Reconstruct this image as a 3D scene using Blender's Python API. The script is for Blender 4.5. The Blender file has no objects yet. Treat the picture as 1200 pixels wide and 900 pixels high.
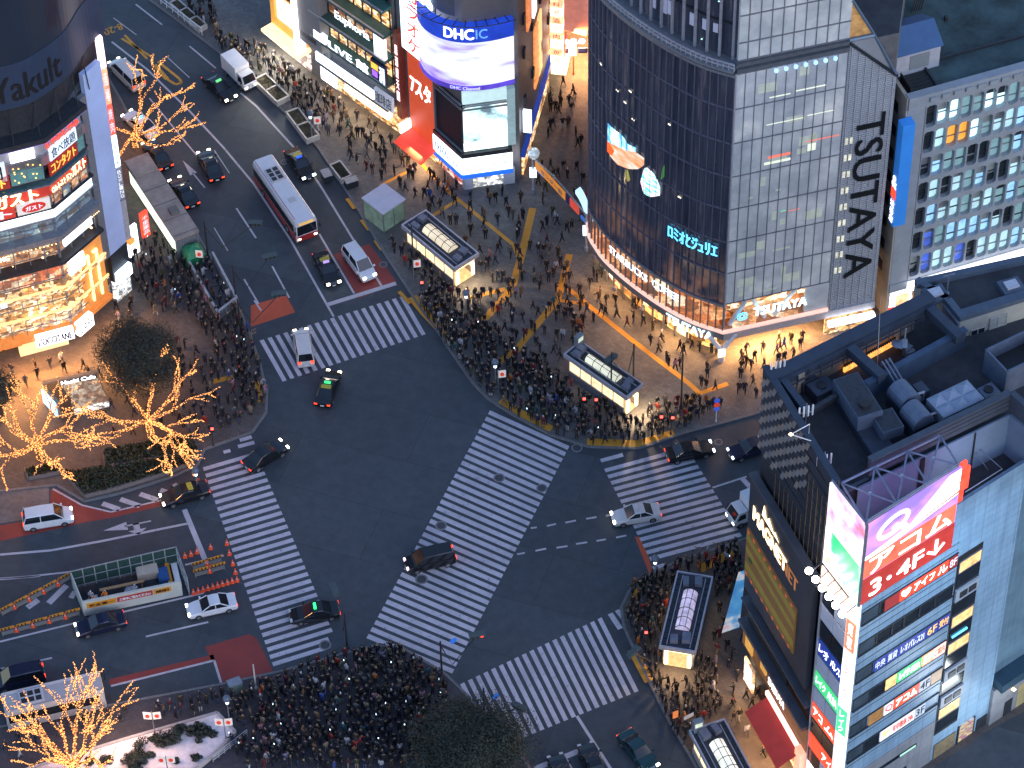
import bpy, bmesh, math, random
from mathutils import Vector, Matrix
R_ = random.Random(7)
sc = bpy.context.scene
COL = sc.collection
rad = math.radians

# ------------------------------------------------------------------ survey camera (used for the real camera and to read plan positions)
CH = 235.0; PITCH = rad(48); FPX = 3800.0; ROLL = math.atan(74/3421.0)
CD = CH/math.tan(PITCH)
_c, _s = math.cos(PITCH), math.sin(PITCH)
VF = (0, _c, -_s)
VR = (math.cos(ROLL), -math.sin(ROLL)*_s, -math.sin(ROLL)*_c)
VU = (math.sin(ROLL), math.cos(ROLL)*_s, math.cos(ROLL)*_c)
VC = (0, -CD, CH)
def ray(px, py):
    a = (px-600)/FPX; b = -(py-450)/FPX
    return [VF[i]+a*VR[i]+b*VU[i] for i in range(3)]
def g(px, py, z=0.0):
    "plan position (x, y) of a surveyed point at height z"
    d = ray(px, py); t = (z-CH)/d[2]
    return (d[0]*t, -CD+d[1]*t)
def gv(px, py, z=0.0):
    return Vector((*g(px, py, z), z))
def pj(x, y, z):
    v = (x-VC[0], y-VC[1], z-VC[2])
    w = sum(v[i]*VF[i] for i in range(3))
    return (600+FPX*sum(v[i]*VR[i] for i in range(3))/w, 450-FPX*sum(v[i]*VU[i] for i in range(3))/w)

# ------------------------------------------------------------------ materials
MATS = {}
def mk(name, base=(.5,.5,.5), rough=.6, metal=0.0, var=.18, scale=3.0, emit=None, es=0.0, bump=0.0, spec=.5, coat=0.0):
    if name in MATS: return MATS[name]
    m = bpy.data.materials.new(name); m.use_nodes = True
    nt = m.node_tree; N = nt.nodes; L = nt.links
    b = N['Principled BSDF']
    b.inputs['Roughness'].default_value = rough; b.inputs['Metallic'].default_value = metal
    b.inputs['Specular IOR Level'].default_value = spec
    if coat: b.inputs['Coat Weight'].default_value = coat; b.inputs['Coat Roughness'].default_value = .05
    tc = N.new('ShaderNodeTexCoord'); no = N.new('ShaderNodeTexNoise')
    no.inputs['Scale'].default_value = scale; no.inputs['Detail'].default_value = 6; no.inputs['Roughness'].default_value = .65
    L.new(tc.outputs['Object'], no.inputs['Vector'])
    mr = N.new('ShaderNodeMapRange'); mr.inputs[1].default_value = .3; mr.inputs[2].default_value = .7
    mr.inputs[3].default_value = 1-var; mr.inputs[4].default_value = 1+var
    L.new(no.outputs['Fac'], mr.inputs[0])
    mx = N.new('ShaderNodeVectorMath'); mx.operation = 'SCALE'; mx.inputs[0].default_value = base
    L.new(mr.outputs[0], mx.inputs['Scale']); L.new(mx.outputs[0], b.inputs['Base Color'])
    if emit:
        ex = N.new('ShaderNodeVectorMath'); ex.operation = 'SCALE'; ex.inputs[0].default_value = emit
        L.new(mr.outputs[0], ex.inputs['Scale']); L.new(ex.outputs[0], b.inputs['Emission Color'])
        b.inputs['Emission Strength'].default_value = es
    if bump:
        bp = N.new('ShaderNodeBump'); bp.inputs['Strength'].default_value = bump; bp.inputs['Distance'].default_value = .05
        L.new(no.outputs['Fac'], bp.inputs['Height']); L.new(bp.outputs[0], b.inputs['Normal'])
    MATS[name] = m
    return m
def em(name, col, s, var=.12, scale=1.5):
    return mk(name, tuple(min(.8, c*.6) for c in col), .5, 0, var, scale, col, s)

def nodes_mat(name):
    m = bpy.data.materials.new(name); m.use_nodes = True; MATS[name] = m
    return m, m.node_tree.nodes, m.node_tree.links, m.node_tree.nodes['Principled BSDF']
def ramp(N, stops, interp='LINEAR'):
    r = N.new('ShaderNodeValToRGB'); r.color_ramp.interpolation = interp
    e = r.color_ramp.elements
    while len(e) < len(stops): e.new(.5)
    for i, (p, c) in enumerate(stops):
        e[i].position = p; e[i].color = (*c, 1)
    return r
def noise(N, L, vec, scale, detail=4, rough=.6):
    n = N.new('ShaderNodeTexNoise'); n.inputs['Scale'].default_value = scale; n.inputs['Detail'].default_value = detail
    n.inputs['Roughness'].default_value = rough
    if vec is not None: L.new(vec, n.inputs['Vector'])
    return n
def mixc(N, L, fac, a, b, mode='MIX'):
    x = N.new('ShaderNodeMix'); x.data_type = 'RGBA'; x.blend_type = mode
    for v, i in ((fac, 0), (a, 6), (b, 7)):
        if hasattr(v, 'node'): L.new(v, x.inputs[i])
        elif i == 0: x.inputs[0].default_value = v
        else: x.inputs[i].default_value = (*v, 1)
    return x.outputs[2]
def math_(N, L, op, a, b=0.0):
    x = N.new('ShaderNodeMath'); x.operation = op
    for v, i in ((a, 0), (b, 1)):
        if hasattr(v, 'node'): L.new(v, x.inputs[i])
        else: x.inputs[i].default_value = v
    return x.outputs[0]

def asphalt_mat():
    m, N, L, b = nodes_mat('asphalt')
    tc = N.new('ShaderNodeTexCoord').outputs['Object']
    big = noise(N, L, tc, .06, 5, .6); mid = noise(N, L, tc, .9, 6, .7); fine = noise(N, L, tc, 22, 3, .7)
    mp = N.new('ShaderNodeMapping'); L.new(tc, mp.inputs[0]); mp.inputs['Rotation'].default_value = (0, 0, rad(20))
    mp.inputs['Scale'].default_value = (1, 1, 1)
    br = N.new('ShaderNodeTexBrick'); L.new(mp.outputs[0], br.inputs['Vector'])
    br.inputs['Scale'].default_value = 1; br.inputs['Brick Width'].default_value = 17; br.inputs['Row Height'].default_value = 6.3
    br.inputs['Mortar Size'].default_value = .045; br.inputs['Mortar Smooth'].default_value = .6; br.offset = .37
    br.inputs['Color1'].default_value = (.8, .8, .8, 1); br.inputs['Color2'].default_value = (1.2, 1.18, 1.14, 1); br.inputs['Mortar'].default_value = (.55, .55, .55, 1)
    c = ramp(N, [(.3, (.041, .051, .062)), (.7, (.058, .071, .085))]); L.new(big.outputs['Fac'], c.inputs[0])
    m1 = ramp(N, [(.32, (.74, .74, .76)), (.68, (1.22, 1.2, 1.18))]); L.new(mid.outputs['Fac'], m1.inputs[0])
    m2 = ramp(N, [(.3, (.75, .75, .75)), (.7, (1.25, 1.25, 1.25))]); L.new(fine.outputs['Fac'], m2.inputs[0])
    x = mixc(N, L, 1.0, c.outputs[0], m1.outputs[0], 'MULTIPLY'); x = mixc(N, L, .6, x, m2.outputs[0], 'MULTIPLY')
    x = mixc(N, L, .8, x, br.outputs['Color'], 'MULTIPLY')
    L.new(x, b.inputs['Base Color'])
    rr = N.new('ShaderNodeMapRange'); rr.inputs[3].default_value = .5; rr.inputs[4].default_value = .85
    L.new(mid.outputs['Fac'], rr.inputs[0]); L.new(rr.outputs[0], b.inputs['Roughness'])
    bp = N.new('ShaderNodeBump'); bp.inputs['Strength'].default_value = .3; bp.inputs['Distance'].default_value = .01
    L.new(fine.outputs['Fac'], bp.inputs['Height']); L.new(bp.outputs[0], b.inputs['Normal'])
    return m
def paint_mat(name, col, wear=.36, under=(.06, .06, .065)):
    m, N, L, b = nodes_mat(name)
    tc = N.new('ShaderNodeTexCoord').outputs['Object']
    a = noise(N, L, tc, 2.2, 8, .75); d = noise(N, L, tc, .35, 4, .6); f = noise(N, L, tc, 14, 4, .7)
    s = math_(N, L, 'ADD', math_(N, L, 'MULTIPLY', a.outputs['Fac'], .6), math_(N, L, 'MULTIPLY', f.outputs['Fac'], .4))
    r = ramp(N, [(wear-.03, (0, 0, 0)), (wear+.05, (1, 1, 1))]); L.new(s, r.inputs[0])
    t = ramp(N, [(.3, tuple(v*.72 for v in col)), (.7, col)]); L.new(d.outputs['Fac'], t.inputs[0])
    L.new(mixc(N, L, r.outputs[0], under, t.outputs[0]), b.inputs['Base Color']); b.inputs['Roughness'].default_value = .6
    return m
def paving_mat(name, c1, c2, size=.6, mortar=.6, rot=20):
    m, N, L, b = nodes_mat(name)
    tc = N.new('ShaderNodeTexCoord').outputs['Object']
    mp = N.new('ShaderNodeMapping'); L.new(tc, mp.inputs[0]); mp.inputs['Rotation'].default_value = (0, 0, rad(rot))
    br = N.new('ShaderNodeTexBrick'); L.new(mp.outputs[0], br.inputs['Vector'])
    br.inputs['Scale'].default_value = 1; br.inputs['Brick Width'].default_value = size; br.inputs['Row Height'].default_value = size*.5
    br.inputs['Mortar Size'].default_value = .012; br.inputs['Color1'].default_value = (*c1, 1); br.inputs['Color2'].default_value = (*c2, 1)
    br.inputs['Mortar'].default_value = tuple(v*mortar for v in c1)+(1,)
    big = noise(N, L, tc, .22, 5, .6); r = ramp(N, [(.3, (.7, .7, .72)), (.7, (1.2, 1.2, 1.18))]); L.new(big.outputs['Fac'], r.inputs[0])
    st = noise(N, L, tc, 2.4, 7, .7); r2 = ramp(N, [(.35, (.72, .7, .68)), (.6, (1.1, 1.1, 1.1))]); L.new(st.outputs['Fac'], r2.inputs[0])
    x = mixc(N, L, 1.0, br.outputs['Color'], r.outputs[0], 'MULTIPLY'); x = mixc(N, L, .8, x, r2.outputs[0], 'MULTIPLY')
    L.new(x, b.inputs['Base Color']); b.inputs['Roughness'].default_value = .7
    return m
def goods_mat(name, strength, warm, cell=2.2, dark=.08, tint=(1, .45, .12)):
    "lit shop interior: shelves of goods, lamps and dark gaps"
    m, N, L, b = nodes_mat(name)
    tc = N.new('ShaderNodeTexCoord').outputs['Object']
    mp = N.new('ShaderNodeMapping'); L.new(tc, mp.inputs[0]); mp.inputs['Scale'].default_value = (1, 1, 1.7)
    v = N.new('ShaderNodeTexVoronoi'); v.inputs['Scale'].default_value = cell; v.distance = 'CHEBYCHEV'; L.new(mp.outputs[0], v.inputs['Vector'])
    n = noise(N, L, tc, .55, 4, .7); n2 = noise(N, L, tc, 3.5, 5, .75)
    sep = N.new('ShaderNodeSeparateColor'); L.new(v.outputs['Color'], sep.inputs[0])
    hot = tuple(min(1, c*1.0) for c in warm)
    c1 = ramp(N, [(.0, (dark*tint[0], dark*tint[1], dark*tint[2])), (.28, tuple(t*.30 for t in tint)), (.5, tuple(t*.8 for t in tint)), (.75, hot), (1, (1, .86, .62))]); L.new(sep.outputs[0], c1.inputs[0])
    c2 = ramp(N, [(.32, (.22, .2, .18)), (.5, (.8, .8, .8)), (.68, (1.6, 1.6, 1.6))]); L.new(n2.outputs['Fac'], c2.inputs[0])
    c3 = ramp(N, [(.35, (.35, .35, .35)), (.62, (1.3, 1.3, 1.3))]); L.new(n.outputs['Fac'], c3.inputs[0])
    x = mixc(N, L, 1.0, c1.outputs[0], c2.outputs[0], 'MULTIPLY'); x = mixc(N, L, 1.0, x, c3.outputs[0], 'MULTIPLY')
    L.new(x, b.inputs['Emission Color']); b.inputs['Emission Strength'].default_value = strength
    b.inputs['Base Color'].default_value = (.2, .14, .1, 1)
    return m
def screen_mat(name, stops, strength, scale=.25, stretch=(1, 1, 3), seed=0.0):
    "picture on a display: soft coloured shapes"
    m, N, L, b = nodes_mat(name)
    tc = N.new('ShaderNodeTexCoord').outputs['Object']
    mp = N.new('ShaderNodeMapping'); L.new(tc, mp.inputs[0]); mp.inputs['Scale'].default_value = stretch; mp.inputs['Location'].default_value = (seed, seed*.7, seed*1.3)
    n = noise(N, L, mp.outputs[0], scale, 3, .5); r = ramp(N, stops); L.new(n.outputs['Fac'], r.inputs[0])
    L.new(r.outputs[0], b.inputs['Emission Color']); b.inputs['Emission Strength'].default_value = strength
    b.inputs['Base Color'].default_value = (.05, .05, .06, 1); b.inputs['Roughness'].default_value = .3
    return m
def foliage_mat(name, a, c):
    m, N, L, b = nodes_mat(name)
    tc = N.new('ShaderNodeTexCoord').outputs['Object']
    n = noise(N, L, tc, 1.1, 5, .7); n2 = noise(N, L, tc, 9, 3, .7)
    s = math_(N, L, 'ADD', math_(N, L, 'MULTIPLY', n.outputs['Fac'], .6), math_(N, L, 'MULTIPLY', n2.outputs['Fac'], .4))
    r = ramp(N, [(.35, a), (.65, c)]); L.new(s, r.inputs[0]); L.new(r.outputs[0], b.inputs['Base Color']); b.inputs['Roughness'].default_value = .55
    return m
def panel_mat(name, col, joint, w, h, msize=.02, rough=.45, var=.12, rot_axes=None):
    "cladding panels with joints; object X is along the wall and Z is up (after a turn by rot_axes)"
    m, N, L, b = nodes_mat(name)
    tc = N.new('ShaderNodeTexCoord').outputs['Object']
    mp = N.new('ShaderNodeMapping'); mp.vector_type = 'POINT'; L.new(tc, mp.inputs[0])
    mp.inputs['Rotation'].default_value = (0, 0, -(rot_axes or 0))
    sx = N.new('ShaderNodeSeparateXYZ'); L.new(mp.outputs[0], sx.inputs[0])
    cx = N.new('ShaderNodeCombineXYZ'); L.new(sx.outputs[0], cx.inputs[0]); L.new(sx.outputs[2], cx.inputs[1])
    br = N.new('ShaderNodeTexBrick'); L.new(cx.outputs[0], br.inputs['Vector']); br.offset = 0
    br.inputs['Scale'].default_value = 1; br.inputs['Brick Width'].default_value = w; br.inputs['Row Height'].default_value = h
    br.inputs['Mortar Size'].default_value = msize; br.inputs['Mortar Smooth'].default_value = .2
    br.inputs['Color1'].default_value = (*[v*(1-var) for v in col], 1); br.inputs['Color2'].default_value = (*col, 1); br.inputs['Mortar'].default_value = (*joint, 1)
    n = noise(N, L, tc, .35, 5, .65); r = ramp(N, [(.3, (.78, .78, .8)), (.7, (1.12, 1.12, 1.1))]); L.new(n.outputs['Fac'], r.inputs[0])
    mp2 = N.new('ShaderNodeMapping'); L.new(tc, mp2.inputs[0]); mp2.inputs['Scale'].default_value = (2.5, 2.5, .12)
    n2 = noise(N, L, mp2.outputs[0], 1.0, 5, .7); r2 = ramp(N, [(.35, (.8, .8, .8)), (.6, (1.05, 1.05, 1.05))]); L.new(n2.outputs['Fac'], r2.inputs[0])
    x = mixc(N, L, 1.0, br.outputs['Color'], r.outputs[0], 'MULTIPLY'); x = mixc(N, L, .7, x, r2.outputs[0], 'MULTIPLY')
    L.new(x, b.inputs['Base Color']); b.inputs['Roughness'].default_value = rough
    return m

# ------------------------------------------------------------------ mesh builder
class MB:
    def __init__(s): s.v = []; s.f = []; s.m = []
    def face(s, pts, m=0):
        i = len(s.v); s.v += [Vector(p) for p in pts]; s.f.append(tuple(range(i, i+len(pts)))); s.m.append(m)
    def hexa(s, p, m=0):
        i = len(s.v); s.v += [Vector(q) for q in p]
        for q in ((3,2,1,0),(4,5,6,7),(0,1,5,4),(1,2,6,5),(2,3,7,6),(3,0,4,7)):
            s.f.append(tuple(i+k for k in q)); s.m.append(m)
    def box(s, x0, y0, z0, x1, y1, z1, m=0):
        s.hexa([(x0,y0,z0),(x1,y0,z0),(x1,y1,z0),(x0,y1,z0),(x0,y0,z1),(x1,y0,z1),(x1,y1,z1),(x0,y1,z1)], m)
    def obox(s, c, size, rot=0.0, m=0):
        "c is the centre of the base"
        cs, sn = math.cos(rot), math.sin(rot); hx, hy, h = size[0]/2, size[1]/2, size[2]
        p = []
        for z in (0, h):
            for a, b in ((-hx,-hy),(hx,-hy),(hx,hy),(-hx,hy)):
                p.append((c[0]+a*cs-b*sn, c[1]+a*sn+b*cs, c[2]+z))
        s.hexa(p, m)
    def prism(s, poly, z0, z1, m=0, mt=None, bottom=True):
        n = len(poly); i = len(s.v)
        ar = sum(poly[k][0]*poly[(k+1) % n][1]-poly[(k+1) % n][0]*poly[k][1] for k in range(n))
        if ar < 0: poly = poly[::-1]
        s.v += [Vector((p[0], p[1], z0)) for p in poly]+[Vector((p[0], p[1], z1)) for p in poly]
        for k in range(n):
            j = (k+1) % n; s.f.append((i+k, i+j, i+n+j, i+n+k)); s.m.append(m)
        s.f.append(tuple(range(i+n, i+2*n))); s.m.append(m if mt is None else mt)
        if bottom: s.f.append(tuple(range(i+n-1, i-1, -1))); s.m.append(m)
    def tube(s, p0, p1, r0, r1=None, n=8, m=0, cap=True):
        s.path([p0, p1], [r0, r0 if r1 is None else r1], n, m, cap)
    def path(s, pts, rs, n=8, m=0, cap=True):
        pts = [Vector(p) for p in pts]; i0 = len(s.v)
        for k, p in enumerate(pts):
            d = (pts[min(k+1, len(pts)-1)]-pts[max(k-1, 0)]).normalized()
            a = d.cross(Vector((0,0,1)) if abs(d.z) < .95 else Vector((1,0,0))).normalized(); b = d.cross(a)
            r = rs[k] if isinstance(rs, (list, tuple)) else rs
            for q in range(n):
                t = 2*math.pi*q/n; s.v.append(p+(a*math.cos(t)+b*math.sin(t))*r)
        for k in range(len(pts)-1):
            for q in range(n):
                w = (q+1) % n; s.f.append((i0+k*n+q, i0+k*n+w, i0+(k+1)*n+w, i0+(k+1)*n+q)); s.m.append(m)
        if cap:
            s.f.append(tuple(i0+q for q in range(n-1, -1, -1))); s.m.append(m)
            e = i0+(len(pts)-1)*n; s.f.append(tuple(e+q for q in range(n))); s.m.append(m)
    def lathe(s, prof, c=(0,0,0), n=12, m=0):
        i0 = len(s.v)
        for r, z in prof:
            for q in range(n):
                t = 2*math.pi*q/n; s.v.append(Vector((c[0]+r*math.cos(t), c[1]+r*math.sin(t), c[2]+z)))
        for k in range(len(prof)-1):
            for q in range(n):
                w = (q+1) % n; s.f.append((i0+k*n+q, i0+k*n+w, i0+(k+1)*n+w, i0+(k+1)*n+q)); s.m.append(m)
        s.f.append(tuple(i0+q for q in range(n-1, -1, -1))); s.m.append(m)
        e = i0+(len(prof)-1)*n; s.f.append(tuple(e+q for q in range(n))); s.m.append(m)
    def octa(s, c, r, m=0):
        i = len(s.v); c = Vector(c)
        for d in ((r,0,0),(0,r,0),(-r,0,0),(0,-r,0),(0,0,r),(0,0,-r)): s.v.append(c+Vector(d))
        for q in ((0,1,4),(1,2,4),(2,3,4),(3,0,4),(1,0,5),(2,1,5),(3,2,5),(0,3,5)): s.f.append(tuple(i+k for k in q)); s.m.append(m)
    def mesh(s, name, mats, inv=None, smooth=False):
        me = bpy.data.meshes.new(name)
        vs = [inv @ v for v in s.v] if inv else s.v
        me.from_pydata([tuple(v) for v in vs], [], s.f)
        for x in mats: me.materials.append(x)
        if len(mats) > 1: me.polygons.foreach_set('material_index', s.m)
        if smooth: me.polygons.foreach_set('use_smooth', [True]*len(me.polygons))
        me.update(); return me
    def build(s, name, mats, parent=None, local=False, smooth=False, label=None, kind=None):
        if not isinstance(mats, (list, tuple)): mats = [mats]
        inv = None
        if parent is not None and not local: inv = wm(parent).inverted()
        o = bpy.data.objects.new(name, s.mesh(name, mats, inv, smooth)); COL.objects.link(o)
        if parent is not None: o.parent = parent
        if label: o['label'] = label
        if kind: o['kind'] = kind
        return o
def wm(o):
    m = Matrix.LocRotScale(o.location, o.rotation_euler, o.scale)
    return wm(o.parent) @ m if o.parent else m
def thing(name, label, cat, loc=(0,0,0), rz=0.0, group=None):
    o = bpy.data.objects.new(name, None); COL.objects.link(o); o.empty_display_size = .3
    o.location = loc if len(loc) == 3 else (*loc, 0); o.rotation_euler = (0, 0, rz)
    o['label'] = label; o['category'] = cat
    if group: o['group'] = group
    return o
def solo(mb, name, mats, label, cat, group=None, smooth=False, base=None):
    "a thing that is one mesh, its origin at its base"
    if base is None:
        n = len(mb.v); base = (sum(v.x for v in mb.v)/n, sum(v.y for v in mb.v)/n, min(v.z for v in mb.v))
    for v in mb.v: v -= Vector(base)
    o = mb.build(name, mats, None, True, smooth); o.location = base
    o['label'] = label; o['category'] = cat
    if group: o['group'] = group
    return o
def struct(mb, name, mats, smooth=False):
    o = mb.build(name, mats, None, True, smooth); o['kind'] = 'structure'; return o
def copy_tree(o, parent=None):
    c = o.copy(); COL.objects.link(c)
    if parent is not None: c.parent = parent
    for ch in list(o.children): copy_tree(ch, c)
    return c

# ------------------------------------------------------------------ lettering
def text_mesh(s):
    c = bpy.data.curves.new('lettering', 'FONT'); c.body = s; c.resolution_u = 3
    o = bpy.data.objects.new('lettering', c); COL.objects.link(o)
    dg = bpy.context.evaluated_depsgraph_get(); me = bpy.data.meshes.new_from_object(o.evaluated_get(dg))
    bpy.data.objects.remove(o); bpy.data.curves.remove(c)
    return me
_TC = {}
def text_mb(s, fn, th=0.0, bold=0.0):
    "text mapped through fn(x, y) with x, y in 0..1"
    if s not in _TC:
        me = text_mesh(s)
        vs = [(v.co.x, v.co.y) for v in me.vertices]; fs = [tuple(p.vertices) for p in me.polygons]
        _TC[s] = (vs, fs); bpy.data.meshes.remove(me)
    vs, fs = _TC[s]
    x0, x1 = min(v[0] for v in vs), max(v[0] for v in vs); y0, y1 = min(v[1] for v in vs), max(v[1] for v in vs)
    b = MB()
    offs = [(0, 0)] if not bold else [(-bold, 0), (bold, 0), (0, bold), (0, -bold)]
    for k, (ox, oy) in enumerate(offs):
        i = len(b.v)
        b.v += [Vector(fn((v[0]-x0)/max(1e-6, x1-x0)+ox, (v[1]-y0)/max(1e-6, y1-y0)+oy, k*.004)) for v in vs]
        for f in fs: b.f.append(tuple(i+q for q in f)); b.m.append(0)
    return b
class Wall:
    "vertical wall through A (left as seen from outside) and B (right)"
    def __init__(s, A, B):
        s.A, s.B = A, B; s.L = math.hypot(B[0]-A[0], B[1]-A[1])
        s.t = ((B[0]-A[0])/s.L, (B[1]-A[1])/s.L); s.n = (s.t[1], -s.t[0])
    def pt(s, u, z, d=0.0): return Vector((s.A[0]+s.t[0]*u+s.n[0]*d, s.A[1]+s.t[1]*u+s.n[1]*d, z))
    def xy(s, u, d=0.0): p = s.pt(u, 0, d); return (p.x, p.y)
    def uz(s, px, py, d=0.0):
        r = ray(px, py); n = s.n
        ax, ay = s.A[0]+n[0]*d, s.A[1]+n[1]*d
        t = ((ax-VC[0])*n[0]+(ay-VC[1])*n[1])/(r[0]*n[0]+r[1]*n[1])
        x, y, z = VC[0]+t*r[0], VC[1]+t*r[1], VC[2]+t*r[2]
        return (x-ax)*s.t[0]+(y-ay)*s.t[1], z
    def rect(s, tl, tr, br, bl, d=0.0):
        a = [s.uz(*p, d) for p in (tl, tr, br, bl)]
        return ((a[0][0]+a[3][0])/2, (a[1][0]+a[2][0])/2, (a[2][1]+a[3][1])/2, (a[0][1]+a[1][1])/2)
    def box(s, mb, u0, u1, z0, z1, d0, d1, m=0):
        lo, hi = [s.pt(u, z0, d) for u, d in ((u0,d1),(u1,d1),(u1,d0),(u0,d0))], [s.pt(u, z1, d) for u, d in ((u0,d1),(u1,d1),(u1,d0),(u0,d0))]
        mb.hexa(lo+hi, m)
    def panel(s, name, mat, parent, u0, u1, z0, z1, d0=.0, d1=.12, label=None):
        mb = MB(); s.box(mb, u0, u1, z0, z1, d0, d1); return mb.build(name, mat, parent, label=label)
    def text(s, txt, mat, parent, u0, u1, z0, z1, d=.16, bold=0.0, name='lettering', vertical=False, turn=0, slant=0.0):
        if vertical:
            n = len(txt); h = (z1-z0)/n; mb = MB()
            for k, ch in enumerate(txt):
                if ch == ' ': continue
                t = text_mb(ch, lambda x, y, e: s.pt(u0+(u1-u0)*(x*.9+.05), z1-(k+1)*h+h*(y*.8+.1), d+e), bold=bold)
                i = len(mb.v); mb.v += t.v; mb.f += [tuple(i+q for q in f) for f in t.f]; mb.m += t.m
        elif turn:
            mb = text_mb(txt, lambda x, y, e: s.pt(u0+(u1-u0)*y, z1-(z1-z0)*x, d+e), bold=bold)
        else:
            mb = text_mb(txt, lambda x, y, e: s.pt(u0+(u1-u0)*x, z0+(z1-z0)*y+slant*x, d+e), bold=bold)
        return mb.build(name, mat, parent)
SUN_EL = 28.0; SUN_ROT = 140.0; SUN_E = .34; SKY_S = .15; SKY_TINT = (1.72, 1.70, 1.80)
# ------------------------------------------------------------------ shared materials
asphalt = asphalt_mat()
white_paint = paint_mat('white_road_paint', (.60, .55, .60), .40)
line_paint = paint_mat('line_paint', (.58, .53, .56), .40)
red_paint = paint_mat('dull_red_road_paint', (.30, .045, .035), .40)
orange_paint = paint_mat('orange_red_road_paint', (.62, .10, .035), .36)
yellow_paint = paint_mat('yellow_paint', (.72, .33, .03), .36, (.12, .1, .09))
paving = paving_mat('grey_paving', (.13, .127, .125), (.165, .16, .155), .6)
paving_warm = paving_mat('warm_paving', (.105, .088, .080), (.13, .107, .095), .5)
paving_dark = paving_mat('dark_paving', (.062, .056, .066), (.08, .07, .08), .5)
concrete_lay = paving_mat('concrete_bay', (.16, .15, .145), (.2, .185, .175), 5.0)
kerb_m = mk('kerb_stone', (.17, .165, .165), .8, 0, .25, 4)
concrete = mk('concrete', (.28, .27, .27), .8, 0, .2, 1.2, bump=.2)
conc_dark = mk('dark_concrete', (.11, .11, .12), .85, 0, .25, 1.0, bump=.2)
roof_tar = mk('roof_tar', (.030, .034, .042), .85, 0, .35, .8, bump=.3)
roof_mid = mk('roof_membrane', (.075, .085, .105), .8, 0, .35, .6, bump=.25)
steel = mk('grey_steel', (.30, .32, .36), .45, .6, .2, 3)
steel_dk = mk('dark_steel', (.04, .045, .055), .5, .4, .3, 3)
alu = mk('light_aluminium', (.55, .55, .60), .4, .5, .15, 3)
white_m = mk('white_metal', (.72, .72, .74), .4, 0, .08, 3)
black_m = mk('black_metal', (.018, .018, .02), .45, 0, .2, 3)
glass_dk = mk('dark_glass', (.012, .016, .026), .12, 0, .4, .5, spec=.6)
glass_bl = mk('blue_grey_glass', (.05, .075, .10), .15, 0, .4, .5, spec=.6)
rubber = mk('rubber', (.015, .015, .015), .8, 0, .2, 5)
E_white = em('lit_white', (1, .98, 1), 3.2)
E_cool = em('lit_cool_white', (.72, .86, 1), 3.0)
E_cyan = em('lit_cyan', (.12, .62, 1), 2.4)
E_blue = em('lit_blue', (.02, .10, .75), 1.3)
E_warm = em('lit_warm_white', (1, .72, .38), 4.5)
E_orange = em('lit_orange', (1, .36, .06), 2.2)
E_red = em('lit_red', (1, .05, .02), 2.0)
E_dimred = em('sign_red', (.62, .035, .025), .75)
E_green = em('lit_green', (.05, .75, .2), 1.4)
E_gold = em('lit_gold', (1, .55, .08), 1.3)
E_pinkwhite = em('lit_pinkish_white', (1, .72, .78), 2.5)
E_fairy = em('fairy_light', (1, .40, .11), 3.0, .35, 5)
E_head = em('headlamp_light', (1, .88, .66), 9)
E_headc = em('cool_headlamp_light', (.8, .92, 1), 7)
E_tail = em('tail_light', (1, .05, .015), 3.5)
navy_ink = mk('navy_ink', (.015, .025, .12), .5)
dark_ink = mk('dark_ink', (.012, .014, .016), .6, spec=.1)
white_ink = em('softly_lit_white_print', (.85, .9, 1), .75)

# ------------------------------------------------------------------ the setting
b = MB(); b.face([(-420, -320, 0), (420, -320, 0), (420, 620, 0), (-420, 620, 0)])
struct(b, 'road', [asphalt])
PAVE = .12
def pavement(px, mat, name='pavement', z=PAVE, extra=()):
    poly = [g(*p) for p in px]+list(extra)
    b = MB(); b.prism(poly, 0, z, 0, bottom=False); struct(b, name, [mat])
    return poly
def kerb(px, name='kerb', closed=False):
    pts = [g(*p) for p in px]; b = MB()
    for A, B in zip(pts, pts[1:]+([pts[0]] if closed else [])):
        L = math.hypot(B[0]-A[0], B[1]-A[1])
        if L < .01: continue
        w = Wall(A, B); w.box(b, 0, L, 0, PAVE+.02, -.12, .12)
    struct(b, name, [kerb_m])
plazaA_edge = [(0,576),(66,569),(99,588),(140,579),(204,559),(232,545),(240,527),(296,507),(312,484),(313,460),(303,420),(284,370),(264,330),(240,290),(207,235),(168,170),(142,118),(108,60),(80,0)]
pavement(plazaA_edge, paving_warm, extra=[(-60, 90), (-80, 60), (-80, -10)]); kerb(plazaA_edge)
plazaB_edge = [(175,0),(210,26),(262,66),(300,100),(337,135),(372,172),(400,215),(422,250),(450,297),(480,342),(494,364),(511,386),(532,418),(556,452),(572,468),(600,486),(645,510),(690,524),(748,526),(790,512),(812,505),(850,495),(890,484),(960,462),(1100,425),(1300,370)]
pavement(plazaB_edge, paving, extra=[(120, 60), (120, 130), (-60, 130)]); kerb(plazaB_edge)
plazaC_edge = [(1120,560),(1000,592),(900,622),(862,636),(795,658),(757,676),(738,692),(728,712),(731,735),(745,766),(762,802),(782,842),(812,892),(840,950)]
pavement(plazaC_edge, paving_warm, extra=[g(900, 1000), g(1400, 1000), g(1400, 560)]); kerb(plazaC_edge)
plazaD_edge = [(-60,866),(30,846),(150,823),(262,802),(330,787),(400,767),(440,757),(472,760),(520,789),(540,808),(565,834),(604,876),(628,912),(660,960)]
pavement(plazaD_edge, paving_dark, extra=[g(660, 1010), g(-60, 1010)]); kerb(plazaD_edge)

def sheet(px, mat, name, z):
    b = MB(); b.face([(*g(*p), z) for p in px]); 
    if (b.v[1]-b.v[0]).cross(b.v[2]-b.v[1]).z < 0: b.v.reverse()
    struct(b, name, [mat])
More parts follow.
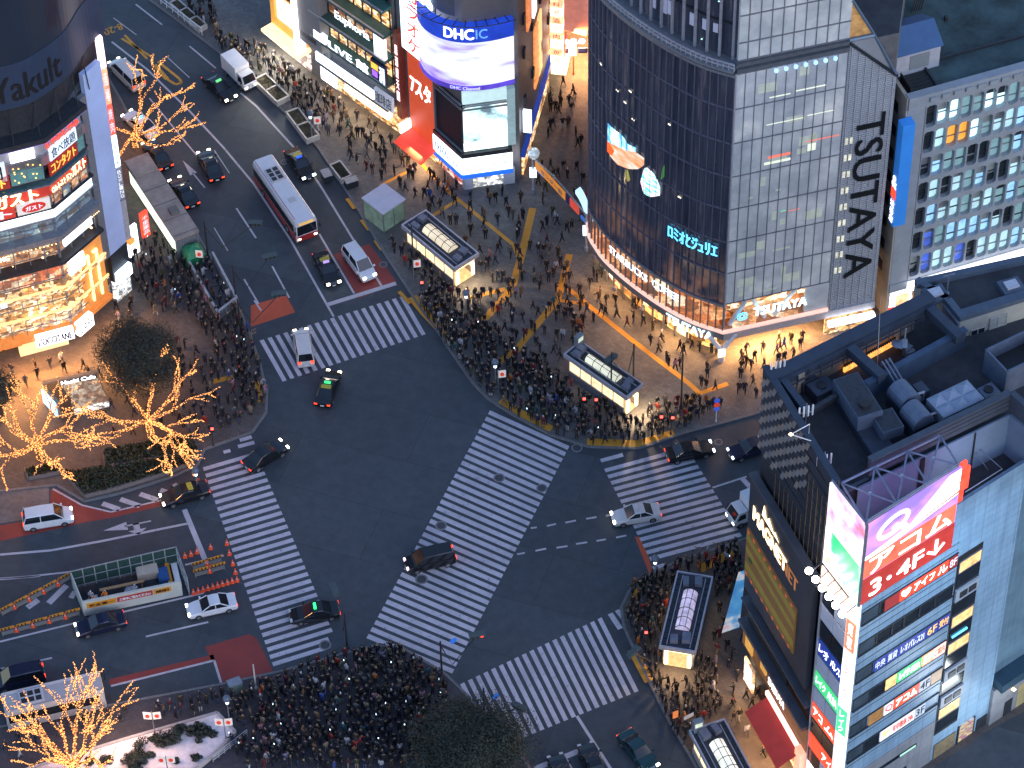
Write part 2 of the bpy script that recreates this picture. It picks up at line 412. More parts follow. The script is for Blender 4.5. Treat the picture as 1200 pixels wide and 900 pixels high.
# coloured areas of the carriageway
sheet([(294,358),(335,346),(346,366),(294,383)], orange_paint, 'road_marking', .004)
sheet([(391,298),(433,286),(465,331),(420,350)], red_paint, 'road_marking', .004)
sheet([(0,616),(58,606),(60,574),(66,573),(97,591),(130,600),(189,586),(193,592),(135,606),(95,613),(75,618),(0,634)], red_paint, 'road_marking', .004)
sheet([(187,582),(234,560),(234,566),(200,578)], orange_paint, 'road_marking', .004)
sheet([(240,758),(292,743),(301,748),(321,788),(262,802)], red_paint, 'road_marking', .004)
sheet([(128,796),(250,767),(252,775),(128,803)], red_paint, 'road_marking', .004)
sheet([(611,879),(628,906),(598,906)], red_paint, 'road_marking', .004)
sheet([(744,629),(749,629),(758,648),(767,675),(762,675),(752,650)], orange_paint, 'road_marking', .004)
sheet([(-40,576),(57,570),(58,604),(-40,620)], concrete_lay, 'bus_bay', .006)

sheet([(1030,975),(1098,897),(1160,856),(1290,788),(1290,975)], asphalt, 'side_street', PAVE+.006)
def zebra(A, B, C, D, n, duty=.52, first=None, last=None, skip=()):
    "stripes run from edge A-D to edge B-C; A and B start one end of the walk"
    A, B, C, D = [Vector((*g(*p), 0)) for p in (A, B, C, D)]; mb = MB()
    for k in range(n):
        t0 = (k+(1-duty)*.5)/n; t1 = t0+duty/n
        p = [A.lerp(D, t0), B.lerp(C, t0), B.lerp(C, t1), A.lerp(D, t1)]
        f0, f1 = 0.0, 1.0
        for kk, a, c in skip:
            if kk == k: f0, f1 = a, c
        p = [p[0].lerp(p[1], f0), p[0].lerp(p[1], f1), p[3].lerp(p[2], f1), p[3].lerp(p[2], f0)]
        m = 6
        for i in range(m):
            q = [p[0].lerp(p[1], i/m), p[0].lerp(p[1], (i+1)/m), p[3].lerp(p[2], (i+1)/m), p[3].lerp(p[2], i/m)]
            mb.face([(v.x, v.y, .012) for v in (q if (q[1]-q[0]).cross(q[2]-q[1]).z > 0 else q[::-1])])
    struct(mb, 'zebra_crossing', [white_paint])
zebra((302,400),(329,448),(501,391),(475,346), 19, .52)
zebra((237,546),(299,528),(398,759),(321,783), 29, .54, skip=((28,0,.8),(27,0,.9)))
zebra((575,479.5),(668,521.5),(529,791),(428.5,749.5), 35, .60)
zebra((707,548),(803,522),(870.5,630),(763.5,659), 15, .56)
zebra((537,803),(575,880),(750.5,809),(707,722.5), 19, .54)
mb = MB()
for a, c, w in (((281,516),(295,512),.45), ((279,523.5),(298,518.5),.45), ((704,540),(730,533),.45), ((765,666),(779,662),.42), ((715,719),(727,737),.5), ((723,715),(731,725),.45), ((262,530),(270,528),.4)):
    w_ = Wall(g(*a), g(*c)); w_.box(mb, 0, w_.L, .008, .0125, -w/2, w/2)
struct(mb, 'zebra_crossing', [white_paint])

def lines(segs, mat=line_paint, name='lane_marking', z=.008):
    mb = MB()
    for pts, w in segs:
        P = [g(*p) for p in pts]
        for A, B in zip(P, P[1:]):
            W = Wall(A, B); q = [W.pt(0, z, w/2), W.pt(W.L, z, w/2), W.pt(W.L, z, -w/2), W.pt(0, z, -w/2)]
            mb.face(q)
    struct(mb, name, [mat])
lines([([(131,49),(172,81),(222,130),(262,173),(297,215),(341,282),(391,371)], .22), ([(282,109),(300,124),(351,180),(380,225),(447,335)], .22),
       ([(374,274),(415,344)], .2), ([(384,357),(464,332)], .5), ([(159,5),(190,29)], .18), ([(222,54),(253,80)], .18), ([(195,66),(222,91)], .1),
       ([(133,21),(160,41)], .1), ([(175,115),(232,184)], .16), ([(251,176),(269,203)], .1), ([(277,244),(300,279)], .18), ([(251,267),(267,294)], .12), ([(286,327),(303,356)], .18), ([(319,312),(339,349)], .18),
       ([(298,352),(306,364)], .18)])
lines([([(0,650),(60,645),(120,634),(220,613.5)], .26), ([(216,597),(244,665)], .5), ([(0,678),(30,676),(84,670)], .2), ([(0,679),(47,675)], .2),
       ([(62,573),(96,592),(130,600),(190,586)], .18), ([(0,752),(85,731),(239,695)], .2), ([(171,746),(244,729)], .2), ([(0,784),(61,771)], .2),
       ([(130,804),(251,774),(260,803)], .22), ([(120,590),(140,597)], .55), ([(141,585),(164,593)], .55), ([(164,579),(185,586)], .55), ([(188,574),(200,578)], .5), ([(204,567),(209,573)], .5),
       ([(32,712),(45,703)], .6), ([(57,707),(78,686)], .6), ([(83,701),(88,693)], .5), ([(217,662),(246,655),(262,651)], .2)])
dash = []
for a, c in (((641,616.5),(651.5,614)),((662.5,612.5),(675,610)),((687,608),(699,606)),((710,604.5),(720,603)),((622,619),(629,618)),((606,649.5),(615,648)),((627.5,645.5),(640,643)),((652,642),(665,640)),((675,637.5),(688,635.5)),((699,634),(710,632)),((722,630),(734,627.5))):
    dash.append(([a, c], .2))
dash += [([(835,571.5),(875,558.5)], .2), ([(870,561),(881,573)], .5), ([(676,839),(697,872),(717,903)], .28), ([(627,901),(697,872.5)], .55), ([(664,890),(671,903)], .2)]
lines(dash)
lines([([(142.5,45),(177.5,66.5)], .28), ([(146,41),(172.5,69)], .28), ([(185,72),(210,92),(213,97),(206,99),(196,93)], .3), ([(196,93),(181,76)], .5)], yellow_paint, 'road_marking')
b = text_mb('8-20', lambda x, y, e: Vector((*g(143.5-21*x+3.5*y-2, 27+8*x+7*y, 0), .008+e)), bold=.012)
struct(b, 'road_marking', [yellow_paint])
def arrow(a, c, w=.5, turn=None):
    A, B = g(*a), g(*c); W = Wall(A, B); L = W.L; mb = MB()
    q = lambda u, d: W.pt(u, .008, d)
    mb.face([q(0, .08), q(L*.55, .08), q(L*.55, -.08), q(0, -.08)]); mb.face([q(L*.5, w), q(L, 0), q(L*.5, -w)])
    if turn: mb.face([q(L*.25, .08), q(L*.38, .08), q(L*.38, turn), q(L*.25, turn)]); mb.face([q(L*.12, turn), q(L*.5, turn), q(L*.31, turn*1.9)])
    struct(mb, 'road_marking', [line_paint])
arrow((129,699.5),(186.5,685.5), .4); arrow((240,220),(214,188), .4); arrow((177,610.5),(121,622), .5, -.7)
# tactile paving and yellow kerb bands on the pavements
def tactile(segs):
    mb = MB()
    for pts, w in segs:
        P = [g(*p, PAVE) for p in pts]
        for k, (A, B) in enumerate(zip(P, P[1:])):
            W = Wall(A, B); z = PAVE+.004+.001*k
            mb.face([W.pt(-w*.2, z, w/2), W.pt(W.L+w*.2, z, w/2), W.pt(W.L+w*.2, z, -w/2), W.pt(-w*.2, z, -w/2)])
    struct(mb, 'tactile_paving', [yellow_paint])
tactile([([(446,217),(484,198)], .35), ([(492,190),(525,224)], .4), ([(508,252),(537,234)], .4), ([(525,224),(537,234),(602,287),(607,300)], .42)])
tactile([([(624,245),(611,300),(600,338),(567,375)], .75), ([(591,339),(550,349)], .5), ([(517,357),(506,361)], .5)])
tactile([([(667,299),(654,350),(605,410),(585,424)], .7), ([(662,335),(690,358),(740,398),(807,449)], .5), ([(656,352),(690,357)], .4)])
tactile([([(807,449),(820,461)], .5), ([(803,472),(820,461),(852,450)], .5)])
tactile([([(484,349),(498,366),(513,382)], 1.0), ([(518,388),(530,402)], .5)])
tactile([([(588,470),(612,485),(645,502)], .8), ([(690,518),(748,520),(788,508)], .9)])
tactile([([(822,666),(857,648)], .9), ([(742,763),(760,797)], .9), ([(744,700),(748,690)], .5), ([(250,447),(272,442)], .6), ([(300,448),(306,470)], .6)])
tactile([([(407,233),(415,244)], .4), ([(424,258),(432,269)], .4), ([(440,282),(447,292)], .4), ([(468,342),(480,355)], .4)])
# manhole covers
for px, r in (((585,560),.42),((517,616),.42),((517,616),.0),((676,525),.4),((635,572),.4),((842,518),.3),((494,679),.45),((381,756),.42),((333,190),.3),((449,310),.3),((632,330),.3)):
    if r:
        mb = MB(); x, y = g(*px); mb.lathe([(r*1.35, .0), (r*1.35, .016)], (x, y, 0), 16, 0); mb.lathe([(r, .0), (r, .02), (r*.8, .022)], (x, y, 0), 16, 1)
        struct(mb, 'manhole_cover', [mk('worn_ring', (.22, .20, .21), .8, 0, .3, 6), mk('iron_cover', (.07, .072, .08), .6, .2, .4, 8)])
# ------------------------------------------------------------------ building helpers
class Curve:
    "vertical wall over a plan polyline, left to right as seen from outside"
    def __init__(s, pts, n=40):
        # smooth by Catmull-Rom, then even arc length
        P = [Vector((p[0], p[1])) for p in pts]; Q = []
        E = [P[0]*2-P[1]]+P+[P[-1]*2-P[-2]]
        for k in range(1, len(E)-2):
            for j in range(12):
                t = j/12; a, b_, c, d = E[k-1], E[k], E[k+1], E[k+2]
                Q.append(.5*((2*b_)+(c-a)*t+(2*a-5*b_+4*c-d)*t*t+(3*b_-a-3*c+d)*t**3))
        Q.append(P[-1]); s.cum = [0.0]
        for A, B in zip(Q, Q[1:]): s.cum.append(s.cum[-1]+(B-A).length)
        s.Q = Q; s.L = s.cum[-1]
    def at(s, u):
        u = max(0, min(s.L-1e-6, u)); k = 0
        import bisect
        k = min(len(s.Q)-2, bisect.bisect_right(s.cum, u)-1)
        A, B = s.Q[k], s.Q[k+1]; f = (u-s.cum[k])/(s.cum[k+1]-s.cum[k])
        t = (B-A).normalized(); return A.lerp(B, f), t, Vector((t.y, -t.x))
    def pt(s, u, z, d=0.0):
        p, t, n = s.at(u); 
        if u > s.L: p = p+t*(u-s.L)
        q = p+n*d; return Vector((q.x, q.y, z))
    def xy(s, u, d=0.0): p = s.pt(u, 0, d); return (p.x, p.y)
    def strip(s, mb, u0, u1, z0, z1, d0, d1, m=0, step=1.0):
        n = max(1, round((u1-u0)/step))
        for k in range(n):
            a, c = u0+(u1-u0)*k/n, u0+(u1-u0)*(k+1)/n
            mb.hexa([s.pt(a, z0, d1), s.pt(c, z0, d1), s.pt(c, z0, d0), s.pt(a, z0, d0), s.pt(a, z1, d1), s.pt(c, z1, d1), s.pt(c, z1, d0), s.pt(a, z1, d0)], m)
    def panel(s, name, mat, parent, u0, u1, z0, z1, d0=0, d1=.12, step=.8, label=None):
        mb = MB(); s.strip(mb, u0, u1, z0, z1, d0, d1, 0, step); return mb.build(name, mat, parent, label=label)
    def text(s, txt, mat, parent, u0, u1, z0, z1, d=.2, bold=0.0, name='lettering'):
        return text_mb(txt, lambda x, y, e: s.pt(u0+(u1-u0)*x, z0+(z1-z0)*y, d+e), bold=bold).build(name, mat, parent)
    def us(s, px, py, z):
        "arc position whose point at height z is nearest to a surveyed point"
        best = (1e9, 0)
        for k in range(400):
            u = s.L*k/399; q = pj(*s.pt(u, z)); e = (q[0]-px)**2+(q[1]-py)**2
            if e < best[0]: best = (e, u)
        return best[1]
def window(W, parent, u0, u1, z0, z1, pane, frame=None, d=.02, fw=.06, nu=1, nz=1, name='window'):
    mb = MB(); f = fw; frame = frame or steel_dk
    W.box(mb, u0, u0+f, z0, z1, d, d+.09); W.box(mb, u1-f, u1, z0, z1, d, d+.09)
    W.box(mb, u0+f, u1-f, z0, z0+f, d, d+.09); W.box(mb, u0+f, u1-f, z1-f, z1, d, d+.09)
    for k in range(1, nu): u = u0+(u1-u0)*k/nu; W.box(mb, u-f/2, u+f/2, z0+f, z1-f, d, d+.08)
    for k in range(1, nz): z = z0+(z1-z0)*k/nz; W.box(mb, u0+f, u1-f, z-f/2, z+f/2, d, d+.075)
    o = mb.build(name, frame, parent)
    p = MB(); W.box(p, u0+f, u1-f, z0+f, z1-f, d-.01, d+.04); p.build('pane', pane, o)
    return o
def sign(W, parent, q, mat, txt=None, ink=None, d0=.02, d1=.2, bold=.006, pad=(.06, .12), frame=None, vertical=False, rows=None, name='sign_panel', label=None):
    "flat sign; q is (u0,u1,z0,z1); lettering is a sub-part"
    u0, u1, z0, z1 = q
    o = W.panel(name, mat, parent, u0, u1, z0, z1, d0, d1, label=label)
    if frame:
        mb = MB(); t = .08
        W.box(mb, u0-t, u1+t, z0-t, z0, d0, d1+.05); W.box(mb, u0-t, u1+t, z1, z1+t, d0, d1+.05); W.box(mb, u0-t, u0, z0, z1, d0, d1+.05); W.box(mb, u1, u1+t, z0, z1, d0, d1+.05)
        mb.build('sign_frame', frame, o)
    lines_ = rows or ([txt] if txt else [])
    n = len(lines_); w, h = u1-u0, z1-z0
    for k, t in enumerate(lines_):
        a = z1-h*(k+1)/n+h/n*pad[1]; c = z1-h*k/n-h/n*pad[1]
        W.text(t, ink or navy_ink, o, u0+w*pad[0], u1-w*pad[0], a, c, d1+.01, bold, vertical=vertical)
    return o
def alight(name, loc, size, power, col, target=None, parent=None, sy=None):
    L = bpy.data.lights.new(name, 'AREA'); L.energy = power; L.color = col; L.size = size
    if sy: L.shape = 'RECTANGLE'; L.size_y = sy
    o = bpy.data.objects.new(name, L); COL.objects.link(o); o.location = loc
    d = (Vector(target)-Vector(loc)) if target else Vector((0, 0, -1))
    o.rotation_euler = d.to_track_quat('-Z', 'Y').to_euler()
    return o
goods_hot = goods_mat('hot_shop_interior', 1.7, (1, .62, .25), 1.9, .10, (1, .42, .12))
goods_warm = goods_mat('warm_shop_interior', 2.0, (1, .62, .30), 2.0)
goods_dim = goods_mat('dim_bar_interior', .8, (1, .5, .22), 1.3, .02, (1, .30, .08))
goods_red = goods_mat('red_bar_interior', 1.3, (1, .45, .2), .9, .15, (1, .14, .03))
goods_cool = goods_mat('cool_shop_interior', 2.4, (.9, .97, 1), 2.6, .2, (.7, .75, .8))
goods_blue = goods_mat('blue_office_interior', .55, (.45, .85, 1), .9, .05, (.1, .38, .7))
wall_bluelit = mk('pale_panel_wall', (.42, .52, .80), .5, 0, .12, .25)  # white panel; blue light from the signs is put into its colour
wall_brown = mk('brown_wall', (.14, .115, .10), .7, 0, .2, .6)
wall_grey = mk('grey_render', (.30, .30, .33), .75, 0, .18, .5)
mauve = mk('mauve_fascia', (.33, .15, .17), .55, 0, .2, .8)
teal_dk = mk('dark_teal_glass', (.02, .06, .075), .2, 0, .3, .6)
green_slab = mk('green_slab_edge', (.05, .13, .11), .6, 0, .2, 1)

# ================================================================== left corner building
F0, F1, F2 = g(0, 432), g(90, 408), g(131, 372)
_w = Wall(F0, F1); FX = _w.xy(-16)
W1 = Wall(FX, F1); W2 = Wall(F1, F2); O1 = 16.0
P3A, P3B = g(129, 300, 7.0), g(148, 283, 7.0)
W3 = Wall(P3A, P3B)
LB = thing('corner_shop_building', 'tall corner building with lit shop floors, red restaurant signs and a pale blank side wall', 'building', (*F1, PAVE))
back = [(-52, 44), (-80, 44), (-80, F0[1]-6)]
body_poly = [FX, F1, F2, P3A, P3B]+back
bz = MB()
def inset(d): return [W1.xy(0, -d), W1.xy(W1.L-.2*d, -d), W2.xy(W2.L-.3*d, -d), W3.xy(0, -d), W3.xy(W3.L, -.05)]+back
bz.prism(inset(.9), 9.1, 28.6, 0); bz.prism(inset(2.4), PAVE, 9.1, 0)
bz.build('wall', conc_dark, LB)
# horizontal slabs and ledges that follow the two facets
def ledge(z0, z1, d, mat, name='ledge', din=-1.0):
    mb = MB()
    def mit(k):
        p, q = W1.xy(0, k), W2.xy(0, k); t, s = W1.t, W2.t; den = t[0]*s[1]-t[1]*s[0]; u = ((q[0]-p[0])*s[1]-(q[1]-p[1])*s[0])/den
        return (p[0]+t[0]*u, p[1]+t[1]*u)
    mb.prism([W1.xy(0, d), mit(d), mit(din), W1.xy(0, din)], z0, z1); mb.prism([mit(d), W2.xy(W2.L+.3, d), W2.xy(W2.L+.3, din), mit(din)], z0, z1)
    return mb.build(name, mat, LB)
ledge(28.5, 29.1, .7, steel_dk, 'roof_edge'); mb = MB()
for W in (W1, W2): W.box(mb, 0, W.L+.2, 28.32, 28.5, -.4, .62)
mb.build('light_strip', em('violet_strip', (.45, .35, .9), .2), LB)
for z0, z1, mat, d in ((5.6, 5.94, goods_warm, .15), (26.35, 26.5, steel, .1), (25.2, 26.35, mauve, .06), (23.45, 23.6, steel_dk, .1), (22.55, 22.7, steel, .12), (19.55, 19.8, steel_dk, .2), (18.3, 18.5, steel, .25), (15.7, 16.35, steel, .7), (12.3, 12.65, steel_dk, .5), (9.0, 9.2, em('gold_edge', (1, .58, .22), 1.6), .3), (8.4, 8.99, goods_warm, .2), (5.95, 6.2, em('gold_edge', (1, .58, .22), 1.6), .25), (2.9, 3.35, mk('orange_fascia', (.55, .2, .06), .5, 0, .2, 2, (1, .3, .05), .5), .4)):  # goods_warm slabs glow: the look of lit shop floor is in their material
    ledge(z0, z1, d, mat, din=d-.14 if mat.name == 'gold_edge' else -1.0)
def band(W, name, mat, u0, u1, z0, z1, d0=-.5, d1=-.1): return W.panel(name, mat, LB, u0, u1, z0, z1, d0, d1)
for W in (W1, W2):
    L = W.L
    band(W, 'sign_band', mk('grey_sign_band', (.30, .29, .32), .6), 0, L, 26.5, 28.3)
    band(W, 'window_band', teal_dk, 0, L, 22.7, 23.45)
    band(W, 'sign_band', mk('red_fascia', (.42, .035, .025), .5, 0, .2, .7, (1, .06, .03), .22), 0, L, 21.2, 22.55)
    band(W, 'window_band', goods_dim, 0, L, 19.8, 21.2, -.8, -.4)
    band(W, 'light_band', em('led_white_band', (.80, .88, 1), 2.6, .15, .5), 0, L+.05, 18.5, 19.55, -.3, .12)
    band(W, 'window_band', goods_blue, 0, L, 16.35, 18.3, -.8, -.35)
    band(W, 'bar_interior', goods_dim, 0, L, 12.65, 15.7, -.85, -.8)
    band(W, 'bar_interior', goods_red, 0, L, 9.35, 12.3, -.85, -.8)
    band(W, 'shop_interior', goods_hot, 0, L, 6.3, 8.4, -1.0, -.6)
    band(W, 'shop_interior', goods_hot, 0, L, 3.35, 5.9, -1.0, -.6)
    band(W, 'shop_front', goods_hot, 0, L, PAVE, 2.9, -2.38, -2.2)
    mb = MB(); n = max(2, round(L/1.5))
    for k in range(n+1):
        u = L*k/n
        for z0, z1 in ((16.35, 18.3), (19.8, 21.2), (22.7, 23.45), (12.65, 15.7)): W.box(mb, u-.05, u+.05, z0, z1, -.34, -.2)
        for z0, z1 in ((6.3, 8.4), (3.35, 5.9), (9.35, 12.3)): W.box(mb, u-.04, u+.04, z0, z1, -.3, -.2)
    for z in (10.2, 13.5, 4.3, 7.2, 17.3): W.box(mb, 0, L, z-.05, z+.03, -.2, -.12)
    mb.build('window_frame', steel, LB)
mb = MB(); r2 = random.Random(3)
for W in (W1, W2):
    for k in range(26):
        u = r2.uniform(0, W.L); z = r2.choice((10.2, 11.6, 11.9, 13.4, 15.2, 15.3)); mb.octa(W.pt(u, z, r2.uniform(-.7, .2)), r2.uniform(.07, .16))
mb.build('pendant_lamps', em('bulb_warm', (1, .55, .22), 7), LB)
# fairy bulbs strung along the bar balcony
mb = MB()
for k in range(60): mb.octa(W1.pt(W1.L*k/60, 15.55, .75), .07)
for k in range(22): mb.octa(W2.pt(W2.L*k/22, 15.55, .75), .07)
mb.build('bulb_string', em('bulb_warm2', (1, .6, .25), 6), LB)
# signs on the facet facing the square (W1)
q = W1.rect((-60, 197), (30, 178), (30, 200), (-60, 223)); sign(W1, LB, (W1.L-10.5, W1.L-3.8, 24.6, 26.95), mk('pale_sign_face', (.62, .66, .66), .5, 0, .1, 1, (.8, .92, .95), .55), '生ビール599円', dark_ink, bold=.008)
W1.text('カラオケキング', E_red, LB, W1.L-9.5, W1.L-4.6, 26.9, 28.0, .3, .012)
W1.panel('light_panel', E_white, LB, W1.L-3.2, W1.L-.9, 26.6, 28.1, .02, .25)
sign(W1, LB, (W1.L-11, W1.L-3.6, 23.6, 25.2), mk('deep_red_sign', (.33, .03, .025), .5, 0, .15, 1, (.9, .06, .03), .16), 'アイス  コンタクト', E_gold, bold=.008)
window(W1, LB, W1.L-3.5, W1.L-.3, 23.6, 26.3, mk('teal_lit_glass', (.06, .14, .15), .2, 0, .3, 1, (.15, .4, .4), .35), steel, nu=2, nz=2)
mb = MB()
for k in range(16): mb.octa(W1.pt(W1.L-r2.uniform(.5, 3.3), r2.uniform(23.8, 26.0), .12), .1)
mb.build('hanging_lamps', em('bulb_warm3', (1, .55, .12), 3), LB)
W1.text('レストラン', E_orange, LB, W1.L-9.2, W1.L-5.6, 21.3, 22.2, .1, .012); W1.text('ガスト', E_warm, LB, W1.L-5.4, W1.L-1.2, 21.15, 22.75, .15, .02)
sign(W1, LB, (W1.L-10, W1.L-3.6, 19.75, 21.1), mk('red_sign_face', (.5, .04, .03), .5, 0, .15, 1, (1, .08, .04), .4), 'ガスト', white_ink, bold=.02)
o = sign(W1, LB, (W1.L-3.4, W1.L-.2, 19.75, 21.2), mk('cream_sign_face', (.7, .66, .6), .5, 0, .1, 1, (1, .9, .8), .35))
mb = MB(); c = W1.pt(W1.L-1.8, 20.47, .23)
pts = [W1.pt(W1.L-1.8+1.15*math.cos(t*.2618), 20.47+.58*math.sin(t*.2618), .23) for t in range(24)]; mb.face(pts); mb.build('oval_emblem', E_dimred, o)
W1.text('ガスト', white_ink, o, W1.L-2.6, W1.L-1.0, 20.2, 20.75, .26, .02)
W1.text('PRONTO  BAR & DINING', E_warm, LB, W1.L-12, W1.L-5, 15.0, 15.6, .76, .006)
# signs on the facet facing the street (W2)
l = W2.L
W2.text('しゃぶしゃぶ', E_red, LB, .35, l-.5, 26.9, 28.3, .12, .012)
sign(W2, LB, (.5, l-1.0, 25.3, 26.9), mk('pale_sign_face2', (.6, .68, .74), .5, 0, .1, 1, (.75, .9, 1), .8), '食べ放題', navy_ink)
sign(W2, LB, (.2, l-1.2, 23.6, 25.2), MATS['deep_red_sign'], 'コンタクト', E_gold, bold=.01)
window(W2, LB, l-1.1, l-.1, 23.6, 26.6, MATS['teal_lit_glass'], steel, nu=1, nz=3)
W2.text('Cafe レストラン', E_warm, LB, .2, l*.55, 21.35, 22.1, .06, .012); W2.text('ガスト', E_warm, LB, l*.58, l-.3, 21.3, 22.7, .06, .02)
for k in range(4): window(W2, LB, .2+k*(l-.3)/4, (k+1)*(l-.3)/4, 19.85, 21.1, goods_blue if k == 1 else goods_dim, steel)
W2.panel('light_panel', E_cool, LB, .8, l-.5, 13.6, 15.0, -.4, -.1)
W2.panel('light_panel', E_warm, LB, .3, l*.5, 15.2, 15.55, -.2, .1)
q = (l*.45, l-.1, 9.5, 12.2)
W2.panel('light_panel', E_cool, LB, l*.15, l*.55, 9.6, 11.4, -.2, .05)
for a in (l*.62, l*.85):
    mb = MB(); W2.box(mb, a-.1, a+.1, 4.2, 10.5, .0, .2); W2.box(mb, a-.5, a+.1, 10.3, 10.5, .0, .2); mb.build('light_tube', em('amber_tube', (1, .6, .2), 4), LB)
W2.panel('facade_panel', mk('amber_wall', (.5, .22, .07), .5, 0, .15, 1, (1, .35, .06), .45), LB, l*.5, l+.25, 2.9, 12.2, -.55, -.1)
# sign boards over the shop entrance
sign(W1, LB, (W1.L-3.9, W1.L-.1, 2.2, 3.5), E_white, "L'OCCITANE", navy_ink, .1, .7, .01)
sign(W2, LB, (.1, l*.42, 2.0, 3.6), E_white, 'CAFE', navy_ink, .1, .7, .006)
sign(W1, LB, (W1.L-14, W1.L-6, 8.5, 9.0), E_cool, 'GLOBAL WORK STORE', navy_ink, .25, .4)
mb = MB(); W1.box(mb, W1.L-5.5, W1.L-.6, PAVE, 1.3, -1.3, -.7); mb.build('shop_counter', mk('lit_counter', (.7, .5, .3), .5, 0, .1, 2, (1, .6, .28), 1.3), LB)
mb = MB()
for k in range(5): W1.box(mb, W1.L-15+k*2.0, W1.L-13.2+k*2.0, 2.15, 2.9, -.6, -.2)
mb.build('awning_panel', mk('orange_awning', (.6, .18, .05), .6, 0, .2, 2, (1, .25, .04), .5), LB)
alight('shop_light', W1.pt(W1.L-5, 3.2, 2.0), 9, 2600, (1, .43, .13), W1.pt(W1.L-5, 0, 5), sy=1)
alight('shop_light', W2.pt(W2.L*.5, 3.2, 1.6), 4, 1000, (1, .46, .15), W2.pt(W2.L*.5, 0, 5), sy=1)
# the blank pale side wall, its blade signs and the darker base
zt = 31.0
mb = MB(); W3.box(mb, 0, W3.L, 7.0, zt, -.5, .02); mb.build('side_wall', wall_bluelit, LB)
mb = MB(); W3.box(mb, -.9, -.04, 7.0, 28.6, -.5, .06); mb.build('corner_pier', steel, LB)
mb = MB(); W3.box(mb, 0, W3.L, 3.2, 6.95, -.5, .05); mb.build('base_band', steel_dk, LB)
W3.panel('shop_window', goods_cool, LB, .1, W3.L-.1, PAVE, 3.15, -.5, -.1)
W3.panel('light_panel', E_cool, LB, .2, W3.L-.2, 3.0, 4.4, .06, .5)
bl = [(29.8, 33.6, E_pinkwhite, None), (25.2, 29.6, em('orange_sign', (1, .40, .22), 1.1, .4, 1.2), '酒場'), (21.2, 25.0, em('red_white_sign', (.9, .12, .08), 1.0), '焼肉'), (17.0, 21.0, E_cool, '個室居酒屋'), (12.6, 16.8, mk('grey_blade', (.3, .3, .34), .5), 'BOWLING'), (7.0, 12.4, mk('grey_blade2', (.36, .35, .37), .5), None)]
wb = Wall(W3.xy(W3.L+.1, -.2), W3.xy(W3.L+.75, .05))
for z0, z1, m_, t in bl:
    o = wb.panel('blade_sign', m_, LB, 0, .62, z0, z1, -.3, .1)
    if t: wb.text(t, white_ink if m_ is not E_cool else navy_ink, o, .1, .52, z0+.2, z1-.2, .13, .01, vertical=True)
W3.panel('blade_sign', em('orange_band', (1, .4, .08), .9), LB, W3.L+.2, W3.L+.9, 6.4, 6.9, -.3, .3)
# lit signs by the pavement past the side wall
wl = Wall(g(143, 302), g(163, 288))
sign(wl, LB, (0.3, 1.7, .3, 4.2), E_white, None, None, .6, .9); sign(wl, LB, (2.6, 3.5, 1.2, 4.6), E_red, '千里薬品', white_ink, .3, .6, vertical=True)
# roof-top billboard, a dark curved board
RB = Curve([W1.xy(0, .3), W1.xy(W1.L-5, .3), W1.xy(W1.L-.9, .25), W2.xy(1.5, .2), W2.xy(W2.L-.6, .2), W3.xy(1.2, -.2), W3.xy(4.0, -.4)])
bb = thing('roof_billboard', 'huge dark blue curved billboard standing unlit on the roof of the left corner building', 'billboard', RB.pt(RB.L*.7, 29.0, -1))
bmat = screen_mat('dim_blue_board', [(.35, (.010, .018, .038)), (.5, (.018, .032, .060)), (.58, (.010, .030, .070)), (.7, (.028, .042, .075))], .28, .12, (1, 1, .6)); bmat.node_tree.nodes['Principled BSDF'].inputs['Base Color'].default_value = (.012, .018, .030, 1)
RB.panel('board', bmat, bb, 0, RB.L, 33.4, 58, -.3, 0, .6)
RB.panel('lower_band', mk('billboard_band', (.020, .038, .078), .5, 0, .15, .5), bb, 0, RB.L, 33.4, 38.6, 0.005, .06, .6)
RB.text('Yakult', mk('brown_ink', (.006, .007, .011), .5), bb, RB.us(-6, 128, 34.4), RB.us(72, 85, 34.4), 34.2, 37.2, .08, .01)
RB.text('乳酸菌', mk('dim_red_ink', (.035, .022, .04), .5), bb, RB.us(58, 40, 40), RB.us(74, 30, 40), 40, 47, .03, .01)
mb = MB(); RB.strip(mb, 0, RB.L, 29.1, 33.3, -1.6, -1.2)
for k in range(14):
    u = RB.L*(k+.5)/14; mb.tube(RB.pt(u, 29.1, .2), RB.pt(u, 33.5, -.1), .06, n=5); mb.tube(RB.pt(u, 29.2, -1.2), RB.pt(u, 33.3, .1), .05, n=5)
mb.build('support_frame', steel_dk, bb)

# ================================================================== row of shops at the top
Ws = Wall(g(364, 88), g(484, 172))
SB = thing('shop_row_building', 'balconied shop building with a row of lit letters above the pavement', 'building', (*Ws.xy(5), PAVE))
mb = MB(); mb.prism([Ws.xy(1.8, -.6), Ws.xy(Ws.L*.83, -.6), Ws.xy(Ws.L*.83, -14), Ws.xy(1.8, -14)], PAVE, 26, 0); mb.build('wall', conc_dark, SB)
Lu = Ws.L*.83
for z in (3.7, 7.0, 10.4, 13.8, 17.2, 20.6):
    mb = MB(); Ws.box(mb, 1.6, Lu, z, z+.35, -.6, .9); mb.build('balcony_slab', steel if z < 4 else green_slab, SB)
    if z > 4:
        mb = MB(); Ws.box(mb, 1.6, Lu, z+.35, z+.5, .8, .95); mb.build('slab_trim', alu, SB)
for k, z in enumerate((7.5, 10.9, 14.3, 17.7)):
    Ws.panel('window_band', [goods_warm, goods_dim, goods_warm, glass_dk][k], SB, 1.9, Lu-.3, z, z+2.7, -.58, -.45)
    mb = MB()
    for j in range(9):
        u = 2+(Lu-2.2)*j/8; Ws.box(mb, u-.05, u+.05, z, z+2.8, -.4, -.25)
    mb.build('window_frame', steel_dk, SB)
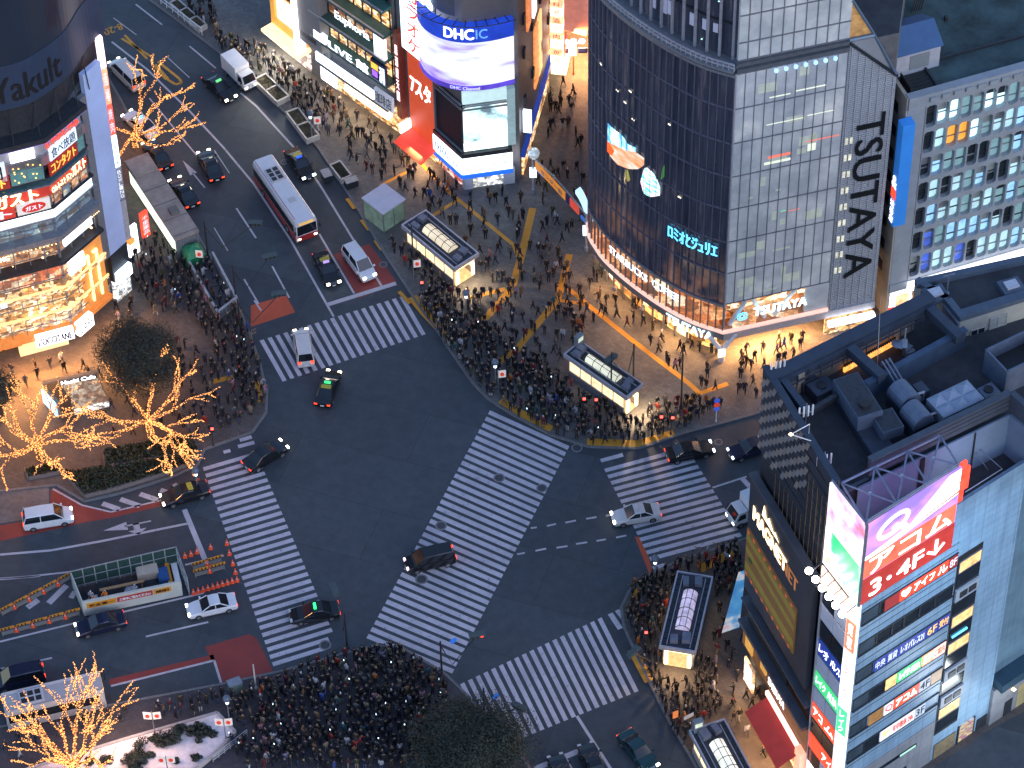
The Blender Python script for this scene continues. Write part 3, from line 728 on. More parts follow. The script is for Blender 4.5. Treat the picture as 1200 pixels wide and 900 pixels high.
qa, qb = Ws.uz(393, 22, .95), Ws.uz(433, 50, .95); Ws.text('Euphoria', E_cool, SB, qa[0], qb[0], (qa[1]+qb[1])/2-.1, (qa[1]+qb[1])/2+1.25, .97, .012)
Ws.panel('poster', em('pale_poster', (1, .88, .86), 2.0, .3, 1.2), SB, Lu-1.7, Lu, 10.9, 13.6, .5, .75)
Ws.panel('light_panel', E_cool, SB, 2.2, 4.0, 7.4, 8.5, .6, .96); Ws.text('LIVE 館', E_cool, SB, 4.6, Lu-2.6, 7.4, 8.7, .97, .012)
o = Ws.panel('sign_panel', mk('dark_panel', (.02, .03, .07), .4), SB, Lu-2.2, Lu, 7.3, 10.0, .6, .9)
Ws.panel('sign_patch', em('violet_patch', (.4, .15, 1), 1.2), o, Lu-2.0, Lu-1.2, 7.8, 8.6, .91, .95); Ws.panel('sign_patch', E_gold, o, Lu-2.1, Lu-1.1, 8.8, 9.6, .91, .95); Ws.text('酒場', E_cool, o, Lu-.9, Lu-.1, 7.5, 9.7, .93, .01)
Ws.panel('light_band', E_cool, SB, 2.4, Lu-1.9, 4.4, 5.6, .9, 1.1); Ws.panel('window_band', goods_warm, SB, 2.2, Lu-.2, 5.6, 6.9, -.5, -.3)
sign(Ws, SB, (Lu-1.8, Lu+.9, 4.2, 6.2), mk('grey_signboard', (.45, .45, .5), .5, 0, .1, 1, (.6, .65, .8), .35), '珈琲店', dark_ink, .7, 1.0)
Ws.panel('shop_front', goods_hot, SB, 1.9, Lu+1.5, PAVE, 3.6, -.58, -.4)
Ws.panel('light_panel', E_white, SB, 2.2, 4.6, 1.2, 3.1, .2, .4); Ws.panel('light_panel', E_warm, SB, 6.5, Lu, 2.6, 3.4, .2, .9)
alight('shop_light', Ws.pt(8, 3.4, 1.0), 9, 600, (1, .7, .42), Ws.pt(8, 0, 4), sy=.6)
wt = Wall(g(362, 84), g(392, 106))
TW = thing('concrete_stair_tower', 'bare concrete stair tower between the yellow shop and the balconied building', 'tower', wt.pt(0, PAVE))
mb = MB(); wt.box(mb, -.2, wt.L-.3, 5.6, 30, -6, 1.1, 0); wt.box(mb, .3, wt.L-.6, PAVE, 5.6, -6, -.2, 0); mb.build('wall', mk('stair_concrete', (.26, .25, .25), .8, 0, .12, .4), TW)
mb = MB(); wt.box(mb, .6, wt.L-1.1, 6.4, 7.0, 1.1, 1.13); mb.build('vent_plate', steel_dk, TW)
wy = Wall(g(322, 53), g(364, 87))
YB = thing('yellow_fronted_shop', 'shop building with a bright yellow lit front and long glowing canopy', 'building', wy.pt(0, PAVE))
ylw = mk('yellow_lit_frame', (.7, .38, .07), .5, 0, .15, 1, (1, .42, .07), .6)
mb = MB(); wy.box(mb, 0, wy.L-.4, PAVE, 22, -9, -.4); mb.build('wall', conc_dark, YB)
mb = MB()
for z in (3.4, 8.3, 13.6, 18.5): wy.box(mb, 0, wy.L-.4, z, z+.9, -.4, .15)
for u in (0, wy.L-1.1): wy.box(mb, u, u+.7, 3.4, 19.4, -.4, .12)
mb.build('facade_frame', ylw, YB)
for z, m_ in ((4.4, em('pale_display', (1, .88, .78), 1.1, .45, .8)), (9.3, screen_mat('pale_blue_display', [(.3, (.3, .5, .9)), (.55, (.9, .95, 1)), (.7, (1, .8, .6))], 1.2, .5)), (14.6, goods_warm)): wy.panel('display_panel', m_, YB, .8, wy.L-1.2, z, z+3.8, -.38, -.1)
mb = MB()
for k in range(9): wy.box(mb, .9+k*.45, 1.15+k*.45, 9.0, 9.35, .15, .45)
mb.build('lamp_row', steel_dk, YB)
mb = MB(); wy.box(mb, 0, wy.L, 3.0, 3.35, -.4, 1.6); mb.build('canopy', em('canopy_glow', (1, .74, .36), 1.7), YB)
wy.panel('shop_front', goods_mat('white_shop_interior', 2.4, (1, .93, .82), 1.3, .3, (.8, .6, .55)), YB, .2, wy.L-.2, PAVE, 2.95, -.38, -.2)
mb = MB(); wy.box(mb, wy.L-.4, wy.L-.1, 5.2, 20, .2, 1.5); o = mb.build('blade_sign', E_white, YB)
mb = MB(); wy.box(mb, wy.L-.5, wy.L-.1, 3.6, 5.0, .2, 1.4); mb.build('blade_sign', em('violet_white', (.75, .7, 1), 2), YB)
alight('shop_light', wy.pt(wy.L/2, 3.0, 1.5), 5, 1200, (1, .93, .78), wy.pt(wy.L/2, 0, 5), sy=1)

# ================================================================== narrow red building and the round-screen building
DC = g(545, 224); DR = g(606, 215.5); DL = g(514, 196)
Wr = Wall(DC, DR); Wl0 = Wall(DL, DC); DLx = Wl0.xy(-4.4)
Wl = Wall(DL, DC); Wred = Wall(g(484, 171), DL)
WA = Wall(g(611, 212), g(645, 92))
RBd = thing('red_banner_building', 'narrow building hung with a tall orange-red banner and a red awning at street level', 'building', Wred.pt(0, PAVE))
mb = MB(); mb.prism([Wred.xy(-2.2, -.4), Wred.xy(Wred.L-.05, -.4), Wred.xy(Wred.L-.05, -12), Wred.xy(-2.2, -12)], PAVE, 24, 0); mb.build('wall', conc_dark, RBd)
zb0, zb1 = Wred.uz(508, 166)[1], Wred.uz(492, 62)[1]
bn = Wred.panel('banner', mk('orange_red_banner', (.55, .07, .03), .55, 0, .12, .6, (1, .12, .03), .42), RBd, .1, Wred.L-.1, 2.6, 14.3, -.2, .25)
Wred.text('7スタ', E_white, bn, .5, Wred.L-.5, 8.4, 10.8, .28, .02)
sign(Wred, RBd, (.2, Wred.L-.1, 14.6, 24), E_cool, 'カラオケ', E_red, -.2, .9, .02, (.25, .02), vertical=True)
mb = MB(); Wred.box(mb, -1.9, -1.1, 3.2, 15, -.4, .4); o = mb.build('blade_sign', mk('brown_red_board', (.25, .05, .03), .6, 0, .2, 1), RBd)
Wred.text('居酒屋天国', E_pinkwhite, o, -1.75, -1.25, 5.5, 13.5, .43, .02, vertical=True)
mb = MB(); A = [Wred.pt(0, 3.0, .3), Wred.pt(Wred.L+.3, 3.0, .3), Wred.pt(Wred.L+.3, 2.15, 2.5), Wred.pt(0, 2.15, 2.5)]
mb.hexa([p-Vector((0,0,.08)) for p in (A[3], A[2], A[1], A[0])]+[A[3], A[2], A[1], A[0]])
for k in range(3): mb.tube(Wred.pt(.1+k*Wred.L/2, 2.95, .3), Wred.pt(.1+k*Wred.L/2, 2.13, 2.48), .03)
mb.build('awning', mk('red_awning_cloth', (.70, .05, .03), .7, 0, .12, 1.2, (1, .07, .03), .5), RBd)
Wred.panel('shop_front', goods_hot, RBd, 0, Wred.L, PAVE, 2.6, -.38, -.2)
Wred.panel('light_panel', E_white, RBd, -.1, .2, 2.9, 4.1, .2, 1.6)
alight('awning_light', Wred.pt(Wred.L*.7, 2.2, 1.4), 2.0, 380, (1, .62, .3), Wred.pt(Wred.L*.7, 0, 2.6))
DB = thing('round_screen_building', 'corner building with a curved glowing video screen over a white lit shop sign', 'building', (*DC, PAVE))
core = [Wl.xy(0, -.5), Wl.xy(Wl.L-.15, -.5), Wr.xy(Wr.L, -.5), WA.xy(0, -.1), WA.xy(WA.L, -.1), (g(600, 60)[0]-4, g(600, 60)[1]+4), Wl.xy(0, -12)]
mb = MB(); mb.prism(core, PAVE, 34, 0); mb.build('wall', mk('brown_grey_wall', (.20, .17, .17), .5, 0, .15, .4), DB)
# street level
Wl.panel('shop_window', goods_mat('red_goods', 1.6, (1, .7, .6), 1.5, .2, (.8, .12, .1)), DB, .4, Wl.L-.5, PAVE, 1.9, -.45, -.2)
Wr.panel('shop_window', goods_cool, DB, .3, Wr.L-1.4, PAVE, 2.1, -.45, -.25)
for W, a, c, e in ((Wr, .1, .9, -.3), (Wr, Wr.L-1.4, Wr.L-.2, -.4), (Wl, Wl.L-.5, Wl.L-.02, -.3)): W.panel('pier', white_m, DB, a, c, PAVE, 2.2, e, -.05)
mb = MB(); Wr.box(mb, 2.1, 3.6, PAVE, PAVE+.02, -.1, 1.4); mb.build('entrance_mat', steel_dk, DB)
for W, a, c in ((Wl, -.1, Wl.L+.25), (Wr, -.25, Wr.L-.5)):
    dz = .012 if W is Wr else 0
    mb = MB(); W.box(mb, a, c, 2.25+dz, 2.8+dz, -.45, .6); mb.build('blue_fascia', em('blue_fascia', (.02, .16, .8), .9), DB)
    mb = MB(); W.box(mb, a, c, 2.83+dz, 5.0+dz, -.45, .5); mb.build('sign_panel', em('white_sign_glow', (.88, .94, 1), 3.2), DB)
    mb = MB(); W.box(mb, a, c, 5.05+dz, 5.6+dz, -.45, .45); mb.build('cornice', steel_dk, DB)
Wl.text('KIRINDO コスメ', E_blue, DB, .3, Wl.L-.3, 3.3, 4.6, .52, .008); Wr.text('DRUG STORE  24H', mk('pale_blue_ink', (.3, .45, .8), .5, 0, .1, 1, (.45, .65, 1), 1.0), DB, .5, Wr.L-.9, 3.3, 4.5, .52, .006)
# dark screen and glowing poster
Wl.panel('screen', mk('dark_screen', (.018, .02, .028), .65, spec=.2), DB, 0.1, Wl.L, 5.7, 11.6, -.45, .1)
mb = MB()
for z in (5.7, 11.6, 12.2): Wl.box(mb, 0, Wl.L+.1, z, z+.12, .1, .3)
Wl.box(mb, 0, .15, 5.7, 13, .1, .3); mb.build('screen_frame', steel, DB)
o = Wr.panel('poster', screen_mat('pale_poster_screen', [(.30, (.10, .16, .20)), (.42, (.55, .85, .92)), (.55, (.85, 1, 1)), (.68, (.95, .9, .85))], 1.6, .55, (1, 1, 1), 4), DB, .05, Wr.L-.9, 5.7, 11.4, -.45, .1)
Wr.text('MIRAI', em('white_print', (.95, 1, 1), 2.6), o, .1, Wr.L-1.3, 5.8, 6.9, .12, .02)
mb = MB()
for z in (11.45, 11.9): Wr.box(mb, 0, Wr.L-.9, z, z+.1, .1, .3)
mb.build('lamp_rail', steel, DB)
mb = MB(); Wr.box(mb, Wr.L-.9, Wr.L-.05, 5.7, 13.5, -.45, .05); mb.build('ribbed_pier', mk('pale_ribs', (.45, .55, .55), .5, 0, .15, 2, (.5, .8, .8), .25), DB)
Wr.panel('sign_band', em('pale_green_band', (.7, .95, .95), .7), DB, .05, Wr.L-.9, 12.1, 13.6, -.45, 0)
# curved screen
SC = Curve([g(492, 74, 14.5), g(500, 86, 14.5), g(518, 97, 14.5), g(545, 102.5, 14.5), g(575, 100.5, 14.5), g(603, 94, 14.5)])
SC.panel('curved_screen', screen_mat('white_violet_screen', [(.32, (.35, .22, .95)), (.42, (.62, .62, 1)), (.5, (.80, .86, 1)), (.62, (.97, .97, 1))], 1.25, .55, (.3, .3, 1.3), 3.0), DB, 0, SC.L, 14.7, 20.5, -.6, 0, .6)
SC.panel('blue_band', em('deep_blue_band', (.015, .06, .55), .8, .3, .5), DB, 0, SC.L, 20.5, 22.7, -.6, .06, .6)
SC.text('DHC', E_white, DB, SC.L*.38, SC.L*.64, 20.95, 22.3, .1, .014)
SC.text('IC', mk('ghost_blue_ink', (.1, .25, .6), .5, 0, .1, 1, (.2, .5, 1), .8), DB, SC.L*.66, SC.L*.76, 21.0, 22.2, .09, .012)
SC.panel('lower_trim', em('violet_trim', (.10, .06, .55), .9, .4, .6), DB, 0, SC.L, 14.1, 14.7, -.6, .05, .6)
SC.text('DHC Channel', em('pale_violet_ink', (.5, .5, .9), 1.2), DB, SC.L*.42, SC.L*.68, 14.2, 14.6, .07, .01)
mb = MB(); poly = [SC.xy(SC.L*k/20, -.3) for k in range(21)]+[core[4], core[6]]
mb.prism(poly, 13.9, 14.1, 0); mb.build('screen_floor', conc_dark, DB); mb = MB(); mb.prism([SC.xy(SC.L*k/20, -1.2) for k in range(21)]+[core[4], core[6]], 22.7, 36, 0); mb.build('drum_wall', mk('dark_drum_wall', (.10, .105, .13), .6, 0, .25, .3), DB)
mb = MB()
for k in range(11):
    u = SC.L*(k+.3)/11; mb.tube(SC.pt(u, 22.7, -.9), SC.pt(u, 23.3, .9), .05, n=6)
mb.path([SC.pt(SC.L*k/24, 23.3, .9) for k in range(25)], .05, 6); mb.build('lamp_rail', steel_dk, DB)
# alley side
mb = MB()
for k in range(5):
    for z in (8.5, 15, 19.5): WA.box(mb, 2.2+k*4.2, 2.8+k*4.2, z, z+1.2, -.1, .12)
mb.build('vent_louvres', steel_dk, DB)
for k, (a, z0, z1, m_) in enumerate(((4, 17, 23, em('orange_poster', (1, .3, .1), .8, .5, 1.5)), (7.5, 6, 14, em('orange_poster2', (1, .34, .1), .9, .5, 1.5)), (7, 16, 26, E_pinkwhite), (9.5, 6, 14, em('amber_poster', (1, .5, .2), 1.4, .5, 1)), (10, 17, 24, E_orange))):
    WA.panel('poster', m_, DB, a, a+1.6, z0, z1, -.1, .1)
mb = MB(); WA.box(mb, .6, WA.L, 2.8, 3.4, -.1, .3); mb.build('blue_fascia', mk('navy_fascia', (.015, .04, .22), .5, 0, .2, 1, (.02, .12, .8), .3), DB)
o = WA.panel('blade_sign', E_cool, DB, .8, 1.1, 6.2, 9.2, .1, .95)
WA.panel('shop_window', goods_warm, DB, .8, WA.L-1, PAVE, 2.7, -.1, .05)
# ================================================================== glass tower with the curved screen front
K = (20.6, 2.6); M_ = (31.1, 5.4)
_p = [(692,277),(700,291),(712,307),(740,332),(775,357),(812,377),(846,391)]
QC = Curve([g(690.5, 262, 4)]+[g(x, y, 4) for x, y in _p[:-1]]+[K])
QW = Wall(K, M_); QL = 15.6; UW = 10.7
QT = thing('curved_glass_tower', 'tall glass tower with a curved dark screen front, a pale panelled side and TSUTAYA lettering', 'building', (*K, PAVE))
FZ = [7.9+4.27*k for k in range(8)]      # floor lines 7.9 .. 37.8
q_glass = nodes = None
def curtain_mat():
    m, N, L, b = nodes_mat('dark_curtain_glass')
    tc = N.new('ShaderNodeTexCoord').outputs['Object']
    sx = N.new('ShaderNodeSeparateXYZ'); L.new(tc, sx.inputs[0])
    n = noise(N, L, tc, .22, 4, .6); mp = N.new('ShaderNodeMapping'); L.new(tc, mp.inputs[0]); mp.inputs['Scale'].default_value = (1.2, 1.2, .10)
    n2 = noise(N, L, mp.outputs[0], .9, 4, .7)
    r = ramp(N, [(.35, (.005, .007, .014)), (.65, (.014, .018, .032))]); L.new(n.outputs['Fac'], r.inputs[0])
    L.new(r.outputs[0], b.inputs['Base Color']); b.inputs['Roughness'].default_value = .12
    e = ramp(N, [(.35, (.006, .009, .020)), (.58, (.018, .023, .042)), (.68, (.07, .066, .085))]); L.new(n2.outputs['Fac'], e.inputs[0])  # vertical reflection streaks painted into the glass as emission
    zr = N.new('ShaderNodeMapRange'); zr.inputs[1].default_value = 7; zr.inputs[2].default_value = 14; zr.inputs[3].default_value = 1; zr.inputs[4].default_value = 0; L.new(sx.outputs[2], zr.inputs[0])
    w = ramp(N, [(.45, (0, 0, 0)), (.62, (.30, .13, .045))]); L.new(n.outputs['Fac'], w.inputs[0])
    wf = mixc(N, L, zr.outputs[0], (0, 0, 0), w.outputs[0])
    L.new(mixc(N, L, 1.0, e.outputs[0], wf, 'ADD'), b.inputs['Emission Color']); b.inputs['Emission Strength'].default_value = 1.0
    return m
cg = curtain_mat()
qpale = panel_mat('pale_panel_glass', (.34, .36, .45), (.10, .11, .14), 60, 60, .01, .3, .1)
ql = nodes_mat('frosted_panel'); 
def frosted():
    m, N, L, b = ql
    tc = N.new('ShaderNodeTexCoord').outputs['Object']
    n = noise(N, L, tc, .28, 5, .65); r = ramp(N, [(.3, (.27, .30, .335)), (.7, (.41, .44, .48))]); L.new(n.outputs['Fac'], r.inputs[0])
    L.new(r.outputs[0], b.inputs['Base Color']); b.inputs['Roughness'].default_value = .28
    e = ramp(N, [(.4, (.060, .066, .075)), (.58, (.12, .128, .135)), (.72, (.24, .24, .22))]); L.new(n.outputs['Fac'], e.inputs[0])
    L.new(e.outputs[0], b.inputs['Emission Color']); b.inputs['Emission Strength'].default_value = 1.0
    return m
frosted()
# core
cp_ = [QC.xy(QC.L*k/24, -.4) for k in range(25)]
body = cp_+[QW.xy(QL, -.4), (40.5, 34), (14, 40), (9.2, 24)]
mb = MB(); mb.prism(body, 7.9, 38.4, 0, 1); mb.prism([QC.xy(QC.L*k/24, -3.2) for k in range(25)]+[QW.xy(1.5, -4.5), QW.xy(QL, -4.5), (40, 33), (14, 39)], PAVE, 7.9, 0)
mb.build('core_wall', [conc_dark, roof_tar], QT)
nb = 26
def mull(mb, P, L, zs, z0, z1, n, t, d, m=0):
    for k in range(n+1): 
        u = min(L-.02, L*k/n)
        a = P.pt(u, z0, d); tq = (P.pt(min(L, u+.05), 0, d)-P.pt(max(0, u-.05), 0, d)).normalized(); nq = Vector((tq.y, -tq.x, 0))
        p = [a-tq*t/2+nq*.1, a+tq*t/2+nq*.1, a+tq*t/2-nq*.1, a-tq*t/2-nq*.1]
        mb.hexa(p+[v+Vector((0, 0, z1-z0)) for v in p], m)
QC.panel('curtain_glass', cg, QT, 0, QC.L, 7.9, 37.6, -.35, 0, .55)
mb = MB(); mull(mb, QC, QC.L, FZ, 4.3, 37.6, nb, .07, .08)
for z in FZ[:-1]: QC.strip(mb, 0, QC.L, z-.07, z+.07, 0.0, .14, 0, .7)
mb.build('mullion_grid', mk('violet_grey_mullion', (.15, .145, .20), .45, .3, .15, 2), QT)
# crown ledge with gallery rails
for z0, z1, d0, d1, m_ in ((37.6, 37.9, -.4, .35, steel), (38.0, 38.25, -.4, .25, steel_dk), (38.35, 38.6, -1.2, .7, steel), (38.9, 39.0, .45, .6, alu), (39.3, 39.4, .45, .6, alu)):
    mb = MB(); QC.strip(mb, 0, QC.L, z0, z1, d0, d1, 0, .7); mb.build('crown_ledge', m_, QT)
mb = MB()
for k in range(40): mb.tube(QC.pt(QC.L*k/39, 38.6, .5), QC.pt(QC.L*k/39, 39.4, .5), .05, n=4)
mb.build('crown_rail', alu, QT)
# upper storeys with fins
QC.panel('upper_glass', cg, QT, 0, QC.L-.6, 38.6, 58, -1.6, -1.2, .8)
mb = MB(); mull(mb, QC, QC.L-.6, [], 38.8, 58, 15, .22, -.7); mb.build('sun_fins', mk('grey_fin', (.30, .30, .35), .5, .2, .2, 2), QT)
for z in (42.6, 46.4, 50.2, 54): QC.panel('upper_transom', steel_dk, QT, 0, QC.L-.6, z-.08, z+.08, -1.2, -1.0)
mb = MB()
for k, u in enumerate((.50, .57, .60, .73, .80, .86)): QC.strip(mb, QC.L*u, QC.L*u+.5, 40+.2*k, 42.0, -1.18, -1.1)
mb.build('office_blinds', mk('pale_blinds', (.4, .42, .55), .6, 0, .1, 2, (.5, .52, .75), .22), QT)
mb = MB()
for k in range(9): mb.octa(QC.pt(QC.L*r2.uniform(.1, .95), r2.uniform(39.5, 46), -1.1), .1)
mb.build('office_lights', em('small_green_white', (.5, .9, .8), 2), QT)
# pale side, grid of frosted panels
QW.panel('frosted_wall', MATS['frosted_panel'], QT, 0, UW, 7.9, 38.0, -.35, 0)
QW.panel('corner_strip', alu, QT, -.06, .10, 4.4, 38.0, -.2, .12)
mb = MB()
for k in range(1, 12): u = UW*k/11-.03; QW.box(mb, u-.03, u+.03, 7.9, 38.0, 0, .07)
for z in FZ: QW.box(mb, 0, UW, z-.05, z+.05, 0.002, .08)
mb.build('mullion_grid', mk('grey_joint', (.17, .18, .205), .5, .2, .2, 2), QT)
QW.panel('upper_frosted_wall', MATS['frosted_panel'], QT, .2, UW, 39.2, 58, -.5, -.1)
mb = MB()
for k in range(1, 10): u = UW*k/10; QW.box(mb, u-.04, u+.04, 39.2, 58, -.1, -.02)
for z in (39.3, 41.4, 44.6, 47.8, 51, 54.2): QW.box(mb, .2, UW, z-.06, z+.06, -.1, -.01)
mb.build('mullion_grid', MATS['grey_joint'], QT)
mb = MB(); QW.box(mb, 0, UW, 38.05, 38.5, -.4, .3); QW.box(mb, 0, UW, 38.7, 39.1, -.6, .15); mb.build('crown_ledge', mk('mid_steel', (.11, .12, .14), .5, .2, .2, 2), QT)
for k in range(7):
    u, z = QW.uz(908+11.6*k, 87-3.1*k); mb = MB(); p = QW.pt(u, 37.35, .3); mb.lathe([(.12, 0), (.2, .1), (.2, .3), (.08, .38)], p, 10); mb.build('spot_lamp', em('blue_spot', (.35, .6, 1), 1.6), QT)
# things seen through the frosted panels
for px, w, h, m_ in (((914,112),2.0,.12,'a'),((950,103),3.0,.14,'a'),((920,142),3.6,.1,'a'),((962,132),2.6,.1,'a'),((913,182),2.2,.3,'r'),((911,189),2.6,.3,'a'),((964,162),3.2,.12,'r'),((951,172),.8,.9,'a'),((930,246),1.2,.08,'r'),((918,247),.5,.06,'g')):
    u, z = QW.uz(*px); mm = {'a': em('dim_tube', (.9, .95, .75), .75), 'r': em('dim_red_tube', (1, .22, .15), .8), 'g': em('dim_green_tube', (.2, 1, .5), .8)}[m_]
    QW.panel('interior_light', mm, QT, max(.1, u-w/2), min(UW-.1, u+w/2), z-h/2, z+h/2, .0, .03)
for k in range(22):
    u, z = r2.uniform(1, UW-1.4), r2.choice(FZ[:-1])+r2.uniform(.5, 2.6); w_ = r2.choice((.5, .9, 1.8)); QW.panel('interior_light', em('dim_room', (.80, .86, .72), r2.choice((.14, .2))), QT, u, u+w_, z, z+r2.choice((.25, .7, 1.1)), .0, .02)
# louvred grey end with the vertical name
zr_ = 33.6; zl_ = 44.0
mb = MB(); p = [QW.pt(UW+.02, 3.3, .0), QW.pt(QL, 3.3, .0), QW.pt(QL, zr_, .0), QW.pt(UW+.02, 38.8, .0)]
qd = [v-Vector((QW.n[0], QW.n[1], 0))*.4 for v in p]; mb.hexa([p[0], p[1], qd[1], qd[0], p[3], p[2], qd[2], qd[3]]); mb.build('louvre_backing', mk('louvre_grey', (.24, .255, .28), .55, 0, .15, .3), QT)
mb = MB(); z = 3.5
while z < 38.5:
    ue = QL if z < zr_ else UW+(QL-UW)*(38.8-z)/(38.8-zr_)
    if ue > UW+.3: QW.box(mb, UW+.05, ue-.03, z, z+.08, 0, .05)
    z += .25
for k in range(7): 
    u = UW+.3+(QL-UW-.6)*k/6; QW.box(mb, u-.03, u+.03, 3.4, 38.8-(38.8-zr_)*(u-UW)/(QL-UW), .08, .12)
mb.build('louvres', mk('louvre_blade', (.40, .415, .45), .5, .0, .1, .5), QT)
us = [QW.uz(*p) for p in ((1034,133),(1002,158),(1015,300),(990,325))]
u0, u1 = us[1][0]-.2, us[0][0]+.1; z1, z0 = us[0][1]+.3, us[3][1]
QW.text('TSUTAYA', dark_ink, QT, u0+.25, u1+.2, z0, z1, .15, .004, turn=1)
mb = MB()
for k in range(9):
    z = 9+2.15*k
    for j in range(2): QW.box(mb, UW+.35+.45*j, UW+.62+.45*j, z, z+.75, .1, .16)
mb.build('stair_window_lights', em('pale_stair_light', (.9, .88, .7), .55, .5), QT)
# sloped glazed shoulder at the top of the end
mb = MB(); a, c_, d_, e_ = QW.pt(UW, 38.85, .1), QW.pt(QL, zr_+.05, .1), QW.pt(QL, zr_+.05, -9), QW.pt(UW, 38.85, -9)
mb.face([a, c_, d_, e_]); up = Vector((0, 0, .2)); mb.tube(a, c_, .16); mb.tube(c_, d_, .14); mb.tube(a, e_, .14)
mb.build('sloped_shoulder', mk('slate_glass', (.016, .022, .032), .35, 0, .3, .5, spec=.2), QT)
zt2 = QW.uz(997, 2)[1]; ub = min(QW.uz(1025, 42)[0], QL-1.2)
mb = MB(); mb.face([QW.pt(UW+.03, 39.1, -.3), QW.pt(ub, 39.1, -.3), QW.pt(UW+.03, zt2, -.3)]); mb.build('terrace_glazing', mk('warm_recess', (.20, .12, .06), .5, 0, .5, .9, (1, .55, .18), .30), QT)
mb = MB(); mb.tube(QW.pt(UW, zt2, -.2), QW.pt(ub, 39.1, -.2), .16, n=6); mb.tube(QW.pt(UW, 39.05, -.1), QW.pt(ub, 39.05, -.1), .22, n=6); mb.tube(QW.pt(ub, 39.1, -.1), QW.pt(QL, zr_, .1), .15, n=6); mb.build('terrace_frame', mk('blue_frame', (.10, .15, .22), .4, .2, .1, 2), QT)
mb = MB(); mb.face([QW.pt(UW, 38.8, -.02), QW.pt(QL, zr_, -.02), QW.pt(ub, 39.1, -.02)]); mb.build('louvre_top', MATS['louvre_grey'], QT)
# screen images on the curved front
def patch(pts, z_is, mat, name, d=.18):
    mb = MB(); mb.face([QC.pt(u, z, d) for u, z in pts]); return mb.build(name, mat, QT)
def cu(px, py):
    best = (1e9, 0, 0)
    for i in range(90):
        u = QC.L*i/89; lo, hi = 1.0, 40.0
        for _ in range(26):
            m = (lo+hi)/2
            if pj(*QC.pt(u, m))[1] > py: lo = m
            else: hi = m
        e = abs(pj(*QC.pt(u, lo))[0]-px)
        if e < best[0]: best = (e, u, lo)
    return best[1], best[2]
def blob(pxs, mat, name='screen_picture', d=.18):
    mb = MB(); P = [cu(*p) for p in pxs]
    # cut into vertical slices so that the patch follows the curve
    us = [p[0] for p in P]; lo, hi = min(us), max(us); n = max(2, round((hi-lo)/.4))
    def span(u):
        zs = []
        for (a, za), (c, zc) in zip(P, P[1:]+P[:1]):
            if (a-u)*(c-u) <= 0 and abs(a-c) > 1e-9: zs.append(za+(zc-za)*(u-a)/(c-a))
        return (min(zs), max(zs)) if zs else (0, 0)
    e = (hi-lo)*1e-3
    for k in range(n):
        a, c = lo+e+(hi-lo-2*e)*k/n, lo+e+(hi-lo-2*e)*(k+1)/n
        s0, s1 = span(a), span(c)
        mb.face([QC.pt(a, s0[0], d), QC.pt(c, s1[0], d), QC.pt(c, s1[1], d), QC.pt(a, s0[1], d)])
    return mb.build(name, mat, QT)
blob([(714,143),(718,147),(732,158),(737,168),(746,172),(746,180),(738,178),(728,176),(714,166)], screen_mat('picture_cyan', [(.35, (.06, .35, .8)), (.5, (.35, .8, 1)), (.6, (.95, 1, 1))], 1.8, 1.6, (1, 1, .35)))
blob([(714,165),(722,169),(735,175),(747,177),(756,184),(757,192),(750,197),(738,197),(726,192),(716,180)], screen_mat('picture_peach', [(.35, (.9, .28, .06)), (.5, (1, .55, .35)), (.65, (1, .85, .78))], 1.15, .6), 'screen_picture', .2)
blob([(713,164),(716,165),(722,176),(718,182),(714,176)], em('picture_red', (1, .12, .02), 1.2), 'screen_picture', .22)
blob([(754,198),(759,194),(768,203),(775,218),(774,228),(764,230),(755,226),(752,212)], screen_mat('picture_flower', [(.38, (.05, .6, .62)), (.47, (.45, .95, 1)), (.56, (1, .95, 1)), (.66, (1, .45, .7))], 1.7, 1.3))
blob([(735,198),(739,198),(741,210),(738,214),(734,206)], em('picture_olive', (.55, .5, .12), .5))
blob([(778,195),(781,192),(779,206),(776,210)], em('picture_green', (.1, .4, .08), .35))
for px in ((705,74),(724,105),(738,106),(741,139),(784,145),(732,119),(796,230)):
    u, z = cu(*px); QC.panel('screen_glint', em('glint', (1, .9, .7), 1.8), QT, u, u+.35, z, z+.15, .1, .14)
a_, b_ = cu(785, 266), cu(842, 297)
QC.text('ロミオとジュリエ', E_cyan, QT, a_[0], b_[0], a_[1]-1.1, a_[1]+.55, .22, .012)
# cafe floor and street floor
QC.panel('cafe_interior', goods_mat('cafe_interior', 2.6, (1, .68, .36), 1.5, .06, (1, .34, .1)), QT, 0, QC.L-.3, 4.5, 7.75, -2.6, -2.4, .8)
QC.panel('cafe_floor_edge', mk('pinkish_floor_edge', (.6, .42, .36), .5, 0, .1, 1, (1, .62, .5), .9), QT, 0, QC.L+.2, 4.05, 4.3, .05, .35, .6)
QC.panel('cafe_floor', goods_mat('glowing_cafe_floor', 1.1, (1, .5, .22), .7, .05, (1, .26, .06)), QT, 0, QC.L, 4.0, 4.25, -2.6, .04, .6)  # floor glows: warm cafe light put into its material
QC.panel('canopy', mk('canopy_grey', (.15, .15, .175), .5, .2, .15, 2), QT, 0, QC.L+.2, 3.2, 3.95, -.6, .32, .6)
QC.panel('lower_ledge', steel, QT, 0, QC.L, 7.6, 7.9, -2.5, .2, .7)
QC.text('STARBUCKS', E_cool, QT, cu(715, 281)[0], cu(760, 321)[0], 6.0, 6.95, .16, .008); QC.text('COFFEE', E_cool, QT, cu(765, 326)[0], cu(797, 347)[0], 6.0, 6.95, .16, .008)
QC.text('TSUTAYA', em('pale_cyan_sign', (.7, .92, 1), 3), QT, cu(784, 370)[0], cu(837, 400)[0], 2.75, 3.85, .42, .010)
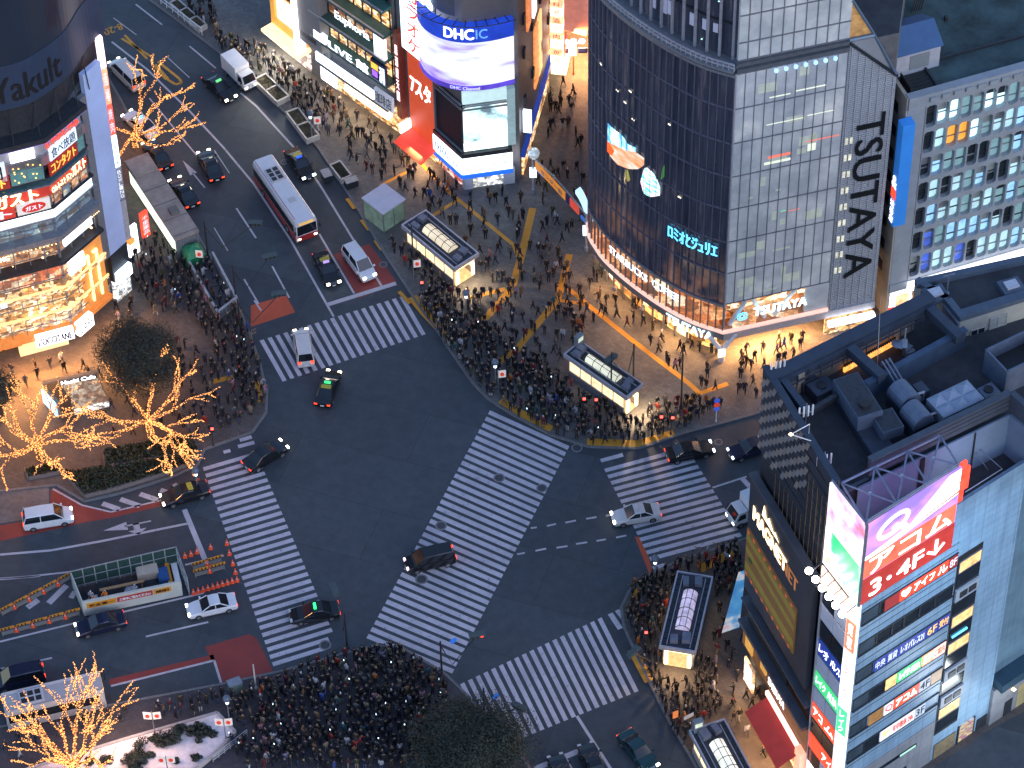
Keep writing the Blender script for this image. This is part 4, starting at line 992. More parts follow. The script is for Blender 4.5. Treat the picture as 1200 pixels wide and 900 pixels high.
QC.panel('shop_interior', goods_mat('street_interior', 3.2, (1, .6, .22), .8, .06, (1, .36, .07)), QT, 0, QC.L-1.0, PAVE, 3.2, -1.2, -1.0, .9)
mb = MB()
for k in range(14): u = QC.L*(k+.2)/14; p = QC.pt(u, PAVE, -.5); mb.tube(p, p+Vector((0, 0, 3.1)), .12)
mb.build('street_columns', steel, QT)
QW.panel('shop_interior', MATS['cafe_interior'], QT, .9, UW-2.4, 4.3, 7.6, -2.6, -2.4)
QW.panel('cafe_floor_edge', MATS['pinkish_floor_edge'], QT, 0, UW, 4.0, 4.3, .05, .3); QW.panel('cafe_floor', MATS['glowing_cafe_floor'], QT, 0, UW, 3.95, 4.25, -2.6, .04)
QW.panel('canopy', alu, QT, 0, QL, 3.0, 3.9, -.6, .3)
QW.panel('frosted_wall', MATS['frosted_panel'], QT, UW-2.4, UW, 4.3, 7.85, -.35, 0)
mb = MB()
for a, c in ((.8, 2.6), (4.4, 2.9), (5.4, 7.6)):
    p0, p1 = QW.pt(a, 4.3, -.5), QW.pt(c, 7.6, -.5); mb.tube(p0, p1, .22)
mb.build('diagonal_braces', white_m, QT)
QW.text('TSUTAYA', em('pale_cyan_sign2', (.75, .97, 1), 3), QT, 3.0, UW-2.3, 5.5, 6.7, .2, .014)
QW.text('@', E_cyan, QT, 1.3, 2.4, 5.3, 6.4, .2, .014)
QW.panel('shop_interior', goods_mat('bright_street_interior', 2.6, (1, .66, .26), .7, .1, (1, .42, .1)), QT, .8, UW, PAVE, 3.0, -4.4, -4.2)
QW.panel('light_strip', E_white, QT, UW, QL-.1, 2.2, 2.6, .3, .9); QW.panel('shop_interior', goods_warm, QT, UW, QL, PAVE, 2.2, -.5, -.2)
mb = MB(); k0 = Vector((*K, 0)); nn = (QC.pt(QC.L, 0, 1)-QC.pt(QC.L, 0, 0)); out = Vector((-.25, -.8, 0))
base_ = k0+out*.2; base_.z = PAVE
mb.path([base_, base_+Vector((0, 0, 1.5))], [.35, .3], 10)
for s_ in (-1.3, 1.3): mb.path([base_+Vector((0, 0, 1.4)), k0+Vector((s_*QW.t[0]*1.0, s_*QW.t[1]*.7-.1, 3.6))], [.3, .22], 8)
mb.build('corner_column', white_m, QT)
mb = MB(); mb.obox(tuple(base_+Vector((0, -.3, .9))), (.7, .2, .9), .3); mb.build('lit_notice', E_warm, QT)
alight('street_light', QW.pt(UW*.5, 2.9, -1.2), 7, 4500, (1, .45, .15), QW.pt(UW*.5, 0, 3.5), sy=1.5)
alight('street_light', QC.pt(QC.L*.75, 3.1, -.2), 5, 1200, (1, .50, .18), QC.pt(QC.L*.75, 0, 4), sy=.8)
alight('street_light', QC.pt(QC.L*.35, 3.1, -.2), 6, 900, (1, .50, .18), QC.pt(QC.L*.35, 0, 4), sy=.8)

# ================================================================== office block with rounded window lattice
SG = Wall((37.1, 7.6), (37.1+13.54, 7.6+4.85))
SE = thing('lattice_office_block', 'white office block with rows of rounded windows and a dark green roof', 'building', SG.pt(0, PAVE))
sdir = math.atan2(4.85, 13.54)
SD = 24
mb = MB(); mb.prism([SG.xy(0, -.9), SG.xy(34, -.9), SG.xy(34, -SD), SG.xy(0, -SD)], PAVE, 29.3, 0, 1)
mb.build('wall', [mk('dark_slot_wall', (.05, .05, .055), .6, 0, .3, .6), mk('green_roof', (.035, .065, .07), .8, 0, .6, .35, bump=.3)], SE)
lat = mk('concrete_lattice', (.27, .30, .335), .6, 0, .12, .8)
mb = MB(); mw = 1.22; rows = 7; pz = 3.34; zb = 5.0; ncol = 15
def lattice():
    # every bay: rounded opening in a slab
    for r in range(rows):
        for c in range(ncol):
            u0 = 1.9+c*mw; z0 = zb+r*pz
            o = [(u0, z0), (u0+mw, z0), (u0+mw, z0+pz), (u0, z0+pz)]
            iu0, iu1, iz0, iz1, q = u0+.09, u0+mw-.09, z0+.42, z0+pz-.16, .22
            inn = [(iu0+q, iz0), (iu1-q, iz0), (iu1, iz0+q), (iu1, iz1-q), (iu1-q, iz1), (iu0+q, iz1), (iu0, iz1-q), (iu0, iz0+q)]
            ou = [(iu0+q, z0), (iu1-q, z0), (u0+mw, iz0+q), (u0+mw, iz1-q), (iu1-q, z0+pz), (iu0+q, z0+pz), (u0, iz1-q), (u0, iz0+q)]
            cor = {1: (u0+mw, z0), 3: (u0+mw, z0+pz), 5: (u0, z0+pz), 7: (u0, z0)}
            P = lambda p, d: SG.pt(p[0], p[1], d)
            for k in range(8):
                j = (k+1) % 8
                if k in cor: mb.face([P(ou[k], .25), P(cor[k], .25), P(ou[j], .25), P(inn[j], .25), P(inn[k], .25)])
                else: mb.face([P(ou[k], .25), P(ou[j], .25), P(inn[j], .25), P(inn[k], .25)])
                mb.face([P(inn[k], .25), P(inn[j], .25), P(inn[j], -.3), P(inn[k], -.3)])
lattice(); uend = 1.9+ncol*mw
SG.box(mb, 0, 1.88, zb, zb+rows*pz, -.9, .2); SG.box(mb, uend+.01, 34, 4.2, zb+rows*pz, -.9, .24)
SG.box(mb, 0, 34, zb+rows*pz+.01, 29.3, -.9, .35); SG.box(mb, 0, 34, 3.9, zb-.01, -.9, .3)
for c in range(ncol): SG.box(mb, 1.9+c*mw+.15, 1.9+c*mw+mw-.15, 4.25, 4.8, .3, .42)
mb.build('window_lattice', lat, SE)
pan = [mk('pane_dark', (.02, .03, .035), .15, 0, .3, 1), mk('pane_grey', (.10, .15, .16), .3, 0, .2, .7, (.27, .50, .58), .62), mk('pane_pale', (.2, .26, .27), .3, 0, .2, .7, (.45, .74, .85), 1.0), mk('pane_blue', (.1, .18, .3), .25, 0, .3, .8, (.34, .66, 1), 1.05), em('pane_lit', (.6, .92, 1), 1.5), em('pane_orange', (1, .42, .06), .9), mk('pane_deepblue', (.05, .08, .3), .25, 0, .3, .8, (.1, .22, 1), .6)]
r3 = random.Random(11)
for r in range(rows):
    for c in range(ncol):
        u0 = 1.9+c*mw+.09; z0 = zb+r*pz+.42; z1 = zb+r*pz+pz-.16
        w = [1, 2, 5, 6, 1, 0, 1] if r < 2 else [1, 4, 5, 3, 0, 0, 0] if r < 4 else [2, 5, 3, 2, 1, 0, 0]
        m_ = pan[r3.choices(range(7), w)[0]]
        if r == 6 and c in (2, 5): m_ = pan[4]
        if r == 5 and c in (2, 3): m_ = pan[5]
        if r in (0, 1) and c == 1: m_ = pan[6]
        if c == 0: m_ = pan[0]
        mb = MB(); SG.box(mb, u0, u0+mw-.18, z0, z1, -.36, -.26); o = mb.build('window', m_, SE)
        mb = MB(); zc = z0+(z1-z0)*r3.choice((.3, .36, .36, .42))
        SG.box(mb, u0, u0+mw-.18, zc-.05, zc+.05, -.26, -.16)
        if m_ in (pan[5],): pass
        h = r3.choice((0, .5, .9, 1.3))
        SG.box(mb, u0+.03, u0+mw-.21, z1-.05-h, z1-.04, -.26, -.22); mb.build('window_bar', r3.choice((steel_dk, steel, mk('blind_grey', (.25, .29, .29), .6, 0, .1, 2))), o)
mb = MB(); SG.box(mb, 1.8, 34, 4.2, 5.0, .45, 1.0); mb.build('light_strip', em('facade_strip', (.95, .95, 1), 2.6), SE)
SG.panel('shop_front', goods_warm, SE, 1.2, 34, PAVE, 3.2, -.9, -.5); SG.panel('light_panel', E_white, SE, 0, 2.6, .6, 3.9, -.85, .1)
o = SG.panel('poster', em('orange_peach', (1, .6, .3), 1.2, .5, 1), SE, .9, 2.3, .8, 3.1, .1, .15); SG.panel('poster', E_red, SE, .1, .8, .6, 1.6, .1, .15)
# side wall with dark slots, blue blade sign, parapet, hut
mb = MB(); sw = Wall(SG.xy(0, -14), SG.xy(0, .15)); sw.box(mb, 0, sw.L, PAVE, 29.8, -.2, .15); mb.build('side_wall', mk('tan_side_wall', (.42, .37, .30), .7, 0, .2, .5), SE)
mb = MB()
for k in range(8): sw.box(mb, 6.8, 12.6, 5.6+3.0*k, 6.9+3.0*k, .15, .18)
mb.build('side_window_slots', black_m, SE)
mb = MB(); SG.box(mb, -.9, .35, 14.4, 27.6, .25, 1.3); o = mb.build('blade_sign', mk('bright_blue_board', (.03, .20, .58), .5, 0, .08, .5, (.03, .26, .9), .25), SE)
sb = Wall(SG.xy(-.92, .2), SG.xy(-.92, 1.35))
wf = Wall(SG.xy(-.9, 1.32), SG.xy(.35, 1.32))
wl_ = Wall(SG.xy(-.93, .2), SG.xy(-.93, 1.3))
wl_.text('&', E_white, o, .1, wl_.L-.1, 19.3, 20.7, .02, .02); wl_.panel('sign_patch', E_red, o, .1, wl_.L-.1, 17.9, 19.1, .0, .04); wl_.text('渋谷店', E_white, o, .15, wl_.L-.15, 14.7, 17.7, .03, .02, vertical=True)
mb = MB()
for a, c, e, f in ((0, 34, -.6, .1), ): SG.box(mb, a, c, 29.3, 29.9, -.5, .36)
for k in range(27): SG.box(mb, 1.9+k*mw+.2, 1.9+k*mw+1.0, 29.0, 29.5, .36, .55)
mb.build('parapet', lat, SE)
mb = MB(); SG.box(mb, 3.5, 34, 29.32, 29.6, -4.2, -4.0); SG.box(mb, 3.3, 3.5, 29.32, 29.6, -4.2, -.8); SG.box(mb, 8, 8.3, 29.32, 29.9, -9, -8.7); mb.build('roof_kerb', steel_dk, SE)
mb = MB()
for k in range(6): SG.box(mb, 0.2, 3.2, 29.32, 29.36, -3.2+.45*k, -2.9+.45*k)
SG.box(mb, .6, .7, 29.37, 30.2, -3.0, -.8); mb.build('roof_walkway', black_m, SE)
HU = thing('roof_hut', 'small pale hut with a blue pitched roof on top of the lattice office block', 'hut', SG.pt(3, 29.3, -8))
mb = MB(); SG.box(mb, -.1, 4.8, 29.31, 32.0, -7.8, -3.4); mb.build('wall', mk('pale_hut', (.38, .39, .44), .7, 0, .15, 1), HU)
mb = MB(); e = [SG.pt(-.3, 31.95, -3.2), SG.pt(5.0, 31.95, -3.2), SG.pt(5.0, 33.4, -5.6), SG.pt(-.3, 33.4, -5.6)]; f = [SG.pt(-.3, 31.95, -8.0), SG.pt(5.0, 31.95, -8.0)]
mb.face([e[0], e[1], e[2], e[3]]); mb.face([e[3], e[2], f[1], f[0]]); mb.face([e[1], f[1], e[2]]); mb.face([f[0], e[0], e[3]]); mb.build('roof', mk('blue_roof', (.045, .11, .24), .5, 0, .1, 1), HU)
mb = MB(); SG.box(mb, 1.7, 3.7, 29.8, 31.5, -3.4, -3.35); mb.build('shutter', mk('shutter_grey', (.2, .23, .25), .5, 0, .1, 6), HU)
PT = thing('rooftop_plant_tower', 'grey rendered rooftop plant block behind the hut', 'plant block', SG.pt(0, 29.3, -14))
mb = MB(); SG.box(mb, -1.5, 3.6, 29.3, 46, -20, -10.2); mb.build('wall', mk('slate_render', (.10, .135, .16), .75, 0, .2, .3), PT)
mb = MB()
for k in range(5): mb.tube(SG.pt(5.6+.25*k, 29.4, -11), SG.pt(6.2+.25*k, 31.0+.2*k, -11.4), .07, n=6)
mb.build('pipes', steel_dk, PT)

# ================================================================== lane beside the tower: sign stack, awnings, lamp
AL = Wall(g(645, 92), g(664, 8))
AB = thing('lane_shop_building', 'warm lit shop building with stacked lantern signs in the narrow lane', 'building', AL.pt(0, PAVE))
mb = MB(); mb.prism([AL.xy(.2, -.5), AL.xy(AL.L+20, -.5), AL.xy(AL.L+20, -10), AL.xy(.2, -10)], PAVE, 11, 0); mb.build('wall', wall_brown, AB)
AL.panel('shop_front', goods_hot, AB, .2, AL.L+18, PAVE, 3.2, -.45, -.2); AL.panel('window_band', goods_warm, AB, .4, AL.L+18, 4.4, 8, -.45, -.3)
mb = MB(); AL.box(mb, -1.1, -.1, 12.2, 22, .2, 1.5); mb.build('blade_sign', mk('brown_red_board', (.25, .05, .03), .6), AB)
for k in range(8):
    z = 3.2+1.12*k; mb = MB(); AL.box(mb, -1.1, -.1, z, z+1.02, .2, 1.5); o = mb.build('lantern_sign', em(('lantern_a', 'lantern_b')[k % 2], ((1, .80, .60), (1, .45, .25))[k % 2], (3.0, 2.0)[k % 2], .5, 1.2), AB)
    ww = Wall(AL.xy(-1.12, .2), AL.xy(-1.12, 1.5))
    ww.text('酒魚焼肉居酒屋料'[k], E_red, o, .3, 1.0, z+.2, z+.85, .03, .01)
mb = MB(); q_ = [AL.pt(3, 4.6, .2), AL.pt(11, 4.6, .2), AL.pt(11, 3.9, 3.4), AL.pt(3, 3.9, 3.4)]; mb.hexa([v-Vector((0, 0, .1)) for v in q_[::-1]]+q_[::-1]); mb.build('awning', mk('pinkish_awning', (.55, .22, .16), .7, 0, .15, .8, (1, .28, .15), .35), AB)
mb = MB(); AL.box(mb, .2, 1.6, 2.2, 5.4, 1.4, 1.55); mb.build('hanging_banner', mk('red_hanging_cloth', (.6, .06, .04), .7, 0, .15, 2, (1, .12, .05), .45), AB)
mb = MB(); AL.box(mb, -1.4, 3.0, 2.0, 3.0, .3, 1.9); mb.build('lit_awning', E_warm, AB)
alight('lane_light', AL.pt(2, 4.2, 2.2), 3, 4200, (1, .42, .14), AL.pt(2, 0, 3)); alight('lane_light', AL.pt(11, 4.2, 3.5), 3, 3200, (1, .45, .16), AL.pt(11, 0, 4))
def tallpost(x, y, name, label, cat, z=4.6): 
    t = thing(name, label, cat, (x, y, PAVE)); mb = MB(); mb.lathe([(.14, 0), (.12, .3), (.07, .35), (.06, z)], (x, y, PAVE), 8); mb.build('post', steel_dk, t); return t
x, y = g(672, 88)
t = tallpost(x, y, 'street_lamp', 'three headed street lamp with an orange post in the lane beside the glass tower', 'street lamp', 4.4)
t.children[0].data.materials[0] = mk('orange_post', (.5, .16, .05), .5)
for a in (-.9, 0, .9):
    mb = MB(); mb.tube((x, y, 4.3), (x+a, y, 4.75), .04); mb.lathe([(.1, 0), (.34, .12), (.36, .3), (.1, .42)], (x+a, y, 4.6), 10); mb.build('lamp_head', E_cool, t)
mb = MB(); mb.box(x-.3, y-.25, 3.0, x+.3, y+.25, 4.0); mb.build('lantern', E_cool, t)
mb = MB(); mb.box(x-1.6, y-.1, 3.2, x-.5, y, 3.9); mb.box(x+.5, y-.1, 3.2, x+1.5, y, 3.9); mb.build('street_name_plate', navy_ink, t)
# fix-up of the blue blade sign lettering happens where it is built; here: dark roofed block, the dark corner building and the white tiled one
Mf, Mn = (20.3, -36.0), (25.0, -48.2)
MW = Wall(Mf, Mn)
AA, AB_ = g(1098, 887), g(1156, 848)
_aw = Wall(AA, AB_); AC = _aw.xy(-11.9); AW = Wall(AC, _aw.xy(30)); AL_ = Wall(Mn, AC)
MG = thing('dark_corner_building', 'dark clad corner building with a MAGNET logo, striped panel and machinery on its roof', 'building', (*Mf, PAVE))
fr = (math.cos(rad(29.8)), math.sin(rad(29.8)))
def mg(a, d): 
    "a metres along the front parapet from the near corner, d metres back"
    return (Mn[0]+fr[0]*a+MW.t[0]*-d, Mn[1]+fr[1]*a+MW.t[1]*-d)
RZ = 38.6; TZ = 41.3
clad = mk('charcoal_cladding', (.028, .030, .040), .45, .2, .25, .6)
mb = MB(); mb.prism([mg(.25, .2), mg(30, .2), mg(30, 12.9), mg(0.25, 12.9)], PAVE, RZ, 0, 1); mb.build('wall', [clad, roof_tar], MG)
mb = MB(); MW.box(mb, 0, MW.L, 31.6, TZ, -.3, .02); mb.build('upper_cladding', mk('dark_upper_glass', (.022, .024, .032), .25, 0, .3, .6), MG)
# scale pattern on the far part, slim copper lines on the near part
mb = MB(); mb2 = MB(); rr = random.Random(5)
for i in range(14):
    for j in range(12):
        u = .2+i*.62; z = 32.0+j*.76
        lim = 8.4-(j < 4)*(4-j)*1.2
        if u > lim: continue
        if (i+j) % 2 == 0:
            a = [MW.pt(u, z, .26), MW.pt(u+.54, z+.18, .26), MW.pt(u+.62, z+.86, .05), MW.pt(u+.06, z+.68, .05)]
            (mb if rr.random() < .6 else mb2).face(a)
mb.build('scale_panels', mk('grey_scale_panel', (.17, .16, .17), .5, .0, .3, 1), MG); mb2.build('scale_panels', mk('brown_scale_panel', (.20, .165, .15), .5, .0, .3, 1), MG)
mb = MB()
for k in range(12):
    u = 3.5+k*.8
    MW.box(mb, u-.025, u+.025, 28.6, 38.0 if k > 6 else 32.0, .05, .08)
mb.build('copper_fins', mk('copper_line', (.26, .17, .10), .4, .3, .1, 2), MG)
mb = MB()
for k in range(9): MW.box(mb, 2.5, MW.L, 28.6+1.4*k, 28.65+1.4*k, .03, .06)
mb.build('transoms', steel_dk, MG)
mb = MB(); MW.box(mb, 0, MW.L-.9, 13.4, 28.2, .02, .55); mb.build('sign_wall', mk('slate_sign_wall', (.045, .048, .062), .5, .1, .25, .4), MG)
for a_, c_, e_ in ((28.2, 28.5, .7), (8.4, 8.8, .9), (11.6, 11.8, .75)): MW.panel('ledge', mk('grey_ledge', (.09, .09, .11), .5, .2, .2, 1), MG, -.05, MW.L-.2, a_, c_, .02, e_)
MW.text('MAGNET', E_warm, MG, 1.0, 7.4, 23.6, 25.3, .6, .014)
mb = MB()
for a, c, e in ((2.6, 3.2, 27.5), (3.2, 4.6, 26.9), (4.6, 5.6, 26.4)): mb.face([MW.pt(a, 25.9, .62), MW.pt(c+.4, 25.9, .62), MW.pt((a+c)/2, e, .62)])
mb.build('crown_logo', E_warm, MG)
MW.text('MAGNET', mk('ghost_orange', (.3, .13, .05), .5, 0, .1, 1, (.8, .3, .1), .35), MG, 3.0, 9.6, 23.4, 25.1, .58, .014)
o = MW.panel('striped_panel', mk('brown_stripe', (.16, .085, .03), .5, 0, .15, 1, (.4, .18, .05), .14), MG, .2, 9.9, 15.6, 21.6, .55, .7)
for z0, z1 in ((16.4, 17.3), (18.6, 19.3), (20.2, 21.0)): MW.panel('stripe', mk('olive_yellow', (.22, .17, .03), .5, 0, .15, 1, (.5, .38, .06), .13), o, .25, 9.85, z0, z1, .7, .72)
mb = MB()
for k in range(9):
    for z in (15.65, 21.2): MW.box(mb, .4+k*1.06, .75+k*1.06, z, z+.3, .7, .73)
mb.build('chequer', mk('orange_chip', (.5, .10, .04), .5, 0, .1, 1, (.9, .2, .06), .3), o)
MW.panel('chequer', mk('green_patch', (.03, .12, .03), .5), o, .9, 1.5, 18.0, 18.5, .72, .74)
MW.panel('recess', black_m, MG, .6, 8.5, 9.2, 11.4, .02, .3)
MW.panel('shop_sign_band', mk('brown_lit_band', (.1, .05, .03), .5, 0, .3, .7, (1, .4, .12), .12), MG, 0, MW.L, 5.2, 8.3, .02, .35)
MW.text('SHIBUYA', E_white, MG, 5.4, 8.6, 5.9, 6.8, .4, .014)
MW.panel('gold_sign', mk('gold_sign', (.4, .2, .05), .5, 0, .2, 2, (1, .5, .1), .6), MG, .8, 2.2, 5.8, 7.2, .36, .5)
MW.panel('gold_sign', MATS['gold_sign'], MG, 3.9, 5.0, 6.4, 7.6, .36, .5)
MW.panel('entrance', goods_mat('entrance_glow', 3.0, (1, .8, .55), .8, .3, (1, .55, .25)), MG, .3, 2.2, PAVE, 3.4, .02, .2)
MW.panel('entrance_panel', E_white, MG, .6, 1.9, .5, 3.0, .2, .26)
MW.panel('shop_front', goods_hot, MG, 6.0, MW.L-.4, PAVE, 3.2, .02, .2)
mb = MB(); a = [MW.pt(5.6, 4.2, .4), MW.pt(12.2, 4.2, .4), MW.pt(12.2, 3.0, 2.6), MW.pt(5.6, 3.0, 2.6)]; mb.hexa([v-Vector((0, 0, .1)) for v in a[::-1]]+a[::-1]); mb.build('awning', mk('dark_red_awning', (.30, .03, .025), .7, 0, .15, 1, (.8, .05, .03), .12), MG)
MW.panel('light_strip', em('red_white_strip', (1, .45, .35), 3), MG, 5.4, 12.2, 4.3, 4.8, .3, .6)
mb = MB(); MW.box(mb, 11.9, 12.9, PAVE, 5.0, .1, .8); mb.build('lit_pillar', em('red_pillar', (1, .3, .2), 1.8), MG)
alight('entrance_light', MW.pt(2, 3.2, .8), 2.5, 260, (1, .58, .26), MW.pt(2.5, 0, 4), sy=1); alight('entrance_light', MW.pt(9, 2.9, 1.2), 6, 560, (1, .56, .24), MW.pt(9, 0, 4.5), sy=1)
mb = MB(); p = [MW.pt(-.5, 6.8, .5), MW.pt(-.5, 6.8, 2.2)]; q = [MW.pt(-.5, 14.8, .2), MW.pt(-.5, 14.8, .9)]
mb.face([p[0], p[1], q[1], q[0]]); mb.face([q[0], q[1], p[1], p[0]]); 
fl = mb.build('hanging_banner', screen_mat('blue_white_red_cloth', [(.36, (.06, .30, .75)), (.5, (.12, .45, .9)), (.56, (.8, .85, .95)), (.64, (.85, .2, .3))], .55, .35, (1, 1, 1), 2), MG)
# roof edges, beams, shaft
mb = MB(); MW.box(mb, -.1, MW.L+.1, RZ, TZ, -.45, -.31); MW.box(mb, -.1, MW.L+.1, TZ, TZ+.12, -.5, .1); mb.build('parapet', mk('navy_parapet', (.03, .045, .07), .6, .1, .2, 1), MG)
frw = Wall(mg(.4, .25), mg(17.2, .25))
mb = MB(); frw.box(mb, 3.2, frw.L, 39.4, 41.3, -.35, .0); frw.box(mb, 3.2, frw.L, 41.3, 41.45, -.45, .1); frw.box(mb, 0, 3.2, RZ, RZ+.5, -.3, 0)
for z in (39.9, 40.4, 40.9): frw.box(mb, 3.2, frw.L, z, z+.1, .0, .06)
mb.build('parapet', mk('blue_black_parapet', (.05, .065, .09), .6, .1, .2, 1), MG)
rw = Wall(mg(17.2, .25), mg(18.4, -4.6)); mb = MB(); rw.box(mb, 0, rw.L, 39.4, 41.3, -.3, 0); rw.box(mb, 0, rw.L, 41.3, 41.45, -.4, .1); mb.build('parapet', MATS['blue_black_parapet'], MG)
bl_m = mk('blue_grey_beam', (.034, .048, .076), .6, .2, .2, .8)
BB = Wall(mg(-.2, 12.4), mg(16.8, 13.2))
def bm(mb, p, q, w, h, z): W = Wall(p, q); W.box(mb, 0, W.L, z-h, z, -w/2, w/2)
mb = MB(); bm(mb, mg(-.1, 12.0), mg(16.3, 12.5), 1.1, .45, 41.45); bm(mb, mg(.3, 11.3), mg(16.3, 11.8), .3, .8, 41.2); mb.build('roof_beam', bl_m, MG)
mb = MB(); bm(mb, mg(7.6, 11.4), mg(8.6, 7.4), .8, .9, 41.3); mb.build('roof_beam', bl_m, MG)
mb = MB(); bm(mb, mg(15.6, 11.5), mg(16.4, 7.6), .8, .9, 41.35); mb.build('roof_beam', bl_m, MG)
mb = MB(); bm(mb, mg(1.0, 11.4), mg(1.3, 7.6), .6, .9, 41.25); mb.build('roof_beam', bl_m, MG)
mb = MB(); bm(mb, mg(1.2, 7.8), mg(5.2, 8.3), .4, .5, 40.4); mb.build('roof_beam', steel_dk, MG)
mb = MB()
for k in range(14): p = mg(1.2+k*1.12, 11.0); mb.tube((*p, 40.0), (*p, 41.1), .05, n=4)
bm(mb, mg(1.0, 10.95), mg(16.0, 11.45), .08, .1, 40.4); mb.build('gallery_rail', bl_m, MG)
mb = MB(); W = Wall(mg(1.4, 11.2), mg(14.5, 12.1)); W.box(mb, 0, W.L, RZ, 40.9, -.2, 0); mb.build('shaft_wall', mk('beige_shaft_wall', (.19, .17, .15), .8, 0, .2, .5), MG)
mb = MB()
for a in (1.0, 6.2, 11.0): W.box(mb, a, a+.7, RZ, 40.9, 0, .1)
mb.build('pilaster', mk('tan_pilaster', (.24, .2, .16), .8), MG)
mb = MB(); W.box(mb, 5.6, 11.2, RZ+.05, RZ+.5, .3, .5); mb.build('lit_gutter', em('amber_gutter', (1, .38, .08), 1.6, .5, 3), MG)
mb = MB()
for k in range(26): W.box(mb, 5.7+k*.21, 5.82+k*.21, RZ+.55, RZ+.75, .2, .4)
mb.build('louvre', steel_dk, MG)
mb = MB(); W = Wall(mg(7.2, 7.6), mg(17.5, 8.3)); W.box(mb, 0, W.L, RZ, 40.6, -.25, 0); W.box(mb, 0, W.L, 40.6, 40.8, -.4, .15); mb.build('screen_wall', mk('navy_screen_wall', (.045, .075, .13), .5, .2, .2, 1), MG)
mb = MB(); c0 = Vector((*mg(12.4, 10.2), RZ))
for k in range(12):
    t = k*.42; p = c0+Vector((math.cos(t)*.55, math.sin(t)*.55, .18*k)); mb.obox(tuple(p), (1.0, .42, .06), t)
mb.tube(c0, c0+Vector((0, 0, 3.2)), .08)
mb.build('spiral_stair', steel, MG)
# machinery
def unit(px, size, rot, mat, name, label, cat, z=RZ, parts=None, group=None):
    x, y = g(*px, z); t = thing(name, label, cat, (x, y, z), rot, group); mb = MB(); mb.obox((0, 0, 0), size, 0, 0)
    mb.obox((0, 0, size[2]), (size[0]*.96, size[1]*.96, .06), 0, 0); mb.build('casing', mat, t, True); return t
fa = rad(29.8); lt = mk('light_plant_casing', (.11, .14, .20), .5, .2, .2, 1.2); dkc = mk('dark_plant_casing', (.05, .06, .085), .5, .3, .25, 1.2)
ma = math.atan2(MW.t[1], MW.t[0])
t = unit((1016,509), (8.2, 2.0, .9), ma, dkc, 'plant_plinth', 'long low grey plinth carrying the air handling boxes on the dark roof', 'plinth')
t = unit((1004,478), (4.6, 2.2, 1.5), ma, lt, 'air_handling_unit', 'big dark topped air handling box on the long rooftop plinth', 'air unit', RZ+.97)
mb = MB(); mb.obox((0, 0, 1.57), (4.3, 2.0, .05), 0); mb.build('top_panel', steel_dk, t, True)
mb = MB(); mb.lathe([(.5, 0), (.5, .3), (.3, .32)], (1.2, 0, 1.62), 14); mb.build('fan', black_m, t, True)
t = unit((1038,511), (2.2, 1.9, 1.0), ma, lt, 'air_handling_unit', 'smaller pale sided air unit beside the front parapet of the dark roof', 'air unit', RZ+.0)
t.location.z = RZ+.9; mb = MB(); mb.obox((0, 0, -.9), (2.0, 1.7, .9), 0); mb.build('stand', dkc, t, True)
mb = MB(); mb.obox((0, 0, 1.06), (2.0, 1.7, .04), 0); mb.build('top_panel', steel_dk, t, True)
for k, (px, lb) in enumerate((((1060,478), 'round cooling tower drum nearer the back of the dark roof'), ((1075,502), 'round cooling tower drum next to the front parapet of the dark roof'))):
    x, y = g(*px, RZ); t = thing('cooling_tower', lb, 'cooling tower', (x, y, RZ), fa, 'cooling towers on the dark roof')
    mb = MB(); mb.obox((0, 0, 0), (2.3, 2.0, 1.3), 0); mb.build('casing', dkc, t, True)
    mb = MB(); mb.tube((-.2, -1.0, 1.55), (-.2, 1.0, 1.55), 1.0, n=20); mb.build('fan_drum', lt, t, True)
    mb = MB(); mb.obox((1.5, 0, 0), (.9, 1.2, 1.6), 0); mb.build('pump_box', dkc, t, True)
    mb = MB(); mb.path([(1.2, -.7, .3), (1.2, -.7, 1.9), (.4, -.7, 2.0)], .12, 8); mb.build('pipe', steel, t, True)
x, y = g(1117, 488, RZ); t = thing('water_tank', 'pale panelled water tank with a six cushion top on the dark roof', 'water tank', (x, y, RZ), fa)
mb = MB(); mb.obox((0, 0, .25), (4.0, 2.4, 1.9), 0); mb.build('tank_body', mk('tank_panel', (.19, .23, .28), .5, 0, .15, 1), t, True)
mb = MB()
for i in range(3):
    for j in range(2):
        cx, cy = -1.33+1.33*i, -.6+1.2*j; q = [(cx-.64, cy-.57, 2.152), (cx+.64, cy-.57, 2.152), (cx+.64, cy+.57, 2.152), (cx-.64, cy+.57, 2.152)]; ap = (cx, cy, 2.5)
        for k in range(4): mb.face([q[k], q[(k+1) % 4], ap])
mb.build('tank_lid', mk('tank_lid', (.22, .27, .36), .5, 0, .1, 1), t, True)
mb = MB()
for i in (-1.9, 0, 1.9): mb.obox((i, 0, 0), (.25, 2.5, .25), 0)
for i in (-.67, .67): mb.obox((i, -1.22, .3), (.05, .05, 1.8), 0)
mb.build('frame', steel_dk, t, True)
x, y = g(1190, 437, RZ); t = thing('stair_head', 'pale blue roof housing with an open top at the right of the dark roof', 'roof housing', (x, y, RZ), fa)
mb = MB()
for a in ((0, -1.4, 4.4, .15), (0, 1.4, 4.4, .15), (-2.2, 0, .15, 2.95), (2.2, 0, .15, 2.95)): mb.obox((a[0], a[1], 0), (a[2], a[3], 2.8), 0)
mb.build('casing', lt, t, True); mb = MB(); mb.obox((0, 0, 0), (4.2, 2.6, 1.4), 0); mb.build('inner_floor', black_m, t, True)
